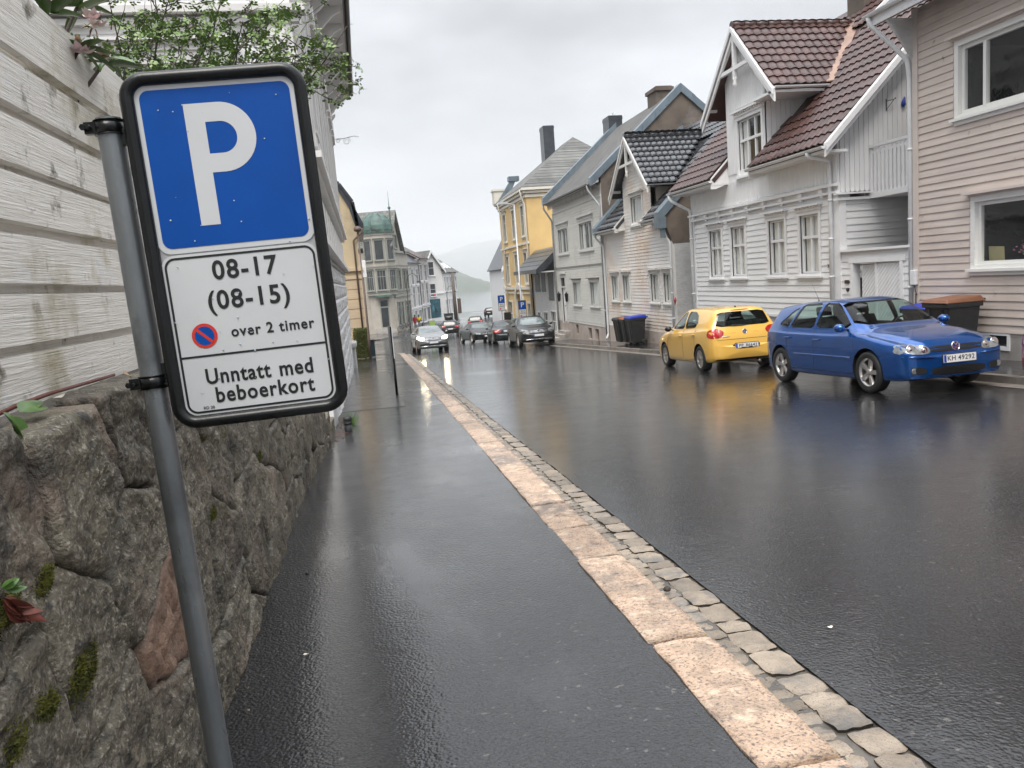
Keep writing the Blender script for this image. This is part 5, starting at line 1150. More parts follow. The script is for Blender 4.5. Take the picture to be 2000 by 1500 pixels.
def text(body, cu_, cv_, size, parent, name, mat='sign_black', wscale=1.0, off=.0, d=.0016, align='CENTER', sp_=1.0):
    cv = bpy.data.curves.new(name,'FONT'); cv.body = body; cv.size = size; cv.align_x = align; cv.align_y = 'CENTER'; cv.offset = off; cv.space_character = sp_; cv.resolution_u = 4
    o = bpy.data.objects.new(name,cv); COL.objects.link(o); cv.materials.append(MATS[mat])
    p = su(cu_,cv_,d); o.matrix_world = Matrix(((Uv.x*wscale,Vv.x,Nv.x,p.x),(Uv.y*wscale,Vv.y,Nv.y,p.y),(Uv.z*wscale,Vv.z,Nv.z,p.z),(0,0,0,1))); bpy.context.view_layer.update()
    return to_mesh(o, parent)
LT = lc+low_h/2
text('08-17',.008,LT-low_h*.118,.075,lp,'hours_text',off=.0016,sp_=1.12,wscale=.95)
text('(08-15)',.008,LT-low_h*.300,.075,lp,'hours_text',off=.0016,sp_=1.12,wscale=.95)
text('over 2 timer',.062,LT-low_h*.50,.043,lp,'limit_text',off=.0010,sp_=1.14,wscale=.94)
text('Unntatt',-.056,ldiv-low_h*.135,.063,lp,'permit_word',off=.0014,sp_=1.10,wscale=.86); text('med',.112,ldiv-low_h*.137,.063,lp,'permit_word',off=.0014,sp_=1.10,wscale=.86)
text('beboerkort',.014,ldiv-low_h*.255,.063,lp,'permit_word',off=.0014,sp_=1.12,wscale=.87)
text('RD 20',-IW*.345,-IH/2+.021,.012,lp,'code_text',off=.0002)
ccx, ccy, cr_ = -IW*.30, LT-low_h*.505, .036
for r_,mt,dd in ((cr_,'sign_red',.0014),(cr_*.76,'sign_blue',.0020)):
    m = MB(); m.add([su(ccx+r_*math.cos(2*math.pi*k/32),ccy+r_*math.sin(2*math.pi*k/32),dd) for k in range(32)],[tuple(range(32))]); o_ = m.build('no_parking_symbol',mt,lp,recalc=False)
a_ = math.radians(-45); m = MB(); w2 = cr_*.085; e1 = V((math.cos(a_),math.sin(a_))); e2 = V((-e1.y,e1.x)); m.quad(*[su(ccx+e1.x*s*cr_*.8+e2.x*t*w2*1.3,ccy+e1.y*s*cr_*.8+e2.y*t*w2*1.3,.0026) for s,t in ((-1,-1),(1,-1),(1,1),(-1,1))]); m.build('no_parking_bar','sign_red',lp,recalc=False)
# raindrops on the panels
rq = random.Random(4); m = MB(); m.smooth = True
for k in range(40):
    u_, v_ = rq.uniform(-IW/2+.01,IW/2-.01), rq.uniform(-IH/2+.01,IH/2-.01); r_ = rq.choice((.0012,.0016,.0022,.0028)); cc = su(u_,v_,.0026)
    m.lathe(cc,[(r_,0),(r_*.85,r_*.35),(r_*.4,r_*.6),(0,r_*.65)],7,axis=Nv)
o_ = m.build('raindrops','droplet',ps,recalc=False); o_['kind'] = 'stuff'
# pole and clamps
p0 = onY(211,229,SY+.035); p1 = onY(430,1490,SY+.035); pd = (p1-p0).normalized(); pend = p0+pd*((gz(2.4)-.25-p0.z)/pd.z); PR = .0345
m = MB(); m.tube([p0+pd*.004,p0+pd*.8,p0+pd*1.5,pend],PR,28,caps=False); m.lathe(p0,[(PR*.86,.02),(PR*.86,.004),(PR,.004)],28,axis=pd); m.build('pole','galvanised',ps)
def clamp(px, py, pyb):
    t = onY(px,py,SY+.035); c0 = p0+pd*((t-p0).dot(pd)); m = MB(); m.tube([c0-pd*.018,c0+pd*.018],PR+.0045,24); m.tube([c0-pd*.02,c0-pd*.018],PR+.007,24); m.tube([c0+pd*.018,c0+pd*.02],PR+.007,24)
    sgn = -Uv; e_ = c0+sgn*(PR+.012)+Nv*.012
    m.bar(e_-pd*.016,e_+pd*.016,.022,.03); m.tube([e_+Nv*.03,e_-Nv*.03],.0065,6); m.tube([e_+Nv*.03+sgn*.012,e_+Nv*.022+sgn*.012],.009,6)
    # arm to the sign frame
    q = c0+Uv*(PR+.012)+pd*pyb; m.bar(q-pd*.022,q+pd*.022,.03,.034); fe_ = su(-SWd/2+.012,(q-O_).dot(Vv),-.004); m.bar(q+Uv*.008,fe_,.012,.040,up=pd)
    m.tube([q+Nv*.020,q+Nv*.027],.008,6); m.tube([fe_+Nv*.006-Uv*.012,fe_+Nv*.014-Uv*.012],.006,6)
    m.build('clamp','frame_black',ps)
clamp(220,250,.028); clamp(303,745,-.030)
# ================================================================== ROSE SHRUB and RHODODENDRON behind the fence
pmat('rose_leaf', (0.16,0.25,0.055), 0.4, var=.45, vscale=9, col2=(0.075,0.145,0.028), fine=(40,(0.26,0.34,0.10),.58,.68))
pmat('bark', (0.045,0.032,0.026), .7, var=.3, vscale=20)
pmat('rhodo_leaf', (0.06,0.12,0.025), .3, var=.35, vscale=12, rnd=.25, coat=.3, crough=.2)
pmat('petal', (0.80,0.62,0.62), .5, var=.15, vscale=25, rnd=.1)
pmat('bud_brown', (0.25,0.12,0.05), .6, var=.3, vscale=30, rnd=.2)
def shrub(name, label, base, targets, seed, leafmat, nleaf, lsize, sub=9, twig=.35):
    t = thing(name, label, 'shrub', base); rq = random.Random(seed); mb = MB(); tips = []
    for tg in targets:
        a = V(base)+V((rq.uniform(-.1,.1),rq.uniform(-.15,.15),0)); b = V(tg); mid = (a+b)/2+V((rq.uniform(-.15,.15),rq.uniform(-.2,.2),.25)); pts = []
        for k in range(9): s_ = k/8; p = (1-s_)**2*a+2*s_*(1-s_)*mid+s_*s_*b; pts.append(p+V((rq.gauss(0,.012),rq.gauss(0,.012),rq.gauss(0,.012))))
        mb.tube(pts,[.011*(1-.75*k/8) for k in range(9)],6)
        for k in range(sub):
            i = rq.randrange(3,8); s_ = rq.random(); p = pts[i]*(1-s_)+pts[i+1 if i<8 else 8]*s_
            d = (pts[8]-pts[4]).normalized()*.6+V((rq.gauss(0,.7),rq.gauss(0,.7),rq.gauss(.1,.6))); d.normalize(); ln = rq.uniform(.4,1)*twig
            tw_ = [p+d*ln*q/4+V((rq.gauss(0,.01),rq.gauss(0,.01),rq.gauss(0,.012)-.03*(q/4)**2)) for q in range(5)]
            mb.tube(tw_,[.0035,.003,.0026,.002,.0013],5); tips += tw_[1:]
            for z_ in range(2):
                j = rq.randrange(1,5); d2 = (d+V((rq.gauss(0,.8),rq.gauss(0,.8),rq.gauss(0,.8)))).normalized(); l2 = ln*rq.uniform(.3,.6)
                t2 = [tw_[j]+d2*l2*q/3 for q in range(4)]; mb.tube(t2,[.002,.0018,.0014,.001],4); tips += t2[1:]
        tips += pts[5:]
    mb.build('branches','bark',t,recalc=False)
    lv = MB(); lv.smooth = False
    for k in range(nleaf):
        p = rq.choice(tips)+V((rq.gauss(0,.018),rq.gauss(0,.018),rq.gauss(0,.018))); ax_ = V((rq.gauss(0,1),rq.gauss(0,1),rq.gauss(-.1,.6))).normalized(); up_ = V((rq.gauss(0,.5),rq.gauss(0,.5),1)).normalized(); sd__ = ax_.cross(up_).normalized(); nn_ = sd__.cross(ax_)
        # one compound leaf: 5 leaflets along a short stalk
        for (pos,side) in ((.25,-1),(.25,1),(.6,-1),(.6,1),(1,0)):
            sz = lsize*rq.uniform(.7,1.1); b0 = p+ax_*(pos*lsize*1.8); dd = (ax_*(.5 if side else 1)+sd__*side*.9+nn_*rq.uniform(-.25,.1)).normalized(); w_ = dd.cross(nn_).normalized()*sz*.33
            lv.add([b0,b0+dd*sz*.35+w_+nn_*sz*.06,b0+dd*sz*.75+w_*.8,b0+dd*sz,b0+dd*sz*.75-w_*.8,b0+dd*sz*.35-w_+nn_*sz*.06],[(0,1,2,3),(0,3,4,5)])
    o = lv.build('leaves',leafmat,t,recalc=False); o['kind'] = 'stuff'
    return t, tips
T_ = [onY(px,py,Y_) for px,py,Y_ in ((215,20,4.7),(300,60,5.2),(250,110,4.8),(330,5,5.0),(400,70,4.9),(420,20,5.4),(480,40,5.0),(520,90,5.3),(560,60,4.8),(600,95,5.1),(470,95,4.7),(350,110,5.4),(625,70,5.0),(672,52,4.9),(560,110,4.6),(620,150,4.9),(640,100,5.4),(290,140,4.7),(380,40,5.6),(265,30,5.5),(440,-30,5.1),(300,-40,5.0),(230,75,5.3),(520,20,5.6))]
shr, tips = shrub('rose_shrub','leafy rose shrub reaching over the fence above the parking sign',(-1.35,5.1,1.45),T_,5,'rose_leaf',3600,.026)
rq = random.Random(8); m = MB(); m.smooth = True
for k in range(14): p = rq.choice(tips); m.lathe(p,[(0,-.012),(.010,-.004),(.011,.004),(.004,.012)],7)
o_ = m.build('rose_hips','bark',shr,recalc=False); o_['kind'] = 'stuff'
rh = thing('rhododendron','rhododendron branch with pale pink flowers and long leaves above the board fence','shrub',(-1.25,3.2,1.6))
lr = leaf_mesh('leaf','rhodo_leaf',W_=.14,curl=.2,fold=.15,n=8); rq = random.Random(6); mb = MB()
hubs = [onY(90,30,3.25),onY(155,95,3.35),onY(205,120,3.5),onY(150,15,3.5),onY(60,-20,3.2)]
for h_ in hubs: mb.tube([V((-1.25,3.2,1.7)),(V((-1.25,3.2,1.7))+h_)/2+V((-.05,0,.1)),h_],[.012,.009,.006],6)
mb.build('stems','bark',rh,recalc=False)
for i,h_ in enumerate(hubs):
    for k in range(9):
        a = 2*math.pi*k/9+rq.uniform(-.2,.2); place_leaf(lr,rh,h_+V((0,0,rq.uniform(-.02,.02))),(math.cos(a),math.sin(a)*.7,rq.uniform(-.35,.45)),rq.uniform(.11,.17),roll=rq.uniform(-.5,.5))
    m = MB(); m.smooth=True; m.lathe(h_+V((0,0,.01)),[(.004,0),(.012,.012),(.010,.03),(0,.045)],8); m.build('bud','bud_brown',rh,recalc=False)
pt = leaf_mesh('petal','petal',W_=.42,curl=-.35,fold=-.1,n=6)
for px,py,Y_ in ((178,35,3.4),(188,50,3.4),(200,108,3.5),(160,100,3.32),(100,8,3.3)):
    c_ = onY(px,py,Y_)
    for k in range(7):
        a = 2*math.pi*k/7; place_leaf(pt,rh,c_,(math.cos(a),math.sin(a),rq.uniform(-.2,.6)),rq.uniform(.034,.05),name='petal')
for k in range(6): a = k; place_leaf(leaf_mesh('leaf','bud_brown',W_=.2),rh,onY(165+4*k,52+2*(k%3),3.42),(math.cos(a),.2,math.sin(a)),.035,name='dry_petal')
# ================================================================== WHITE ORNATE BUILDING (left)
pmat('white_plaster', (0.66,0.64,0.62), .6, var=.08, vscale=1.5, bump=.2, bscale=22, spots=[((0.42,0.39,0.36),1.2,.58,.75),((0.30,0.28,0.25),5,.66,.78)])
pmat('white_paintwood', (0.70,0.69,0.67), .5, var=.05, vscale=2, spots=((0.48,0.45,0.41),2.2,.58,.75))
pmat('base_stone_white', (0.60,0.60,0.60), .6, var=.12, vscale=4, bump=.8, bscale=10, bdist=.04, rnd=.06, spots=((0.36,0.34,0.32),2,.58,.75))
wb = thing('ornate_building','tall ornate white wooden building with wide bracketed eave beside the pavement','building',(-.67,23,gz(23)))
WX = -.67; LF = frame((WX,0,0),(0,1,0),(1,0,0)); WY0, WY1 = 13.0, 34.2
WU = [(15.0+k*3.1,16.2+k*3.1,4.6,6.9) for k in range(6)]
wall_panels(LF,WY0,WY1,2.4,9.6,WU,.3).build('wall','white_paintwood',wb)
mb = MB(); mb.box((-9,WY0+.02,2.0),(WX-.3,WY1-.02,9.6)); mb.build('inner_wall','white_paintwood',wb)
for a,b,c_,d in WU:
    w_ = window(wb,LF,a,b,c_,d,cols=2,rows=(.65,),trim='white_paintwood',casing=.2,cap=.2,glass='dark_pane',proud=.10)
    m = MB(); m.prism([LF(a-.4,d+.52,0),LF(b+.4,d+.52,0),LF((a+b)/2,d+1.0,0)],LF.N*.22); m.fbox(LF,a-.42,a-.22,c_-.5,d+.5,0,.14); m.fbox(LF,b+.22,b+.42,c_-.5,d+.5,0,.14); m.fbox(LF,a-.5,b+.5,c_-.62,c_-.4,0,.2)
    m.build('pediment','white_paintwood',w_)
for k in range(7): m = MB(); yy = 13.9+k*3.1; m.fbox(LF,yy-.2,yy+.2,3.7,9.4,0,.12); m.fbox(LF,yy-.26,yy+.26,8.9,9.15,0,.2); m.fbox(LF,yy-.26,yy+.26,4.0,4.2,0,.18); m.build('pilaster','white_paintwood',wb)
for zz,pr,hh in ((2.38,.22,.12),(2.5,.12,.14),(3.62,.16,.10),(3.72,.26,.10),(9.15,.16,.12),(7.9,.10,.12)): m = MB(); m.fbox(LF,WY0-.05,WY1,zz,zz+hh,0,pr); m.build('cornice','white_paintwood',wb)
for k in range(14): m = MB(); yy = 13.6+k*1.5; m.fbox(LF,yy,yy+1.0,2.8,3.45,0,.06); m.build('panel','white_paintwood',wb)
# rock-faced base blocks
m = MB(); m.fbox(LF,WY0,WY1,gz(36)-.4,2.4,-.3,-.02); m.build('base_core','base_stone_white',wb)
blk = MB(); rq = random.Random(12); zz = gz(35)-.2; row = 0
nb = 0
while zz < 2.36:
    hh = min(.42,2.38-zz); yy = WY0+(.35 if row%2 else 0)
    while yy < WY1-.02:
        ln = min(rq.uniform(.65,.95),WY1-yy)
        if zz+hh > gz(yy)-.1 and ln > .12:
            m = MB(); m.smooth=True; n_ = 5; sx = rq.uniform(0,99); pr = rq.uniform(.025,.05)
            f_ = lambda i,j: LF(yy+.012+(ln-.024)*i, zz+.012+(hh-.024)*j, (0 if i in (0,1) or j in (0,1) else pr+mnoise.noise(V((yy+i*3,zz+j*3,sx)))*.03))
            m.smooth = False; m.grid(f_,9,6); mkobj('base_block',m.mesh('base_block','base_stone_white'),wb); nb += 1
        yy += ln
    zz += .42; row += 1
# eave: soffit with brackets, fascia, black gutter
m = MB(); m.box((WX-.2,WY0-.5,9.55),(.26,WY1+.45,9.68)); m.build('soffit','white_paintwood',wb)
m = MB(); m.box((.26,WY0-.55,9.50),(.30,WY1+.5,9.80)); m.build('fascia','slate_dark',wb); gutter(wb,(.38,WY0-.6,9.72),(.38,WY1+.55,9.72),'black_metal',.08)
m = MB(); slab(m,[(.32,WY0-.6,9.72),(.32,WY1+.55,9.72),(-5,WY1+.55,13.4),(-5,WY0-.6,13.4)],.1); m.build('roof','slate_dark',wb)
for k in range(15):
    yy = WY0+.3+k*1.48; m = MB(); m.prism([(WX,yy,9.55),(.18,yy,9.55),(.18,yy,9.42),(-.05,yy,9.30),(-.35,yy,9.0),(WX,yy,8.75)],(0,.16,0)); m.build('eave_bracket','white_paintwood',wb)
for k in range(4): m = MB(); m.prism([(WX,WY1-.02+.12*k,9.2-.25*k),(WX+.3,WY1-.02+.12*k,9.4-.2*k),(WX+.3,WY1+.1+.12*k,9.45-.2*k),(WX,WY1+.1+.12*k,9.3-.2*k)],(0,0,.12)); m.build('eave_ornament','white_paintwood',wb)
# end face toward the viewer
EF = frame((0,WY0,0),(1,0,0),(0,-1,0)); EWn = [(-3.2,-1.75,4.05,5.15),(-6.0,-4.6,4.05,5.15)]
m = MB(); m.fbox(EF,-9,WX,-1,9.6,-.3,0); m.build('end_wall','white_paintwood',wb)
clapboards(wb,EF,-6.4,WX-.35,2.2,9.3,.19,[(a-.2,b+.2,c_-.2,d+.35) for a,b,c_,d in EWn],'white_board_x',thick=.03)
EF2 = frame((0,WY0-.012,0),(1,0,0),(0,-1,0))
for a,b,c_,d in EWn: window(wb,EF2,a,b,c_,d,cols=2,rows=(.6,),trim='white_paintwood',casing=.18,cap=.22,glass='dark_pane',surf=.10)
m = MB(); m.fbox(EF,WX-.35,WX+.02,-.7,9.5,0,.10); m.fbox(EF,WX-.42,WX+.06,5.1,5.3,0,.16); m.fbox(EF,WX-.30,WX-.08,5.35,5.6,.1,.2); m.build('corner_pilaster','white_paintwood',wb)
for zz,pr,hh in ((5.72,.14,.08),(5.85,.24,.10),(6.2,.10,.08)): m = MB(); m.fbox(EF,-6.4,WX+pr,zz,zz+hh,0,pr); m.build('end_cornice','white_paintwood',wb)
# wrought iron flag holder
p = onY(655,272,33.6); ir = thing('iron_bracket','small scrolled wrought iron bracket on the ornate white facade','bracket',p); m = MB()
m.tube([p,p+V((.35,0,.02)),p+V((.75,0,.10)),p+V((.95,0,.06))],.018,6); m.tube([p+V((.45+.16*math.cos(a)*(1-a/14),0,-.10+.16*math.sin(a)*(1-a/14))) for a in [k*.5 for k in range(20)]],.014,6); m.tube([p+V((.1+.1*math.cos(a)*(1-a/14),0,-.06+.1*math.sin(a)*(1-a/14))) for a in [k*.5 for k in range(20)]],.014,6)
m.build('scroll','white_metal',ir,recalc=False)
# plinth block at the far corner
m = MB(); m.box((WX-.1,33.2,gz(34)-.2),(WX+.16,34.4,gz(34)+.95)); m.box((WX-.1,33.0,gz(34)+.95),(WX+.22,34.5,gz(34)+1.15)); tag(m.build('plinth_stone','base_stone_white',bevel=.03),'white painted plinth stone at the far corner of the ornate building','stone')
# drain stub, tuft of grass, rubble
q = V((-.43,12.55,gz(12.55)+.03)); dp_ = thing('drain_stub','short grey drain pipe with black rubber sleeve standing by the wall end','pipe',q)
m = MB(); m.lathe(q,[(.062,0),(.06,.12),(.055,.13)],16); m.build('pipe_end','galvanised',dp_); m = MB(); m.lathe(q,[(.07,.11),(.07,.15),(.064,.155),(.070,.165),(.064,.175),(.070,.185),(.066,.24),(.05,.24)],16); m.build('sleeve','rubber_black',dp_)
gr = thing('grass_tuft','green tuft of grass at the foot of the white building','grass',(-.42,13.6,gz(13.6)+.03)); rq = random.Random(3); m = MB()
for k in range(140):
    b0 = V((-.45+rq.gauss(0,.05),13.6+rq.gauss(0,.16),gz(13.6)+.02)); d = V((rq.gauss(.12,.35),rq.gauss(0,.35),1)).normalized(); ln = rq.uniform(.10,.26); s_ = d.cross(V((rq.random(),rq.random(),.1))).normalized()*.004; tip = b0+d*ln+V((d.x,d.y,-.3))*ln*.3
    m.add([b0-s_,b0+s_,b0+d*ln*.6+s_*.7,tip,b0+d*ln*.6-s_*.7],[(0,1,2,3,4)])
pmat('grass_green',(0.10,0.20,0.03),.5,var=.4,vscale=20); m.build('blades','grass_green',gr,recalc=False)
pmat('wet_leaf',(0.14,0.06,0.03),.4,var=.5,vscale=20,rnd=.4)
m = MB(); rq = random.Random(15)
for k in range(160):
    yy = rq.uniform(11.5,14.8); p = V((-.62+abs(rq.gauss(0,.09)),yy,gz(yy)+.035+rq.random()*.01)); a = rq.uniform(0,6.3); e1 = V((math.cos(a),math.sin(a),rq.uniform(-.3,.3)))*rq.uniform(.012,.03); e2 = V((-math.sin(a),math.cos(a),rq.uniform(-.3,.3)))*.012; m.quad(p-e1,p-e2,p+e1,p+e2)
o_ = m.build('leaf_litter','wet_leaf',recalc=False); tag(o_,'wet brown leaf litter along the foot of the wall','leaves',kind='stuff')
# ================================================================== CARS
from mathutils.bvhtree import BVHTree
def paint(name, col, metal=.0, rough=.32, coat=1.0):
    return pmat(name, col, rough, metal=metal, coat=coat, crough=.04, spec=.5, var=.03, vscale=3)
paint('paint_blue',(0.001,0.075,0.31),.6,rough=.26); paint('paint_yellow',(0.80,0.47,0.09)); paint('paint_black',(0.004,0.0045,0.006),coat=.35); paint('paint_grey',(0.20,0.205,0.21),.5); paint('paint_dgrey',(0.012,0.013,0.015),.3,coat=.4); paint('paint_green',(0.010,0.018,0.02),.4,coat=.5); paint('paint_red',(0.35,0.02,0.02))
pmat('tyre',(0.018,0.018,0.019),.55,bump=.2,bscale=90); pmat('rim',(0.50,0.48,0.46),.28,metal=.8,var=.1,vscale=8); pmat('rim_dark',(0.02,0.02,0.02),.6)
pmat('plastic_black',(0.014,0.014,0.015),.42); pmat('chrome',(0.75,0.75,0.76),.08,metal=1.0); pmat('lamp_glass',(0.16,0.17,0.175),.06,spec=.8,var=.3,vscale=14,coat=.6); pmat('tail_red',(0.42,0.012,0.012),.10,var=.3,vscale=12,coat=.8); pmat('tail_clear',(0.5,0.28,0.26),.12,coat=.5)
pmat('plate_white',(0.72,0.73,0.74),.4); pmat('plate_blue',(0.01,0.05,0.35),.4); pmat('seat',(0.035,0.035,0.036),.85); pmat('dash',(0.02,0.02,0.021),.7)
pmat('car_glass_dark',(0.030,0.040,0.042),.03,spec=.75,var=.5,vscale=1.6); glass_mat('car_glass',(0.66,0.78,0.75),.02,ior=1.33); pmat('wind_far',(0.13,0.16,0.165),.04,spec=.8,var=.4,vscale=1.2)
emit_mat('lamp_on',(1.0,0.84,0.52),40.0); emit_mat('tail_on',(0.8,0.03,0.02),.5)
def spline(ctrl):
    xs = [c[0] for c in ctrl]; ys = [c[1] for c in ctrl]; n = len(xs); h = [xs[i+1]-xs[i] for i in range(n-1)]; dl = [(ys[i+1]-ys[i])/h[i] for i in range(n-1)]
    m = [dl[0]]+[0 if dl[i-1]*dl[i] <= 0 else 2*dl[i-1]*dl[i]/(dl[i-1]+dl[i]) for i in range(1,n-1)]+[dl[-1]]
    def f(x):
        if x <= xs[0]: return ys[0]
        if x >= xs[-1]: return ys[-1]
        i = max(k for k in range(n-1) if xs[k] <= x); t = (x-xs[i])/h[i]
        return (2*t**3-3*t*t+1)*ys[i]+(t**3-2*t*t+t)*h[i]*m[i]+(-2*t**3+3*t*t)*ys[i+1]+(t**3-t*t)*h[i]*m[i+1]
    return f
def section(P, x):
    zt, zb, wm, zbot = P['top'](x), P['belt'](x), P['wid'](x), P['bot'](x); wb = wm-P['tuck'](x); wr = min(P['roofw'](x), wb-.03); ze = max(zb+.004, zt-.075)
    zt = max(zt, ze+.004); zm = P.get('zmid',.60)
    return [(0,zbot),(wm*.80,zbot),(wm-.035,zbot+.03),(wm-.008,zbot+.16),(wm,zm),(wm-.012,zb-.07),(wb,zb),(wb+(wr-wb)*.45+.012,zb+(ze-zb)*.5),(wr,ze),(wr*.86,ze+(zt-ze)*.62),(wr*.5,zt-.004),(0,zt)]
def crom(pts, sub):
    out_ = []
    for i in range(len(pts)-1):
        p0,p1,p2,p3 = pts[max(i-1,0)],pts[i],pts[i+1],pts[min(i+2,len(pts)-1)]
        for k in range(sub):
            t = k/sub; out_.append(tuple(.5*((2*p1[a])+(-p0[a]+p2[a])*t+(2*p0[a]-5*p1[a]+4*p2[a]-p3[a])*t*t+(-p0[a]+3*p1[a]-3*p2[a]+p3[a])*t**3)*(1) for a in (0,1)))
    out_.append(pts[-1]); return out_
def car_shell(P, nx=80, sub=3, shrink=None):
    """closed body mesh: rings of the cross-section along x"""
    x0, x1 = P['rear'], P['front']; mb = MB(); mb.smooth = True; rings = []
    xs = [x0+(x1-x0)*(.5-.5*math.cos(math.pi*i/nx))*1.0 for i in range(nx+1)]
    if shrink: xs = [shrink[0]+(shrink[1]-shrink[0])*i/nx for i in range(nx+1)]
    for x in xs:
        pts = section(P,x)
        if shrink:   # cabin cavity: from belt-0.28 to just under the roof
            zb = P['belt'](x)-.28; s_ = [(0,zb),(P['wid'](x)-.14,zb)]+[(max(.02,y-.05),min(z,P['top'](x)-.05)-.0) for y,z in pts[6:-1]]+[(0,P['top'](x)-.05)]; pts = s_
        c = crom(pts, sub)
        full = [(y,z) for y,z in c]+[(-y,z) for y,z in c[-2:0:-1]]; rings.append([(x,y,z) for y,z in full])
    n = len(rings[0])
    for r in rings: mb.v += r
    for i in range(len(rings)-1):
        for k in range(n): mb.f.append([i*n+k,i*n+(k+1)%n,(i+1)*n+(k+1)%n,(i+1)*n+k]); mb.mi.append(0); mb.sm.append(True)
    for i,s_ in ((0,-1),(len(rings)-1,1)):   # bulging end caps
        r = rings[i]; cz = sum(p[2] for p in r)/n; k0 = len(mb.v); prev = i*n
        for lv in range(1,5):
            f_ = 1-lv*.22
            for p in r: mb.v.append((p[0]+s_*P.get('nose',.05)*(1-f_*f_),p[1]*f_,cz+(p[2]-cz)*f_))
            for k in range(n): a = prev+k; b = prev+(k+1)%n; c_ = k0+(lv-1)*n+(k+1)%n; d = k0+(lv-1)*n+k; mb.f.append([a,b,c_,d]); mb.mi.append(0); mb.sm.append(True)
            prev = k0+(lv-1)*n
        mb.f.append([prev+k for k in range(n)]); mb.mi.append(0); mb.sm.append(True)
    me = mb.mesh('body','plastic_black'); bm = bmesh.new(); bm.from_mesh(me); bmesh.ops.remove_doubles(bm,verts=bm.verts,dist=.0004); bmesh.ops.recalc_face_normals(bm,faces=bm.faces); bm.to_mesh(me); bm.free(); return me
def chaikin(poly, n=2, k=.22):
    for _ in range(n):
        o = []
        for a,b in zip(poly,poly[1:]+poly[:1]): o += [(a[0]+(b[0]-a[0])*k,a[1]+(b[1]-a[1])*k),(a[0]+(b[0]-a[0])*(1-k),a[1]+(b[1]-a[1])*(1-k))]
        poly = o
    return poly
def decal(bvh, poly, axis, sgn, off, mat, name, parent, rnd=1, cuts=3, thick=0.0):
    """patch that follows the body: polygon given in the plane across `axis`, cast onto the shell from side sgn"""
    poly = chaikin(poly, rnd) if rnd else poly
    bm = bmesh.new(); f = bm.faces.new([bm.verts.new((p[0],p[1],0)) for p in poly]); bmesh.ops.triangulate(bm,faces=[f])
    for _ in range(cuts):
        es = [e for e in bm.edges if e.calc_length() > .10]
        if not es: break
        bmesh.ops.subdivide_edges(bm,edges=es,cuts=1,use_grid_fill=False); bmesh.ops.triangulate(bm,faces=bm.faces[:])
    miss = []
    for v in bm.verts:
        a, b = v.co.x, v.co.y
        o = {'y': V((a,sgn*4,b)), 'x': V((sgn*6,a,b)), 'z': V((a,b,4))}[axis]; d = {'y': V((0,-sgn,0)), 'x': V((-sgn,0,0)), 'z': V((0,0,-1))}[axis]
        hit = bvh.ray_cast(o,d)
        if hit[0] is None: miss.append(v)
        else: v.co = hit[0] - d*off*.4 + hit[1]*off*.6*(1 if hit[1].dot(d) < 0 else -1)
    bmesh.ops.delete(bm,geom=miss,context='VERTS')
    for f in bm.faces: f.smooth = True
    if thick: 
        r = bmesh.ops.extrude_face_region(bm,geom=bm.faces[:]); vs = [e for e in r['geom'] if isinstance(e,bmesh.types.BMVert)]
        d = {'y': V((0,sgn,0)), 'x': V((sgn,0,0)), 'z': V((0,0,1))}[axis]
        for v in vs: v.co += d*thick
    bmesh.ops.recalc_face_normals(bm,faces=bm.faces); me = bpy.data.meshes.new(name); bm.to_mesh(me); bm.free(); me.materials.append(MATS[mat])
    return mkobj(name, me, parent, local=True)
def boolean(me, cutters):
    o = bpy.data.objects.new('tmp_body', me); COL.objects.link(o); tmp = []
    for cme in cutters:
        c = bpy.data.objects.new('tmp_cut', cme); COL.objects.link(c); tmp.append(c); md = o.modifiers.new('b','BOOLEAN'); md.object = c; md.operation = 'DIFFERENCE'; md.solver = 'EXACT'
    bpy.context.view_layer.update(); dg = bpy.context.evaluated_depsgraph_get(); r = bpy.data.meshes.new_from_object(o.evaluated_get(dg))
    for t in tmp+[o]: bpy.data.objects.remove(t)
    return r
def cut_prism(poly, axis, a0, a1):
    m = MB(); pt_ = (lambda p,a: {'y': (p[0],a,p[1]), 'x': (a,p[0],p[1])}[axis]); m.prism([pt_(p,a0) for p in poly], V(pt_((0,0),a1-a0))); me = m.mesh('cut','plastic_black'); bm = bmesh.new(); bm.from_mesh(me); bmesh.ops.recalc_face_normals(bm,faces=bm.faces); bm.to_mesh(me); bm.free(); return me
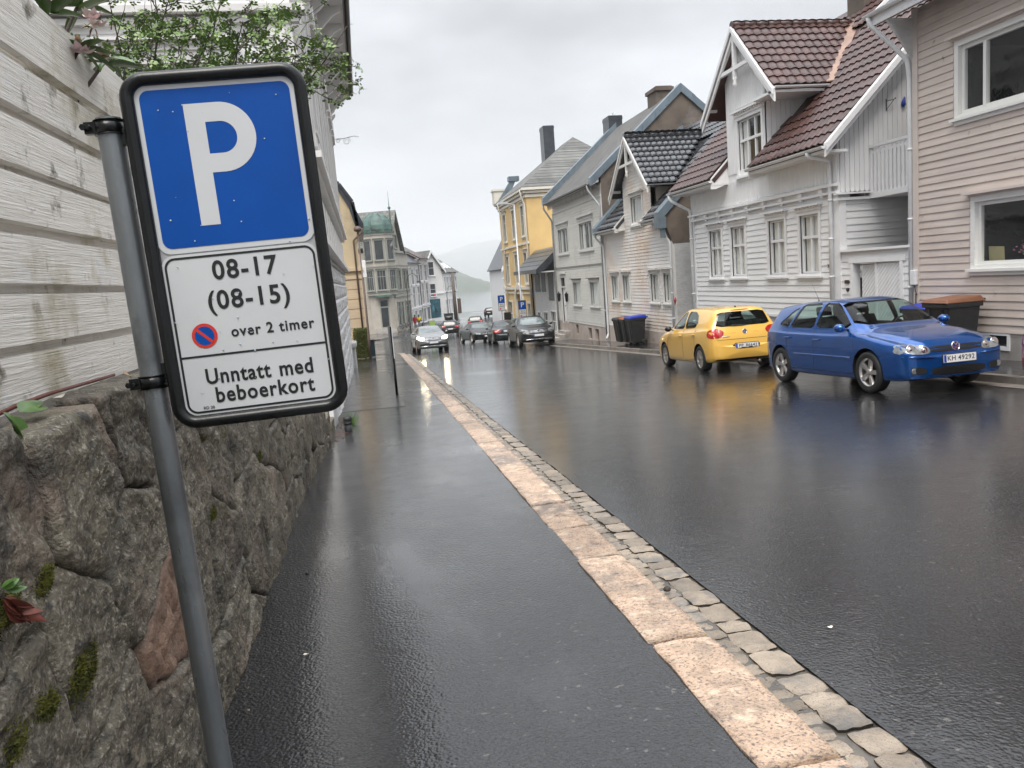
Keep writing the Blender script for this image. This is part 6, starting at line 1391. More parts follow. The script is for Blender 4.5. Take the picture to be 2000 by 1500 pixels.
def make_wheel(r, w, spokes, rimmat, style=5):
    t = MB(); t.lathe((0,0,0),[(r*.68,-w*.46),(r*.80,-w*.5),(r*.93,-w*.49),(r*.985,-w*.40),(r,-w*.25),(r,w*.25),(r*.985,w*.40),(r*.93,w*.49),(r*.80,w*.5),(r*.68,w*.46)],32,axis=(0,1,0),ref=(1,0,0),caps=False); tm = t.mesh('tyre','tyre')
    m = MB(); m.lathe((0,0,0),[(r*.69,-w*.4),(r*.62,-w*.2),(r*.60,w*.30),(r*.66,w*.44),(r*.70,w*.46),(r*.70,w*.42)],32,axis=(0,1,0),ref=(1,0,0),caps=False)
    for k in range(spokes):
        a = 2*math.pi*k/spokes; c_,s_ = math.cos(a),math.sin(a)
        for ww in ((0,) if style == 5 else (-.07,.07)):
            def q(rad,tan,y_): return (c_*rad-s_*(tan+ww*rad),y_,s_*rad+c_*(tan+ww*rad))
            hw0, hw1 = (r*.10, r*.135) if style == 5 else (r*.035,r*.04)
            m.hexa([q(r*.08,-hw0,w*.20),q(r*.08,hw0,w*.20),q(r*.66,hw1,w*.26),q(r*.66,-hw1,w*.26),q(r*.08,-hw0*.7,w*.37),q(r*.08,hw0*.7,w*.37),q(r*.66,hw1*.75,w*.42),q(r*.66,-hw1*.75,w*.42)])
    m.lathe((0,0,0),[(r*.17,w*.2),(r*.17,w*.38),(r*.10,w*.42),(0,w*.42)],16,axis=(0,1,0),ref=(1,0,0)); rm_ = m.mesh('rim',rimmat)
    d = MB(); d.lathe((0,0,0),[(r*.62,-w*.3),(0.0,-w*.3)],24,axis=(0,1,0),ref=(1,0,0)); dm = d.mesh('brake_disc','rim_dark'); return tm, rm_, dm
def text_mesh(body, size, mat, ext=.001, off=.0):
    cv = bpy.data.curves.new('t','FONT'); cv.body = body; cv.size = size; cv.align_x = 'CENTER'; cv.align_y = 'CENTER'; cv.extrude = ext; cv.offset = off; cv.resolution_u = 3; cv.space_character = 1.1
    o = bpy.data.objects.new('t',cv); COL.objects.link(o); bpy.context.view_layer.update(); me = bpy.data.meshes.new_from_object(o.evaluated_get(bpy.context.evaluated_depsgraph_get())); bpy.data.objects.remove(o); me.materials.clear(); me.materials.append(MATS[mat]); return me
def number_plate(car, x, z, sgn, body, tilt=0.0, name='number_plate', w=.52, h=.112):
    m = MB(); m.box((-.006,-w/2,-h/2),(.006,w/2,h/2)); p = m.build(name,'plate_white',car,local=True); p.location = (x,0,z); p.rotation_euler = (0,tilt*sgn,0 if sgn > 0 else math.pi)
    m = MB(); m.box((.0062,-w/2+.004,-h/2+.004),(.0075,-w/2+.042,h/2-.004)); b = m.build('country_band','plate_blue',p,local=True)
    if body:
        for wd,yo in zip(body.split(),(-.150,.088)):
            t = mkobj('plate_text',text_mesh(wd,.098,'sign_black',.0008,.001),p,local=True); t.matrix_basis = Matrix(((0,0,1,.0075),(1,0,0,.014+yo),(0,1,0,0),(0,0,0,1)))
    m = MB(); m.box((-.012,-w/2-.012,-h/2-.012),(-.004,w/2+.012,h/2+.012)); m.build('plate_holder','plastic_black',p,local=True)
    return p
def make_car(name, label, P, pos, heading, paintmat, group=None, detail=1, plate='', rim='rim', spokes=5, style=5, lights=False, extras=None, rear_plate=False):
    """heading: world angle of the car's +x"""
    car = thing(name, label, 'car', pos, group, heading)
    shell = car_shell(P, 84 if detail else 44, 3 if detail else 2)
    bm = bmesh.new(); bm.from_mesh(shell); bvh = BVHTree.FromBMesh(bm); bm.free()
    W_, R_, ax_f, ax_r = P['W']/2, P['tyre'], P['axf'], P['axr']
    cut = []
    for ax_ in (ax_f, ax_r):
        for s_ in (-1,1):
            m = MB(); m.lathe((ax_,s_*(W_-.26),P['tyre']+.015),[(R_*1.13,0),(R_*1.13,.6)],36,axis=(0,s_,0),ref=(1,0,0)); me = m.mesh('c','plastic_black'); b2 = bmesh.new(); b2.from_mesh(me); bmesh.ops.recalc_face_normals(b2,faces=b2.faces); b2.to_mesh(me); b2.free(); cut.append(me)
    body = shell.copy()
    body.materials.clear(); body.materials.append(MATS[paintmat]); body.materials.append(MATS['plastic_black'])
    if detail:
        cav = car_shell(P, 30, 3, shrink=(P['cav'][0],P['cav'][1])); cut.append(cav)
        for poly in P['sidewin']: cut.append(cut_prism(chaikin(poly,1,.12),'y',-2,2))
        cut.append(cut_prism(chaikin(P['wind'],1,.1),'x',P['cav'][1]-.75,P['front']+1)); cut.append(cut_prism(chaikin(P['rearwin'],1,.1),'x',P['rear']-1,P['cav'][0]+.5))
    for c_ in cut: c_.materials.clear(); c_.materials.append(MATS['plastic_black'])
    body = boolean(body, cut)
    # rocker / lower parts dark
    body.polygons.foreach_set('use_smooth',[True]*len(body.polygons)); body.set_sharp_from_angle(angle=math.radians(32))
    bo = mkobj('body', body, car, local=True)
    gl = 'car_glass' if detail else 'car_glass_dark'; off = -.004 if detail else .004
    for poly in P['sidewin']:
        for s_ in (-1,1): decal(bvh,poly,'y',s_,off,gl,'side_window',car,1,4)
    decal(bvh,P['wind'],'x',1,off,gl if detail else 'wind_far','windscreen',car,1,4); decal(bvh,P['rearwin'],'x',-1,off,gl,'rear_window',car,1,4)
    # wheels
    tm, rm_, dm = make_wheel(R_, P.get('tw',.205), spokes, rim, style)
    for ax_ in (ax_f, ax_r):
        for s_ in (-1,1):
            w = bpy.data.objects.new('wheel', None); COL.objects.link(w); w.parent = car; w.location = (ax_, s_*(W_-.115), R_); w.rotation_euler = (0, .3*ax_+s_, 0 if s_ > 0 else math.pi)
            for nm,me in (('tyre',tm),('rim',rm_),('brake_disc',dm)): mkobj(nm,me,w,local=True)
    # lights, grille, bumper details
    for s_ in (-1,1):
        if 'head' in P: decal(bvh,[(y*s_,z) for y,z in P['head']],'x',1,.006,'lamp_on' if lights else 'lamp_glass','headlight',car,2,4)
        if 'tail' in P: decal(bvh,[(y*s_,z) for y,z in P['tail']],'x',-1,.008,'tail_red','taillight',car,2,4)
        if 'tailside' in P: decal(bvh,P['tailside'],'y',s_,.007,'tail_red','taillight',car,1,3)
        if 'headside' in P: decal(bvh,P['headside'],'y',s_,.006,'lamp_glass','headlight',car,1,3)
        if 'fog' in P: decal(bvh,[(y*s_,z) for y,z in P['fog']],'x',1,.005,'plastic_black','fog_light',car,1,3)
        # mirror
        mx_, mz = P['mirror']; m = MB(); m.smooth = True; yb = W_-.06
        m.lathe((mx_-.07,s_*(yb+.11),mz),[(0,-.02),(.06,0),(.085,.05),(.078,.11),(.05,.15),(0,.16)],12,axis=(1,0,0)); m.cur = 1; m.bar((mx_,s_*(yb-.06),mz-.05),(mx_,s_*(yb+.06),mz-.03),.04,.03)
        mo = m.build('mirror',[P.get('mirmat',paintmat),'plastic_black'],car,local=True); mo.scale = (1,1,.82); mo.location = (0,0,mz*.18)
        for hx,hz_ in P.get('handles',()):
            hit = bvh.ray_cast(V((hx,s_*4,hz_)),V((0,-s_,0)))
            if hit[0]: m = MB(); c_ = hit[0]; m.bar(c_+V((-.09,s_*.018,0)),c_+V((.09,s_*.022,.004)),.03,.024); m.build('door_handle',paintmat,car,local=True,bevel=.006)
        for seam in P.get('seams',()):
            pts = []
            for i in range(len(seam)-1):
                for k in range(7): t = k/7; pts.append((seam[i][0]+(seam[i+1][0]-seam[i][0])*t,seam[i][1]+(seam[i+1][1]-seam[i][1])*t))
            pts.append(seam[-1]); Q = []
            for a,b in pts:
                hit = bvh.ray_cast(V((a,s_*4,b)),V((0,-s_,0)))
                if hit[0]: Q.append(hit[0]+V((0,s_*.0005,0)))
            if len(Q) > 2: m = MB(); m.tube(Q,.0035,4); m.build('door_seam','plastic_black',car,local=True,recalc=False)
        if 'trim' in P:
            (xa,za),(xb,zb) = P['trim']; Q = []
            for k in range(15):
                t = k/14; hit = bvh.ray_cast(V((xa+(xb-xa)*t,s_*4,za+(zb-za)*t)),V((0,-s_,0)))
                if hit[0]: Q.append(hit[0])
            m = MB(); m.tube(Q,.016,6); m.build('side_trim',paintmat,car,local=True,recalc=False)
    for poly,mt,th,nm in P.get('front_decals',()): decal(bvh,poly,'x',1,.004,mt,nm,car,1,3,th)
    for poly,mt,th,nm in P.get('rear_decals',()): decal(bvh,poly,'x',-1,.004,mt,nm,car,1,3,th)
    for s_ in (-1,1): decal(bvh,[(ax_r+R_*1.2,P['bot'](0)+.01),(ax_f-R_*1.2,P['bot'](0)+.01),(ax_f-R_*1.2,P['bot'](0)+.10),(ax_r+R_*1.2,P['bot'](0)+.10)],'y',s_,.004,P.get('sillmat','plastic_black'),'sill',car,0,3)
    if 'badge' in P:
        for (bx,bz,sg) in P['badge']:
            hit = bvh.ray_cast(V((sg*6,0,bz)),V((-sg,0,0))); c_ = hit[0]; n_ = (hit[1] if hit[1].x*sg > 0 else -hit[1]); n_ = V((sg,0,n_.z*.6)).normalized(); rr = P.get('badge_r',.062); m = MB()
            m.lathe(c_,[(rr,.0),(rr,.012),(rr*.86,.014),(rr*.84,.006),(0,.006)],24,axis=n_); bd = m.build('emblem','chrome',car,local=True,recalc=False)
            upv = V((0,0,1)); upv -= n_*upv.dot(n_); upv.normalize(); sdv = n_.cross(upv)
            m = MB(); L2 = lambda a,b: c_+n_*.011+sdv*a*rr+upv*b*rr
            if P.get('mark') == 'star':
                for k in range(3): a = math.pi/2+k*2*math.pi/3; m.bar(L2(0,0),L2(.86*math.cos(a),.86*math.sin(a)),.016,.008,up=n_)
            else:
                for seg in (((-.38,.76),(0,.08)),((0,.08),(.38,.76)),((-.78,.30),(-.32,-.72)),((-.32,-.72),(0,-.05)),((0,-.05),(.32,-.72)),((.32,-.72),(.78,.30))): m.bar(L2(*seg[0]),L2(*seg[1]),.014,.008,up=n_)
            m.build('emblem_mark','chrome',bd,local=True,recalc=False)
            m = MB(); m.lathe(c_,[(rr*.84,.0075),(0,.0075)],20,axis=n_); m.build('emblem_field','plastic_black' if P.get('mark') == 'star' else 'plate_blue',bd,local=True,recalc=False)
    if P.get('fplate'):
        z_ = P['fplate']; hit = bvh.ray_cast(V((6,0,z_)),V((-1,0,0))); number_plate(car,hit[0].x+.016,z_,1,plate if not rear_plate else '')
    if P.get('rplate'):
        z_ = P['rplate']; hit = bvh.ray_cast(V((-6,0,z_)),V((1,0,0))); number_plate(car,hit[0].x-.014,z_,-1,plate if rear_plate else '',tilt=P.get('rptilt',.0))
    if detail:   # interior
        it = MB()
        for yy in (-.36,.36):
            it.hexa([(-.35,yy-.24,.42),(.30,yy-.24,.42),(.30,yy+.24,.42),(-.35,yy+.24,.42),(-.38,yy-.24,.62),(.28,yy-.22,.60),(.28,yy+.22,.60),(-.38,yy+.24,.62)])
            it.hexa([(-.42,yy-.24,.55),(-.26,yy-.24,.55),(-.26,yy+.24,.55),(-.42,yy+.24,.55),(-.62,yy-.19,1.14),(-.50,yy-.19,1.14),(-.50,yy+.19,1.14),(-.62,yy+.19,1.14)])
            it.hexa([(-.66,yy-.13,1.17),(-.55,yy-.13,1.17),(-.55,yy+.13,1.17),(-.66,yy+.13,1.17),(-.68,yy-.12,1.33),(-.58,yy-.12,1.33),(-.58,yy+.12,1.33),(-.68,yy+.12,1.33)])
        it.hexa([(-1.35,-.62,.5),(-.95,-.62,.5),(-.95,.62,.5),(-1.35,.62,.5),(-1.5,-.58,1.12),(-1.36,-.58,1.12),(-1.36,.58,1.12),(-1.5,.58,1.12)])
        it.build('seats','seat',car,local=True,bevel=.02)
        d_ = MB(); d_.hexa([(.55,-.66,.7),(1.0,-.66,.7),(1.0,.66,.7),(.55,.66,.7),(.62,-.64,.93),(1.05,-.6,.97),(1.05,.6,.97),(.62,.64,.93)]); d_.tube([V((.48,.36,.92))+V((.05*math.sin(a)*.5,.18*math.cos(a),.17*math.sin(a))) for a in [k*2*math.pi/20 for k in range(21)]],.014,6); d_.build('dashboard','dash',car,local=True)
        m = MB(); m.tube([(P['cav'][1]-.1,-.55,P['belt'](1)+.04),(P['cav'][1]-.28,.05,P['belt'](1)+.09)],.008,5); m.tube([(P['cav'][1]-.1,.05,P['belt'](1)+.04),(P['cav'][1]-.28,.6,P['belt'](1)+.09)],.008,5); m.build('wiper','plastic_black',car,local=True)
    if extras: extras(car, bvh)
    return car
# --- shapes
def hatch(L_f, L_r, H, W, wb, tyre, s=1.0, dz=0.0):
    f, r = wb/2+L_f, -wb/2-L_r; h = H/1.48
    return dict(front=f, rear=r, W=W, tyre=tyre, axf=wb/2, axr=-wb/2,
      top=spline([(r,.60*h),(r+.02,.78*h),(r+.08,.97*h),(r+.24,1.34*h),(r+.36,1.42*h),(-.55,1.475*h),(-.1,1.48*h),(.30,1.42*h),(1.02,1.02*h),(1.10,.985*h),(1.55,.915*h),(f-.12,.80*h),(f-.03,.715*h),(f,.58*h)]),
      belt=spline([(r,.58*h),(r+.05,.86*h),(r+.25,.985*h),(-1.0,.955*h),(0,.93*h),(1.0,.90*h),(1.6,.80*h),(f-.09,.69*h),(f,.54*h)]),
      wid=spline([(r,W*.40),(r+.06,W*.445),(r+.25,W*.482),(-wb/2,W*.5),(0,W*.497),(wb/2,W*.5),(f-.42,W*.487),(f-.16,W*.462),(f-.04,W*.425),(f,W*.37)]),
      tuck=spline([(r,.02),(r+.3,.05),(0,.055),(1.0,.05),(1.4,.06),(f,.05)]),
      roofw=spline([(r,W*.36),(r+.4,W*.34),(-.3,W*.345),(.3,W*.335),(1.02,W*.40),(1.2,W*.42),(f-.3,W*.37),(f,W*.30)]),
      bot=spline([(r,.30),(r+.25,.22),(0,.19),(f-.3,.20),(f,.24)]), cav=(r+.35,.98))
GP = hatch(.83,.69,1.45,1.76,2.58,.318); f_, r_ = GP['front'], GP['rear']
GP.update(sidewin=[[(.80,.985),(.22,1.375),(-.13,1.405),(-.19,.985)],[(-.25,.985),(-.22,1.405),(-.75,1.395),(-.86,1.36),(-1.02,1.0)],[(-1.08,1.0),(-.93,1.345),(-1.10,1.30),(-1.42,1.06)]],
  wind=[(-.70,1.02),(.70,1.02),(.55,1.385),(-.55,1.385)], rearwin=[(-.60,1.04),(.60,1.04),(.50,1.34),(-.50,1.34)],
  head=[(.40,.60),(.44,.70),(.62,.735),(.80,.74),(.81,.66),(.70,.60),(.52,.585)], headside=[(1.86,.63),(2.02,.60),(2.0,.70),(1.88,.72)],
  tail=[(.55,.72),(.55,.92),(.74,.93),(.82,.84),(.80,.72)], tailside=[(-1.98,.72),(-1.98,.92),(-1.80,.93),(-1.76,.80),(-1.84,.72)],
  fog=[(.50,.30),(.50,.40),(.76,.41),(.76,.32)], mirror=(.72,1.0), handles=((-.05,.80),(-.98,.83)), mirmat='paint_blue',
  seams=([(.98,.30),(1.0,.60),(.90,.95)],[(-.19,.28),(-.17,.60),(-.19,.96)],[(-1.02,.55),(-.90,.36)],[(-1.02,.55),(-1.06,.97)],[(.92,.30),(-.88,.30)]),
  trim=((.90,.53),(-.78,.55)), badge=((f_,.665,1),(r_,.88,-1)), badge_r=.068, fplate=.50, sillmat='paint_blue',
  front_decals=[([(-.40,.605),(.40,.605),(.42,.645),(-.42,.645)],'plastic_black',.0,'grille'),([(-.40,.655),(.40,.655),(.43,.69),(-.43,.69)],'plastic_black',.0,'grille'),([(-.42,.27),(.42,.27),(.44,.40),(-.44,.40)],'plastic_black',.0,'air_intake'),([(-.80,.545),(-.38,.53),(-.38,.555),(-.80,.575)],'paint_blue',.012,'bumper_strip'),([(.38,.53),(.80,.545),(.80,.575),(.38,.555)],'paint_blue',.012,'bumper_strip')])
PP = hatch(.80,.70,1.46,1.68,2.47,.30); f_, r_ = PP['front'], PP['rear']
PP.update(sidewin=[[(.72,.97),(.20,1.34),(-.12,1.375),(-.18,.975)],[(-.24,.975),(-.20,1.38),(-.62,1.365),(-.88,1.28),(-1.02,1.12),(-.90,1.0)]],
  wind=[(-.66,1.01),(.66,1.01),(.52,1.36),(-.52,1.36)], rearwin=[(-.63,1.0),(.63,1.0),(.53,1.32),(-.53,1.32)],
  tail=[(.50,.82),(.47,.90),(.58,.97),(.72,.97),(.80,.90),(.80,.76),(.60,.76)], tailside=[(-1.90,.76),(-1.88,.96),(-1.74,.95),(-1.70,.84),(-1.78,.77)],
  head=[(.42,.58),(.46,.70),(.74,.74),(.77,.64),(.6,.58)], mirror=(.66,.98), mirmat='plastic_black', handles=((-.02,.82),(-.92,.85)),
  seams=([(.92,.30),(.94,.60),(.84,.93)],[(-.18,.28),(-.16,.60),(-.18,.95)],[(-.98,.52),(-.86,.34)],[(-.98,.52),(-1.0,.96)],[(.86,.28),(-.84,.28)]),
  badge=((r_,.875,-1),(f_,.66,1)), badge_r=.055, rplate=.565, sillmat='paint_yellow',
  rear_decals=[([(-.70,.30),(.70,.30),(.64,.245),(-.64,.245)],'plastic_black',.0,'lower_bumper'),([(-.20,1.345),(.20,1.345),(.20,1.362),(-.20,1.362)],'tail_red',.006,'brake_light'),([(-.79,.715),(.79,.715),(.79,.722),(-.79,.722)],'plastic_black',.0,'tailgate_seam'),([(-.06,1.0),(.30,1.0),(.30,1.03),(-.06,1.03)],'plastic_black',.01,'rear_wiper'),([(-.31,.505),(.31,.505),(.31,.625),(-.31,.625)],'plastic_black',.0,'plate_recess'),([(.36,.775),(.56,.775),(.56,.79),(.36,.79)],'chrome',.003,'model_name'),([(-.66,.80),(-.56,.80),(-.56,.815),(-.66,.815)],'chrome',.003,'trim_name')])
def suv(L_f, L_r, H, W, wb, tyre, k=1.0):
    P = hatch(L_f, L_r, H, W, wb, tyre); f, r = P['front'], P['rear']; h = H
    P['top'] = spline([(r,.80),(r+.03,1.0),(r+.10,1.15),(r+.35,h*.94),(r+.55,h*.975),(-.5,h),(0,h*.995),(.35,h*.955),(1.05,1.14),(1.15,1.11),(1.7,1.04),(f-.22,.93),(f-.06,.82),(f,.66)])
    P['belt'] = spline([(r,.75),(r+.06,.98),(r+.3,1.10),(-.8,1.08),(0,1.04),(1.0,1.02),(1.6,.95),(f-.15,.82),(f,.62)]); P['bot'] = spline([(r,.40),(r+.25,.30),(0,.26),(f-.3,.27),(f,.33)]); P['zmid'] = .70
    P.update(sidewin=[[(.80,1.10),(.28,h*.925),(-.12,h*.94),(-.18,1.11)],[(-.24,1.11),(-.2,h*.94),(-.85,h*.93),(-1.02,1.14)],[(-1.08,1.15),(-.93,h*.92),(-1.25,h*.88),(-1.5,1.2)]],
      wind=[(-.74,1.13),(.74,1.13),(.58,h*.935),(-.58,h*.935)], rearwin=[(-.62,1.15),(.62,1.15),(.54,h*.92),(-.54,h*.92)],
      head=[(.48,.78),(.52,.88),(.74,.93),(.86,.92),(.84,.82),(.68,.76)], headside=[(f-.52,.86),(f-.18,.80),(f-.2,.88),(f-.5,.95)], tail=[(.48,.88),(.48,1.02),(.74,1.07),(.86,1.0),(.84,.88)], tailside=[(r+.06,.88),(r+.06,1.05),(r+.3,1.06),(r+.24,.92)],
      mirror=(.78,1.13), handles=((-.05,.93),(-.98,.95)), seams=([(1.0,.42),(1.02,.7),(.92,1.05)],[(-.19,.40),(-.19,1.08)],[(-1.05,.6),(-1.1,1.1)]),
      front_decals=[([(-.42,.70),(.42,.70),(.46,.88),(-.46,.88)],'plastic_black',.0,'grille'),([(-.46,.775),(.46,.775),(.46,.795),(-.46,.795)],'chrome',.012,'grille_bar'),([(-.44,.735),(.44,.735),(.44,.748),(-.44,.748)],'chrome',.01,'grille_bar'),([(-.45,.83),(.45,.83),(.45,.843),(-.45,.843)],'chrome',.01,'grille_bar'),([(-.78,.40),(.78,.40),(.72,.56),(-.72,.56)],'plastic_black',.0,'air_intake'),([(-.74,.385),(.74,.385),(.62,.42),(-.62,.42)],'chrome',.012,'skid_plate')],
      rear_decals=[([(-.75,.40),(.75,.40),(.75,.56),(-.75,.56)],'plastic_black',.0,'lower_bumper')], badge=((f,.79,1),), badge_r=.085, mark='star', fplate=.60, rplate=.74, tw=.225)
    return P
def sedan(L_f, L_r, H, W, wb, tyre, coupe=False):
    P = hatch(L_f, L_r, H, W, wb, tyre); f, r = P['front'], P['rear']; h = H; c = -.15 if coupe else 0
    P['top'] = spline([(r,.62),(r+.04,.84),(r+.12,.98),(r+.55,1.03),(r+.75,1.06),(-.95+c,h*.93),(-.5,h*.99),(-.1,h),(.3,h*.96),(1.08,.98),(1.18,.95),(1.7,.88),(f-.2,.75),(f-.06,.66),(f,.54)])
    P['belt'] = spline([(r,.6),(r+.06,.82),(r+.4,.95),(-.8,.93),(0,.90),(1.0,.87),(1.6,.79),(f-.15,.66),(f,.5)])
    P.update(sidewin=[[(.85,.95),(.25,h*.92),(-.2,h*.945),(-.22,.96)],[(-.28,.96),(-.25,h*.945),(-.72,h*.92),(-1.15,1.02),(-1.1,.98)]], wind=[(-.70,.99),(.70,.99),(.54,h*.935),(-.54,h*.935)], rearwin=[(-.62,1.07),(.62,1.07),(.52,h*.92),(-.52,h*.92)],
      head=[(.44,.58),(.50,.68),(.72,.72),(.82,.70),(.80,.60),(.62,.56)], headside=[(f-.5,.64),(f-.15,.6),(f-.2,.68),(f-.5,.74)], tail=[(.42,.72),(.42,.90),(.78,.92),(.84,.84),(.82,.72)], tailside=[(r+.06,.72),(r+.06,.90),(r+.32,.90),(r+.26,.74)],
      mirror=(.76,.98), handles=((-.1,.80),(-.95,.82)), seams=([(1.0,.3),(.95,.9)],[(-.2,.28),(-.2,.93)],[(-1.0,.45),(-1.05,.93)]), front_decals=[([(-.38,.52),(.38,.52),(.42,.67),(-.42,.67)],'plastic_black',.0,'grille'),([(-.40,.59),(.40,.59),(.40,.605),(-.40,.605)],'chrome',.01,'grille_bar'),([(-.7,.26),(.7,.26),(.66,.40),(-.66,.40)],'plastic_black',.0,'air_intake')], badge=((f,.595,1),), badge_r=.08, mark='star', fplate=.45, rplate=.80)
    return P
PI = math.pi
def antenna(x, y, z, tip):
    def f(car, bvh):
        m = MB(); hit = bvh.ray_cast(V((x,y,4)),V((0,0,-1))); c_ = hit[0]; m.lathe(c_,[(.025,-.005),(.018,.02),(.006,.035)],10); m.tube([c_+V((0,0,.03)),c_+V(tip)],[.004,.0015],6); m.build('antenna','plastic_black',car,local=True)
    return f
def golf_extra(car, bvh):
    antenna(-1.35,0,1.5,(-.22,0,.36))(car,bvh)
    for s_ in (-1,1):   # round reflectors inside the headlights
        for (yy,zz,rr) in ((.68,.672,.062),(.50,.650,.048)):
            hit = bvh.ray_cast(V((6,s_*yy,zz)),V((-1,0,0))); m = MB(); c_ = hit[0]; m.lathe(c_,[(rr,.007),(rr,.012),(rr*.86,.013),(rr*.6,.009),(rr*.45,.016),(0,.019)],18,axis=(hit[1]*.5+V((1,0,0))).normalized()); m.build('headlight_ring','chrome',car,local=True)
        hit = bvh.ray_cast(V((6,s_*.68,.355)),V((-1,0,0))); m = MB(); m.lathe(hit[0],[(.045,.004),(.045,.012),(.03,.012),(0,.008)],16,axis=(1,0,0)); m.build('fog_lamp','lamp_glass',car,local=True)
def polo_extra(car, bvh):
    antenna(-1.45,0,1.5,(-.03,0,.03))(car,bvh); m = MB(); m.tube([(-1.75,-.30,.22),(-1.93,-.30,.205)],.03,10); m.build('exhaust','chrome',car,local=True)
def roofbox(car, bvh):
    m = MB(); m.smooth=True; m.hexa([(-.9,-.38,1.66),(.75,-.34,1.66),(.75,.34,1.66),(-.9,.38,1.66),(-.85,-.33,2.0),(.3,-.30,2.0),(.3,.30,2.0),(-.85,.33,2.0)]); m.build('roof_box','paint_black',car,local=True,bevel=.06)
def at(X, Y, off=-.004): return V((X,Y,gz(Y)+off))
SLOPE = math.atan(.05)
def tilt(car, up=True):
    # follow the fall of the street: rotate about world X
    e = Matrix.Rotation(-SLOPE if car.location.y < 60 else -.03,4,'X') @ car.rotation_euler.to_matrix().to_4x4(); car.rotation_euler = e.to_euler()
tilt(make_car('hatchback_car','metallic blue five door hatchback parked by the kerb, plate KH 49292',GP,at(8.30,11.92),-PI/2-.012,'paint_blue',detail=1,plate='KH 49292',extras=golf_extra))
tilt(make_car('hatchback_car','yellow hatchback parked with its rear toward us, plate PP 86642',PP,at(8.28,17.85),PI/2-.060,'paint_yellow',detail=1,plate='PP 86642',rear_plate=True,rim='rim',spokes=9,style=9,extras=polo_extra))
def pxcar(px, py, Y, dy=0): p = onY(px,py,Y+dy); return at(p.x, Y)
tilt(make_car('estate_car','grey car with lit headlights driving up the street toward us',suv(.86,.80,1.52,1.80,2.70,.34),pxcar(844,670,45.2,-2),-PI/2+.03,'paint_grey',detail=0,lights=True))
tilt(make_car('offroad_car','black parked car with chrome skid plate beside the two storey house',suv(.90,.82,1.60,1.88,2.85,.36),pxcar(1052,660,40.8,-2),-PI/2-.02,'paint_black',detail=0))
tilt(make_car('sedan_car','dark green sedan parked with a red tail lamp toward us',sedan(.92,1.05,1.45,1.78,2.70,.32),pxcar(995,660,48.5,-2),PI/2-.06,'paint_green',detail=0))
tilt(make_car('coupe_car','black low coupe parked facing us with pale windscreen',sedan(.95,1.05,1.40,1.86,2.85,.34,True),pxcar(944,665,54.5,-2),-PI/2+.12,'paint_black',detail=0))
tilt(make_car('offroad_car','dark grey car with black roof box driving away past the junction',suv(.90,.82,1.62,1.86,2.64,.36),pxcar(885,660,80,-2),PI/2-.10,'paint_dgrey',detail=0,extras=roofbox))
tilt(make_car('estate_car','black car driving away toward the fjord ahead of the roof box car',suv(.90,.85,1.62,1.86,2.70,.36),pxcar(936,640,92,-2),PI/2-.2,'paint_black',detail=0))
tilt(make_car('estate_car','dark car farthest down the street before the water',suv(.90,.85,1.6,1.86,2.70,.36),pxcar(960,615,132),PI/2-.35,'paint_dgrey',detail=0))
tilt(make_car('hatchback_car','red parked car of which only the tail corner shows at the kerb',GP | {'mirmat':'paint_red','sillmat':'paint_red'},at(8.75,6.42),-PI/2,'paint_red',detail=0))
# ================================================================== FAR LEFT: beige building, tower house, row beyond
pmat('beige_plaster',(0.52,0.42,0.27),.75,var=.08,vscale=.8,bump=.2,bscale=20,spots=[((0.36,0.29,0.20),.7,.55,.72),((0.25,0.21,0.16),2.5,.68,.78)])
pmat('peach_plaster',(0.55,0.43,0.29),.7,var=.06,vscale=1,bump=.2,bscale=20,spots=((0.38,0.30,0.21),1,.6,.8))
pmat('tower_wood',(0.47,0.43,0.37),.6,var=.08,vscale=1.2,spots=((0.34,0.31,0.27),1.0,.58,.75)); pmat('tower_trim',(0.30,0.315,0.28),.55,var=.1,vscale=2)
pmat('verdigris',(0.075,0.14,0.12),.5,var=.3,vscale=2,spots=((0.045,0.05,0.048),1.2,.52,.66)); pmat('brown_pipe',(0.10,0.065,0.05),.45)
slate_mat('shingle_roof',(0.21,0.215,0.19),(0.12,0.125,0.115),(.06,.06,.06),(2.2,3.0),'X')
pmat('offwhite_plaster',(0.62,0.60,0.56),.65,var=.05,vscale=1,spots=((.46,.43,.39),1,.6,.8)); pmat('pinkish_plaster',(0.56,0.50,0.45),.65,var=.05,vscale=1,spots=((.42,.37,.33),1,.6,.8)); pmat('white_plaster2',(0.74,0.73,0.71),.6,var=.04,vscale=1)
bb = thing('plastered_building','old beige plastered building with gambrel gable, brown downpipe and rusticated ground floor','building',(-3,48,gz(48)))
BY = 48.0; BFm = frame((0,BY,0),(1,0,0),(0,-1,0)); BX = .02
gp = [(-9,-3.2),(BX,-3.2),(BX,5.35),(-.14,6.72),(-.80,7.75),(-4.5,10.6),(-9,10.6)]
m = MB(); m.prism([BFm(u,h,0) for u,h in gp],(0,.3,0)); m.build('gable_wall','beige_plaster',bb)
m = MB(); m.box((-9,BY+.3,-3.2),(BX-.02,62,5.3)); m.build('street_wall','beige_plaster',bb)
for (a,b) in zip(gp[2:5],gp[3:6]):
    m = MB(); pa, pb = V((a[0],BY-.12,a[1])), V((b[0],BY-.12,b[1])); nrm = V((pb.z-pa.z,0,-(pb.x-pa.x))).normalized(); nrm = nrm if nrm.z > 0 or nrm.x > 0 else -nrm
    m.hexa([pa,pb,pb+V((0,.5,0)),pa+V((0,.5,0)),pa+nrm*.2,pb+nrm*.2,pb+nrm*.2+V((0,.5,0)),pa+nrm*.2+V((0,.5,0))]); m.build('roof_edge','slate_dark',bb)
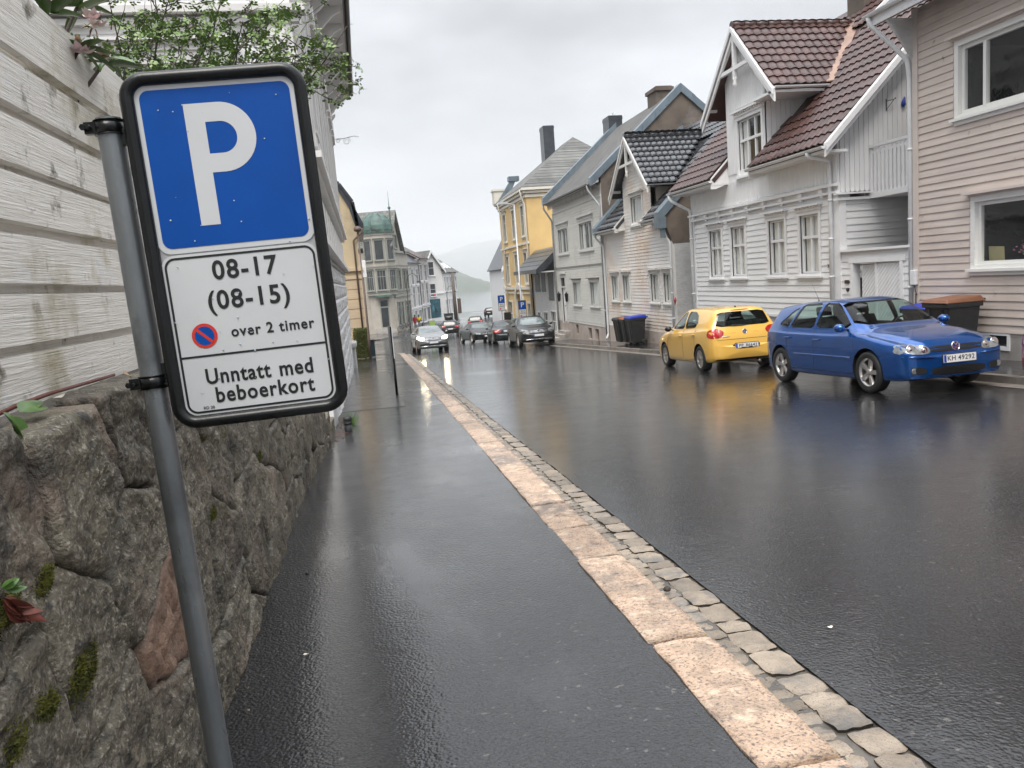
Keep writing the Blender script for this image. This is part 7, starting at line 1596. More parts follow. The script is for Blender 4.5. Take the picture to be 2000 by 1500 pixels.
m = MB(); m.prism([(BX+.45,BY-.12,5.2),(BX+.45,BY-.12,5.45),(BX-.1,BY-.12,6.7),(-.75,BY-.12,7.75),(-.9,BY-.12,7.6),(-.3,BY-.12,6.5),(BX,BY-.12,5.2)],(0,14,0)); m.build('roof','slate_dark',bb)
for zz,pr in ((2.72,.16),(2.25,.10)): m = MB(); m.fbox(BFm,-9,BX+pr,zz,zz+.2,0,pr); m.box((BX,BY,zz),(BX+pr,62,zz+.2)); m.build('string_course','peach_plaster',bb)
for k in range(9):
    zz = -3.0+k*.58; m = MB(); m.fbox(BFm,-3.0,BX+.03,zz+.02,zz+.56,0,.05); m.build('rusticated_course','peach_plaster',bb)
pipe(bb,[(BX+.35,BY-.1,5.2),(BX+.30,BY-.12,4.95),(BX-.22,BY-.16,4.5),(BX-.20,BY-.16,-2.4)],.055,'brown_pipe'); pipe(bb,[(BX+.12,BY+.02,2.6),(BX+.12,BY+.02,-2.4)],.05,'brown_pipe')
m = MB(); m.box((BX+.05,BY-.05,2.3),(BX+.35,BY+.25,3.3)); m.build('wall_sign','white_trim',bb,bevel=.02)
# clipped hedge and litter box at the corner
hd = thing('hedge','clipped green box hedge at the corner of the beige building','hedge',(-.25,45,gz(45))); rq = random.Random(31)
pmat('hedge_leaf',(0.13,0.15,0.03),.55,var=.4,vscale=6,col2=(0.055,0.075,0.015),fine=(30,(0.22,0.20,0.06),.58,.7))
hx0,hx1,hy0,hy1,hz0,hz1 = -.68,.10,44.3,46.2,gz(45)+.08,gz(45)+1.62
m = MB(); m.box((hx0+.06,hy0+.06,hz0),(hx1-.06,hy1-.06,hz1-.06)); m.build('core','hedge_leaf',hd)
m = MB()
for k in range(6500):
    f = rq.random(); 
    if f < .35: p = V((rq.uniform(hx0,hx1),hy0+rq.gauss(0,.03),rq.uniform(hz0,hz1)))
    elif f < .6: p = V((rq.uniform(hx0,hx1),rq.uniform(hy0,hy1),hz1+rq.gauss(0,.03)))
    else: p = V((rq.choice((hx0,hx1))+rq.gauss(0,.03),rq.uniform(hy0,hy1),rq.uniform(hz0,hz1)))
    a = V((rq.gauss(0,1),rq.gauss(0,1),rq.gauss(0,1))).normalized(); b = a.cross(V((rq.random(),rq.random(),rq.random()))).normalized(); s_ = rq.uniform(.02,.04); m.quad(p-a*s_,p-b*s_*.6,p+a*s_,p+b*s_*.6)
o_ = m.build('leaves','hedge_leaf',hd,recalc=False); o_['kind'] = 'stuff'
lb_ = thing('litter_bin','dark blue green litter box beside the clipped hedge','bin',(.27,45.2,gz(45.2))); pmat('bin_blue',(0.012,0.04,0.055),.4)
m = MB(); m.box((.14,44.9,gz(45)+.05),(.40,45.4,gz(45)+.95)); m.build('box','bin_blue',lb_,bevel=.02); m = MB(); m.box((.13,44.88,gz(45)+.95),(.41,45.42,gz(45)+1.0)); m.build('lid','plastic_black',lb_)
# low edge-on sign on the pavement
es = thing('parking_sign','narrow black framed sign standing edge-on on the left pavement','sign',(.56,18.3,gz(18.3)+.03)); z0 = gz(18.3)+.03
m = MB(); m.tube([(.56,18.3,z0-.1),(.56,18.3,z0+1.6)],.03,12); m.build('post','frame_black',es)
rt = Matrix.Rotation(.07,3,'Z'); ctr = V((.53,18.1,0))
def er(x,y,z): return ctr+rt@V((x,y,0))+V((0,0,z0+z))
m = MB(); m.hexa([er(a,b,c_) for c_ in (.5,1.62) for a,b in ((-.02,-.24),(.02,-.24),(.02,.24),(-.02,.24))]); m.build('frame','frame_black',es,bevel=.008)
m = MB(); m.hexa([er(a,b,c_) for c_ in (.54,1.58) for a,b in ((.021,-.21),(.024,-.21),(.024,.21),(.021,.21))]); m.build('face','sign_white',es)
m = MB(); m.hexa([er(a,b,c_) for c_ in (.9,1.62) for a,b in ((.012,-.246),(.03,-.246),(.03,-.242),(.012,-.242))]); m.build('edge_strip','white_trim',es)
# street lamps
def lamp(name, label, base, h, head='ball', arm=(0,0), group='street lamps', mat='dark_iron', sleeve=True):
    t = thing(name,label,'lamp',base,group); b = V(base); m = MB(); top = b+V((0,0,h))
    if head == 'ball': m.tube([b,b+V((0,0,1.2)),b+V((0,0,1.25)),top],[.075,.075,.045,.035],10)
    else:
        A = V((arm[0],arm[1],0)); m.tube([b,b+V((0,0,1.2)),b+V((0,0,1.25)),b+V((0,0,h*.80))]+[b+V((0,0,h*.80))+A*(1-math.cos(a))*.5+V((0,0,h*.20*math.sin(a))) for a in [k*math.pi/10 for k in range(1,9)]],[.075,.075,.05,.045]+[.035]*8,10)
    m.build('post',mat,t)
    m = MB()
    if head == 'ball': m.lathe(top-V((0,0,.02)),[(.05,0),(.20,.05),(.22,.16),(.16,.26),(.05,.30),(0,.30)],14)
    else: e_ = b+V((arm[0],arm[1],0))*.92+V((0,0,h*.87)); m.lathe(e_-V((0,0,.25)),[(.20,0),(.22,.06),(.12,.2),(.05,.28),(0,.28)],14)
    m.build('lamp_head',mat,t); return t
pl = onY(676,455,44.0); lamp('street_lamp','slim street lamp with round head in front of the beige building',(pl.x+.63,44.0,gz(44)+.03),pl.z-gz(44),'ball',mat='brown_pipe')
p = onY(802,644,104); lamp('street_lamp','curved arm street lamp by the bicycles near the tower house',(p.x,104,gz(104)),7.4,'arc',(1.7,.3))
p = onY(876,612,122); lamp('street_lamp','curved arm street lamp in front of the white gable building',(p.x,122,gz(122)),5.6,'arc',(1.4,.3))
# ---- tower house (Y about 100)
TG = -4.0
tw = thing('tower_house','grey beige corner house with green copper dome, bay windows and shingled gable','house',(2.6,101,TG))
TC = V((2.55,101.6,0)); TRd = 2.05
oc8 = [TC+V((TRd*math.cos(math.radians(a)),TRd*math.sin(math.radians(a)),0)) for a in (-112.5,-67.5,-22.5,22.5,67.5,112.5,157.5,202.5)]
def zz_(P,z): return V((P.x,P.y,z))
m = MB(); m.prism([zz_(p,.7) for p in oc8],(0,0,7.7)); m.build('tower','tower_wood',tw)
m = MB(); m.prism([zz_(TC+(p-TC)*.86,TG-.5) for p in oc8],(0,0,4.7+.5)); m.build('tower_base','tower_wood',tw)
for k in (7,0,1):   # visible faces: windows with trim
    a, b = oc8[k], oc8[(k+1)%8]; Uf = (b-a).normalized(); Nf = V((Uf.y,-Uf.x,0)); Fr = frame(zz_(a,0),Uf,Nf); w = (b-a).length
    for (h0,h1) in ((1.35,3.75),(5.05,7.45)): window(tw,Fr,w*.16,w*.84,h0,h1,cols=3 if h0 < 2 else 1,rows=(.68,) if h0 < 2 else (),trim='tower_trim',casing=.14,glass='dark_pane',sill=True,cap=.12,surf=.11)
    for zc,hh in ((.7,.15),(1.0,.1),(4.2,.16),(8.1,.3)): m = MB(); m.fbox(Fr,-.05,w+.05,zc,zc+hh,0,.10); m.build('band','tower_trim',tw)
m = MB(); m.prism([zz_(TC+(p-TC)*1.12,8.4) for p in oc8],(0,0,.16)); m.build('dome_cornice','verdigris',tw)
m = MB(); prof = [(1.0,0),(1.02,.25),(.98,.8),(.86,1.4),(.62,1.95),(.32,2.3),(0,2.42)]; k0 = 0
for f_,hh in prof[:-1]: m.v += [tuple(TC+(p-TC)*(f_*1.0)+V((0,0,8.56+hh))) for p in oc8]
m.v.append(tuple(TC+V((0,0,8.56+2.42)))); n_ = len(prof)-1
for i in range(n_-1):
    for k in range(8): m.f.append([i*8+k,i*8+(k+1)%8,(i+1)*8+(k+1)%8,(i+1)*8+k]); m.mi.append(0); m.sm.append(False)
for k in range(8): m.f.append([(n_-1)*8+k,(n_-1)*8+(k+1)%8,n_*8]); m.mi.append(0); m.sm.append(False)
dm_ = m.build('dome','verdigris',tw)
for k in range(8): m = MB(); m.tube([TC+(oc8[k]-TC)*f_*1.01+V((0,0,8.56+hh)) for f_,hh in prof],.05,5); m.build('dome_rib','verdigris',dm_,recalc=False)
# wing: street facade running back from the tower, with shingled gable roof
A0, A1 = V((3.9,100.6,0)), V((6.5,109.5,0)); Uw = (A1-A0).normalized(); Nw = V((Uw.y,-Uw.x,0)); WFr = frame(A0,Uw,Nw); LW = (A1-A0).length
m = MB(); m.prism([zz_(A0,TG-.5),zz_(A1,TG-.5),zz_(A1-Nw*8,TG-.5),zz_(A0-Nw*8,TG-.5)],(0,0,10.6)); m.build('wing_wall','tower_wood',tw)
for (a,b) in ((1.2,2.3),(3.0,4.1),(5.6,6.7),(7.3,8.4)):
    window(tw,WFr,a,b,1.2,3.7,cols=2,rows=(.7,),trim='tower_trim',casing=.14,glass='dark_pane',cap=.12,surf=.11)
    window(tw,WFr,a,b,-3.3,-.4,cols=1,rows=(.8,),trim='tower_trim',casing=.12,glass='dark_pane',surf=.11)
for zc,hh,pr in ((.3,.2,.25),(.7,.12,.12),(1.0,.08,.2),(5.9,.3,.35),(4.3,.12,.1)): m = MB(); m.fbox(WFr,0,LW,zc,zc+hh,0,pr); m.build('band','tower_trim',tw)
m = MB(); m.prism([WFr(.2,6.2,0),WFr(5.6,6.2,0),WFr(2.9,11.1,0)],-Nw*.3); m.build('gable','tower_wood',tw)
window(tw,frame(A0+Nw*.02,Uw,Nw),2.2,3.6,6.5,8.2,cols=2,rows=(),trim='tower_trim',casing=.12,glass='dark_pane',surf=.11)
m = MB(); ap = WFr(2.9,11.2,.5); ap2 = ap-Nw*9
for u_ in (-.4,6.2): e_ = WFr(u_,5.9 if u_ > 0 else 6.6,.5); e2 = e_-Nw*9; m.hexa([e_,ap,ap2,e2,e_+V((0,0,.14)),ap+V((0,0,.14)),ap2+V((0,0,.14)),e2+V((0,0,.14))])
m.build('gable_roof','shingle_roof',tw)
m = MB(); m.hexa([WFr(5.9,6.1,.4),WFr(LW+.2,6.1,.4),WFr(LW+.2,9.0,-3.5),WFr(5.9,9.0,-3.5)]+[p+V((0,0,.12)) for p in (WFr(5.9,6.1,.4),WFr(LW+.2,6.1,.4),WFr(LW+.2,9.0,-3.5),WFr(5.9,9.0,-3.5))]); m.build('wing_roof','shingle_roof',tw)
pS = onY(763,440,101.5); m = MB(); m.tube([pS+V((0,0,-.6)),pS+V((0,0,1.0)),pS+V((0,0,2.2)),pS+V((0,0,4.2))],[.14,.07,.05,.012],8); m.lathe(pS+V((0,0,1.9)),[(.04,0),(.16,.15),(.2,.3),(.06,.5)],8); m.build('spire','verdigris',tw)
# door with canopy, steps
DFr = frame(zz_(oc8[0],0)*1,(oc8[1]-oc8[0]).normalized(),V((0,-1,0))); wD = (oc8[1]-oc8[0]).length
m = MB(); m.fbox(DFr,wD*.14,wD*.86,TG+.5,.2,-.35,-.20); dr = m.build('door','tower_trim',tw); m = MB(); m.fbox(DFr,wD*.22,wD*.78,TG+.7,-.9,-.20,-.17); m.fbox(DFr,wD*.22,wD*.78,-.7,.05,-.20,-.17); m.build('pane','dark_pane',dr)
m = MB(); m.fbox(DFr,-.3,wD+.3,.45,.7,-.5,.55); m.build('door_canopy','verdigris',tw)
for k in range(3): m = MB(); m.fbox(DFr,-.5,wD+.5,TG-.4,TG+.5-.17*k,-.3+.0,.1+.35*k); m.build('step','concrete_base',tw)
# ---- row beyond
def row_house(label, wallmat, pxa, pxb, Ya, Yb, eave_px, roofmat, win, base, hroof=3.0, depth=8, trim='white_trim', wn=3, levels=((.30,.62),(.66,.9))):
    a = onY(pxa,600,Ya); b = onY(pxb,600,Yb); a.z = b.z = 0; U_ = (b-a).normalized(); N_ = V((U_.y,-U_.x,0)); Fr = frame(a,U_,N_); Ln = (b-a).length; ez = onY(pxa,eave_px,Ya).z
    t = thing('row_house',label,'house',(a.x,a.y,base)); m = MB(); m.prism([zz_(a,base-.6),zz_(b,base-.6),zz_(b-N_*depth,base-.6),zz_(a-N_*depth,base-.6)],(0,0,ez-base+.6)); m.build('wall',wallmat,t)
    H_ = ez-base
    for k in range(wn):
        c_ = Ln*(k+.5)/wn; w = Ln/wn*.27
        for (p,q) in levels: window(t,Fr,c_-w,c_+w,base+H_*p,base+H_*q,cols=2,rows=(.66,),trim=trim,casing=.11,glass='dark_pane',cap=.1,surf=.11)
    for k in range(wn): c_ = Ln*(k+.5)/wn; w = Ln/wn*.36; window(t,Fr,c_-w,c_+w,base+.35,base+H_*.24,cols=2,rows=(),trim=trim,casing=.1,glass='dark_pane',surf=.11)
    m = MB(); m.fbox(Fr,-.1,Ln+.1,base+H_*.265,base+H_*.29,0,.14); m.build('band',trim,t); m = MB(); m.fbox(Fr,-.2,Ln+.2,ez-.18,ez+.02,0,.35); m.build('cornice',trim,t)
    r0, r1, r2, r3 = Fr(-.3,ez,.45),Fr(Ln+.3,ez,.45),Fr(Ln+.3,ez+hroof,-depth/2),Fr(-.3,ez+hroof,-depth/2); m = MB(); slab(m,[r0,r1,r2,r3],.14); slab(m,[Fr(-.3,ez,-depth-.4),Fr(Ln+.3,ez,-depth-.4),r2,r3],.14); m.prism([Fr(-.05,ez-.1,0),Fr(-.05,ez-.1,-depth),Fr(-.05,ez+hroof-.15,-depth/2)],U_*.2); m.build('roof',roofmat,t)
    gutter(t,Fr(-.3,ez-.02,.52),Fr(Ln+.3,ez-.02,.52),'dark_iron',.08); pipe(t,[Fr(.15,ez-.1,.5),Fr(.15,ez-.5,.1),Fr(.15,base+.2,.1)],.06,'dark_iron')
    return t, Fr, Ln, ez
rt1,_,_,_ = row_house('off white row house with dark slate roof beyond the tower house','offwhite_plaster',795,823,110.5,121,512,'slate_dark',0,-4.3,hroof=3.2)
rt2,_,_,_ = row_house('pinkish row house with red tiled roof between slate roof and white gable building','pinkish_plaster',823,840,121.3,129.5,503,'tile_red',0,-4.45,hroof=2.6,wn=2)
# white gable building
gbt = thing('gable_building','white building with tall street gable, teal poster window and roof skylights','building',(12.5,131,-4.5))
ga, gb_ = onY(836,600,130), onY(869,600,132); ga.z = gb_.z = 0; Ug = (gb_-ga).normalized(); Ng = V((Ug.y,-Ug.x,0)); GFr = frame(ga,Ug,Ng); Lg = (gb_-ga).length; ez = 4.0; pk = onY(843,490,130).z
m = MB(); m.prism([GFr(0,-5,0),GFr(Lg,-5,0),GFr(Lg,ez,0),GFr(Lg*.36,pk,0),GFr(-.0,ez+.8,0)],-Ng*10); m.build('wall','white_plaster2',gbt)
for (h0,h1) in ((3.0,5.2),(-.4,1.6)): window(gbt,GFr,Lg*.20,Lg*.52,h0,h1,cols=1,rows=(.55,),trim='white_trim',casing=.12,glass='dark_pane',surf=.11)
pmat('poster',(0.02,0.10,0.13),.3,var=.6,vscale=.8,spots=[((0.10,0.30,0.36),.9,.54,.62),((0.006,0.012,0.02),1.4,.55,.62)])
m = MB(); m.fbox(GFr,Lg*.12,Lg*.74,-4.0,-.9,-.05,.04); m.build('poster_window','poster',gbt)
m = MB(); c0 = GFr(Lg*.42,-.35,.08); m.lathe(c0,[(.30,0),(.30,.05),(0,.05)],18,axis=Ng); m.build('round_emblem','sign_red',gbt)
m = MB(); m.fbox(GFr,-.1,Lg+.1,-.1,.1,0,.15); m.fbox(GFr,-.1,Lg+.1,-4.9,-4.1,0,.05); m.build('band','white_trim',gbt)
for (u0,h0,u1,h1) in ((Lg*.36,pk+.15,-.6,ez+.1),(Lg*.36,pk+.15,Lg+.5,ez-.4)):
    m = MB(); m.prism([GFr(u0,h0,.5),GFr(u1,h1,.5),GFr(u1,h1-.4,.5),GFr(u0,h0-.45,.5)],-Ng*.15); m.build('barge_board','white_trim',gbt); m = MB(); m.prism([GFr(u0,h0,.4),GFr(u1,h1,.4),GFr(u1,h1-.15,.4),GFr(u0,h0-.15,.4)],-Ng*11); m.build('roof','slate_grey',gbt)
sb = onY(896,600,141); sb.z = 0; Us = (sb-gb_).normalized(); Ns = V((Us.y,-Us.x,0)); SFr = frame(gb_,Us,Ns); Ls = (sb-gb_).length
m = MB(); m.prism([SFr(0,-5.2,0),SFr(Ls,-5.2,0),SFr(Ls,-5.2,-8),SFr(0,-5.2,-8)],(0,0,8.6)); m.build('side_wall','white_plaster2',gbt)
for k in range(5):
    c_ = Ls*(k+.5)/5
    for (h0,h1) in ((-3.6,-1.2),(.2,2.6)): window(gbt,SFr,c_-.42,c_+.42,h0,h1,cols=2,rows=(.6,),trim='white_trim',casing=.12,glass='dark_pane',surf=.11)
q0,q1,q2,q3 = SFr(-.2,3.4,.5),SFr(Ls+.3,3.4,.5),SFr(Ls-2.0,6.9,-4),SFr(-.2,pk-.3,-4); m = MB(); slab(m,[q0,q1,q2,q3],.15); m.build('side_roof','slate_grey',gbt)
for k in range(3): m = MB(); t0,t1 = .30+.2*k,.42+.2*k; P4 = [q0+(q1-q0)*t+(q3-q0)*s for t,s in ((t0,.2),(t1,.2),(t1,.5),(t0,.5))]; m.hexa([p+V((0,0,.05)) for p in P4]+[p+V((0,0,.16)) for p in P4]); m.build('skylight','white_metal',gbt)
# pole, container, banner, A-board, planters
p = onY(891,622,124); m = MB(); m.tube([(p.x,124,gz(124)-.2),(p.x-.02,124,gz(124)+7.6)],[.30,.24],12); pmat('pole_wood',(0.12,0.10,0.085),.7,var=.2,vscale=2,stretch=(6,6,.5)); tag(m.build('utility_pole','pole_wood'),'thick dark wooden utility pole in front of the white gable building','pole')
p = onY(877,622,122); ct = thing('waste_container','dark green waste container beside the wooden pole','container',(p.x,122,gz(122))); m = MB(); m.hexa([(p.x-.62,121.5,gz(122)+.1),(p.x+.55,121.5,gz(122)+.1),(p.x+.55,122.7,gz(122)+.1),(p.x-.62,122.7,gz(122)+.1),(p.x-.68,121.4,gz(122)+1.3),(p.x+.62,121.4,gz(122)+1.3),(p.x+.62,122.8,gz(122)+1.3),(p.x-.68,122.8,gz(122)+1.3)]); pmat('container_green',(0.035,0.05,0.042),.5); m.build('tub','container_green',ct,bevel=.03); m = MB(); m.box((p.x-.7,121.35,gz(122)+1.3),(p.x+.65,122.85,gz(122)+1.4)); m.build('lid','container_green',ct)
p = onY(899,617,128); bn = thing('banner','narrow brown banner on a mast by the water','banner',(p.x,128,gz(128))); m = MB(); m.tube([(p.x-.35,128,gz(128)),(p.x-.35,128,gz(128)+3.6)],.04,8); m.build('mast','white_metal',bn); m = MB(); m.box((p.x-.3,127.98,gz(128)+1.1),(p.x+.3,128.02,gz(128)+3.5)); m.build('cloth','brown_pipe',bn)
p = onY(845,641,106); ab = thing('sandwich_board','small green sandwich board on the pavement by the row houses','sign',(p.x,106,gz(106))); pmat('board_green',(0.18,0.28,0.05),.5)
for s_ in (-1,1): m = MB(); m.hexa([(p.x-.4,106+s_*.3,gz(106)),(p.x+.4,106+s_*.3,gz(106)),(p.x+.4,106+s_*.33,gz(106)),(p.x-.4,106+s_*.33,gz(106)),(p.x-.38,106+s_*.02,gz(106)+1.0),(p.x+.38,106+s_*.02,gz(106)+1.0),(p.x+.38,106+s_*.05,gz(106)+1.0),(p.x-.38,106+s_*.05,gz(106)+1.0)]); m.build('panel','board_green',ab)
# raised pavement along the left row
m = MB(); pa = [V((-.2,86,0)),V((4.6,97,0)),V((8.2,108,0)),V((11.5,120,0)),V((13.5,127,0))]; pb = [V((-8,88,0)),V((.0,99.0,0)),V((4.2,110,0)),V((7.5,122,0)),V((10,131,0))]
for i in range(4):
    z_ = [gz(q.y)+.12 for q in (pa[i],pa[i+1],pb[i+1],pb[i])]; P4 = [zz_(q,z) for q,z in zip((pa[i]+V((1.6,-1.2,0)),pa[i+1]+V((1.6,-1.2,0)),pb[i+1],pb[i]),z_)]; m.hexa([p-V((0,0,.3)) for p in P4]+P4)
m.build('pavement_far','walk_wet')['kind'] = 'structure'
# bicycles leaning at the row houses
def bicycle(x, y, z, rot, label):
    t = thing('bicycle',label,'bicycle',(x,y,z),'bicycles by the row houses',rot)
    for wx in (-.52,.52): m = MB(); m.tube([(wx+.33*math.cos(a),0,.34+.33*math.sin(a)) for a in [k*2*math.pi/24 for k in range(25)]],.022,6); m.build('wheel','tyre',t,local=True)
    m = MB()
    for a,b in (((-.52,0,.34),(-.15,0,.80)),((-.15,0,.80),(-.1,0,.32)),((-.52,0,.34),(-.1,0,.32)),((-.1,0,.32),(.38,0,.78)),((-.15,0,.76),(.36,0,.84)),((.52,0,.34),(.36,0,.95))): m.tube([a,b],.02,6)
    m.tube([(.30,-.26,1.0),(.36,-.1,.98),(.36,.1,.98),(.30,.26,1.0)],.015,6); m.build('bike_frame','dark_iron',t,local=True)
    m = MB(); m.hexa([(-.30,-.06,.86),(-.02,-.03,.86),(-.02,.03,.86),(-.30,.06,.86),(-.30,-.07,.91),(-.02,-.02,.90),(-.02,.02,.90),(-.30,.07,.91)]); m.build('saddle','plastic_black',t,local=True)
for k,(px,Y_) in enumerate(((789,101),(796,103),(826,107))):
    p = onY(px,648,Y_); bicycle(p.x,Y_,gz(Y_)+.12,.4+k*.5,('bicycle parked nearest the tower house door','bicycle parked beside the curved lamp post','bicycle parked just behind the person in yellow')[k])
# people
pmat('coat_red',(0.42,0.015,0.02),.7,var=.15,vscale=8); pmat('coat_yellow',(0.75,0.62,0.03),.6,var=.1,vscale=8); pmat('trousers',(0.02,0.022,0.03),.8); pmat('skin',(0.45,0.27,0.19),.6); pmat('hair',(0.04,0.025,0.018),.7)
def person(label, pos, rot, coat, hem, lean=0.0):
    t = thing('person',label,'person',pos,None,rot)
    def skin(name, verts, edges, radii, mat, root=0):
        me = bpy.data.meshes.new(name); me.from_pydata(verts,edges,[]); o = bpy.data.objects.new(name,me); COL.objects.link(o); md = o.modifiers.new('s','SKIN'); md.use_smooth_shade = True
        for i,r in enumerate(radii): me.skin_vertices[0].data[i].radius = (r,r) if not isinstance(r,tuple) else r
        me.skin_vertices[0].data[root].use_root = True; o.modifiers.new('u','SUBSURF').levels = 1; bpy.context.view_layer.update()
        r_ = bpy.data.meshes.new_from_object(o.evaluated_get(bpy.context.evaluated_depsgraph_get())); bpy.data.objects.remove(o); r_.materials.clear(); r_.materials.append(MATS[mat]); r_.polygons.foreach_set('use_smooth',[True]*len(r_.polygons)); return mkobj(name,r_,t,local=True)
    vs = [(0,0,.95),(0,0,1.15),(0,0,1.38),(0,0,1.50),(.01,0,1.60),(.02,0,1.70),(0,.10,.90),(.10,.11,.50),(-.02,.11,.10),(.14,.12,.04),(0,-.10,.90),(-.08,-.11,.50),(-.16,-.11,.10),(-.02,-.12,.04),(0,.19,1.40),(-.02,.25,1.14),(.10,.24,.93),(.14,.235,.86),(0,-.19,1.40),(-.02,-.25,1.14),(.10,-.24,.93),(.14,-.235,.86)]
    ed = [(0,1),(1,2),(2,3),(3,4),(4,5),(0,6),(6,7),(7,8),(8,9),(0,10),(10,11),(11,12),(12,13),(2,14),(14,15),(15,16),(16,17),(2,18),(18,19),(19,20),(20,21)]
    skin('body',vs,ed,[.14,.13,.15,.06,.085,.085,.09,.065,.045,.04,.09,.065,.045,.04,.07,.05,.04,.035,.07,.05,.04,.035],'trousers')
    h_ = hem; cv_ = [(0,0,h_),(0,0,(h_+1.15)/2),(0,0,1.15),(0,0,1.38),(0,0,1.47),(0,.20,1.40),(-.02,.27,1.14),(.10,.26,.94),(0,-.20,1.40),(-.02,-.27,1.14),(.10,-.26,.94)]
    skin('coat',cv_,[(0,1),(1,2),(2,3),(3,4),(3,5),(5,6),(6,7),(3,8),(8,9),(9,10)],[(.19,.23),(.18,.21),(.16,.19),(.17,.20),.09,.09,.07,.055,.09,.07,.055],coat,2)
    m = MB(); m.smooth=True; m.lathe((.02,0,1.56),[(.05,0),(.085,.05),(.095,.11),(.09,.17),(.06,.215),(0,.23)],14); m.build('head','skin',t,local=True); m = MB(); m.lathe((.0,0,1.62),[(.098,0),(.108,.06),(.098,.13),(.06,.175),(0,.19)],14); hr = m.build('hair','hair',t,local=True); hr.location = (-.015,0,.0)
    m = MB(); m.lathe((.115,0,1.65),[(.015,-.02),(.018,0),(0,.03)],6); m.build('nose','skin',t,local=True)
p = onY(812,643,108); person('person in a long red coat walking beside the person in yellow',(p.x,108,gz(108)+.12),1.2,'coat_red',.62)
p = onY(820,643,108.6); person('person in a yellow rain jacket walking beside the person in red',(p.x,108.6,gz(108)+.12),1.3,'coat_yellow',.86)
# ================================================================== RIGHT SIDE street furniture
# lamp post with parking sign
lp_ = thing('street_lamp','tall slim street lamp with short arm carrying a parking sign by the annex','lamp',(9.75,48.6,gz(48.6)+.115),'street lamps'); b0 = V((9.75,48.6,gz(48.6)))
m = MB(); m.tube([b0,b0+V((0,0,1.3)),b0+V((0,0,1.35)),b0+V((0,0,8.5))],[.085,.085,.06,.045],12); m.tube([b0+V((0,0,8.45)),b0+V((-.5,0,8.62))],.03,8); m.build('post','grey_metal',lp_); m = MB(); m.hexa([(b0.x-1.05,48.48,b0.z+8.55),(b0.x-.4,48.48,b0.z+8.55),(b0.x-.4,48.72,b0.z+8.55),(b0.x-1.05,48.72,b0.z+8.55),(b0.x-1.0,48.5,b0.z+8.68),(b0.x-.4,48.5,b0.z+8.7),(b0.x-.4,48.7,b0.z+8.7),(b0.x-1.0,48.7,b0.z+8.68)]); m.build('lamp_head','grey_metal',lp_)
def small_sign(label, x, y, zc, post=True, w=.45, back=False):
    t = thing('parking_sign',label,'sign',(x,y,gz(y)+.115)); yy = y-.1
    m = MB(); m.box((x-w/2-.02,yy-.02,zc-.56),(x+w/2+.02,yy+.02,zc+.56)); m.build('frame','frame_black',t,bevel=.01)
    m = MB(); m.box((x-w/2,yy-.026,zc+.02),(x+w/2,yy-.021,zc+.53)); b_ = m.build('blue_panel','sign_blue',t); tm_ = text_mesh('P',.42,'sign_white',.002,.008); o = mkobj('letter_p',tm_,b_); o.matrix_basis = Matrix(((1,0,0,x),(0,0,-1,yy-.03),(0,1,0,zc+.275),(0,0,0,1)))
    m = MB(); m.box((x-w/2,yy-.026,zc-.53),(x+w/2,yy-.021,zc+.0)); w_ = m.build('time_panel','sign_white',t)
    for k,bd in enumerate(('08-17','(08-15)')): o = mkobj('hours_text',text_mesh(bd,.10,'sign_black',.001,.002),w_); o.matrix_basis = Matrix(((1,0,0,x),(0,0,-1,yy-.03),(0,1,0,zc-.10-k*.13),(0,0,0,1)))
    m = MB(); m.lathe((x-.11,yy-.028,zc-.40),[(.06,0),(.06,.004),(0,.004)],14,axis=(0,-1,0)); m.build('no_parking_symbol','sign_red',w_)
    if post: m = MB(); m.tube([(x,y,gz(y)-.1),(x,y,zc+.6)],.035,10); m.build('post','grey_metal',t)
    return t
small_sign('blue parking sign fixed to the street lamp post by the annex',9.75,48.5,onX(1016,604,9.7).z-.0,False)
x2 = onY(979,592,56).x; small_sign('blue parking sign on its own post in front of the ochre building',x2,56,onY(979,592,56).z)
pm = thing('ticket_machine','dark ticket machine on the post line before the ochre building','machine',(x2+.5,56.6,gz(56.6)+.1)); m = MB(); m.box((x2+.25,56.4,gz(56)+1.0),(x2+.75,56.75,gz(56)+1.9)); m.build('cabinet','plastic_black',pm,bevel=.04); m = MB(); m.tube([(x2+.5,56.6,gz(56)),(x2+.5,56.6,gz(56)+1.0)],.07,10); m.build('stand','plastic_black',pm); m = MB(); m.box((x2+.33,56.38,gz(56)+1.45),(x2+.67,56.40,gz(56)+1.75)); m.build('display','dark_pane',pm)
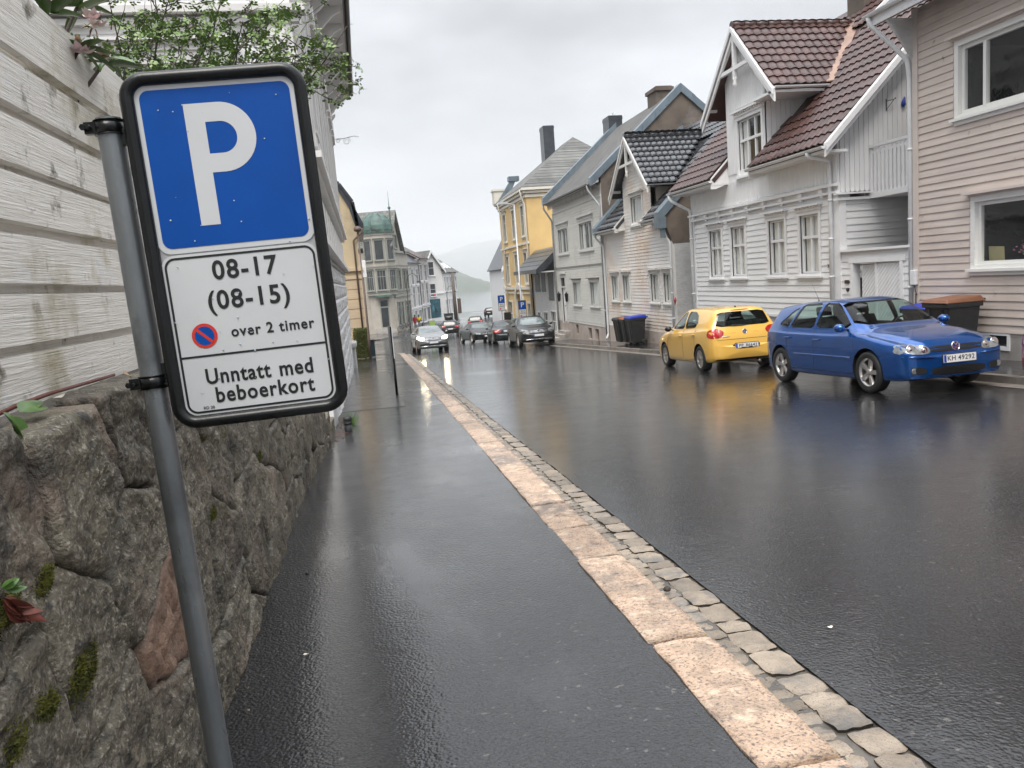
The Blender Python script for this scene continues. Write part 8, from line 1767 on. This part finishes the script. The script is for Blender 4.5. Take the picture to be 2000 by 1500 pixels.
# wheelie bins
def wheelie(label, x, y, z, rot, lid, body='rubber_black', sc=1.0, group=None, open_=0.0):
    t = thing('wheelie_bin',label,'bin',(x,y,z),group,rot); t.scale = (sc,sc,sc)
    m = MB(); m.hexa([(-.20,-.22,.08),(.24,-.22,.08),(.24,.22,.08),(-.20,.22,.08),(-.29,-.29,.96),(.30,-.29,.96),(.30,.29,.96),(-.29,.29,.96)]); m.build('tub',body,t,local=True,bevel=.025)
    m = MB(); m.hexa([(-.31,-.31,.90),(.32,-.31,.90),(.32,.31,.90),(-.31,.31,.90),(-.31,-.31,.97),(.32,-.31,.97),(.32,.31,.97),(-.31,.31,.97)]); m.build('rim_band',body,t,local=True,bevel=.008)
    m = MB(); m.smooth=False; m.hexa([(-.33,-.32,.972),(.36,-.32,.972),(.36,.32,.972),(-.33,.32,.972),(-.29,-.28,1.03),(.30,-.28,1.07),(.30,.28,1.07),(-.29,.28,1.03)]); m.build('lid',lid,t,local=True,bevel=.012)
    m = MB(); m.tube([(.38,-.26,1.0),(.38,.26,1.0)],.018,8); m.bar((.30,-.24,.98),(.38,-.24,1.0),.03); m.bar((.30,.24,.98),(.38,.24,1.0),.03); m.build('handle',body,t,local=True)
    for s_ in (-1,1): m = MB(); m.lathe((.24,s_*.20,.10),[(.10,0),(.10,.05),(.06,.055)],16,axis=(0,s_,0)); m.build('wheel','tyre',t,local=True)
    for k in (-1,1): m = MB(); m.bar((-.215,k*.12,.15),(-.285,k*.15,.88),.02,.03); m.build('rib',body,t,local=True)
    return t
pmat('lid_blue',(0.008,0.03,0.36),.4); pmat('lid_brown',(0.20,0.085,0.045),.5,var=.1,vscale=6); pmat('lid_black',(0.02,0.02,0.022),.4); pmat('lid_orange',(0.35,0.10,0.03),.5)
zb_ = lambda y: gz(y)+.115
wheelie('black wheelie bin farthest from the yellow car by the cream house',10.45,31.2,zb_(31.2),.08,'lid_black',sc=1.05)
wheelie('black wheelie bin with brown lid edge between the other two',10.45,30.35,zb_(30.35),-.05,'lid_orange',sc=1.05)
wheelie('black wheelie bin with blue lid nearest the yellow car',10.42,29.5,zb_(29.5),.05,'lid_blue',sc=1.08)
wheelie('grey wheelie bin with bright blue lid behind the blue car',10.55,13.35,zb_(13.35),.1,'lid_blue',sc=1.02)
wheelie('wide grey bin with brown lid in front of the beige house',10.42,12.5,zb_(12.5),-.04,'lid_brown',sc=1.12)
# bits on the ground: petals, leaves, a small stone in the gutter
pmat('petal_white',(0.72,0.66,0.55),.6); 
def bit(px, py, mat, size, label, cat, off=.034, flat=True):
    v = ray(px,py); t_ = (HC-off)/(-v.z-.05*v.y); p = V((0,0,HC))+v*t_; m = MB(); rq = random.Random(px)
    if flat:
        n_ = 9; m.add([p+V((0,0,.006))]+[p+V((math.cos(2*math.pi*k/n_)*size*rq.uniform(.6,1.2),math.sin(2*math.pi*k/n_)*size*rq.uniform(.4,.8),.002+rq.random()*.006)) for k in range(n_)],[(0,k+1,(k+1)%n_+1) for k in range(n_)]); o = m.build(cat.replace(' ','_'),mat,recalc=False)
    else: m.smooth=True; m.lathe(p,[(0,0),(size*.9,size*.25),(size,size*.7),(size*.6,size*1.2),(0,size*1.35)],10); o = m.build(cat.replace(' ','_'),mat)
    tag(o,label,cat)
bit(598,1279,'petal_white',.014,'pale fallen petal on the left pavement','petal'); bit(1620,1226,'petal_white',.016,'single pale petal lying on the wet road','petal',-.004)
bit(447,1353,'leaf_dry',.008,'orange leaf scrap by the foot of the wall','leaf'); bit(485,1345,'leaf_dry',.006,'tiny orange leaf beside the sign pole','leaf'); bit(486,1388,'leaf_dry',.006,'orange bud scale on the pavement nearest the pole','leaf')
bit(1303,1155,'bark',.022,'small brown pine cone lying in the cobbled gutter','pine cone',.0,False); bit(600,1122,'rubber_black',.012,'dark pebble on the pavement near the wall','pebble',.03,False)
bit(700,1100,'bark',.012,'short dark twig scrap on the wet pavement','twig',.034); bit(765,1005,'bark',.014,'thin dark twig farther along the wet pavement','twig',.034)
# ------------------------------------------------------------------ haze (rain mist over the fjord)
mb = MB(); mb.box((-9000,-120,-30),(9000,9000,560)); hz = mb.build('haze', [])
hm = bpy.data.materials.new('haze_volume'); hm.use_nodes = True; n = hm.node_tree.nodes; n.remove(n['Principled BSDF'])
pv = n.new('ShaderNodeVolumePrincipled'); pv.inputs['Color'].default_value = (0.97,0.985,1.0,1); pv.inputs['Density'].default_value = 0.00024; pv.inputs['Anisotropy'].default_value = 0.0
hm.node_tree.links.new(pv.outputs[0], n['Material Output'].inputs['Volume']); hz.data.materials.append(hm); hz['kind'] = 'stuff'
hz['label'] = 'pale rain mist hanging over the fjord and street'; hz['category'] = 'haze'
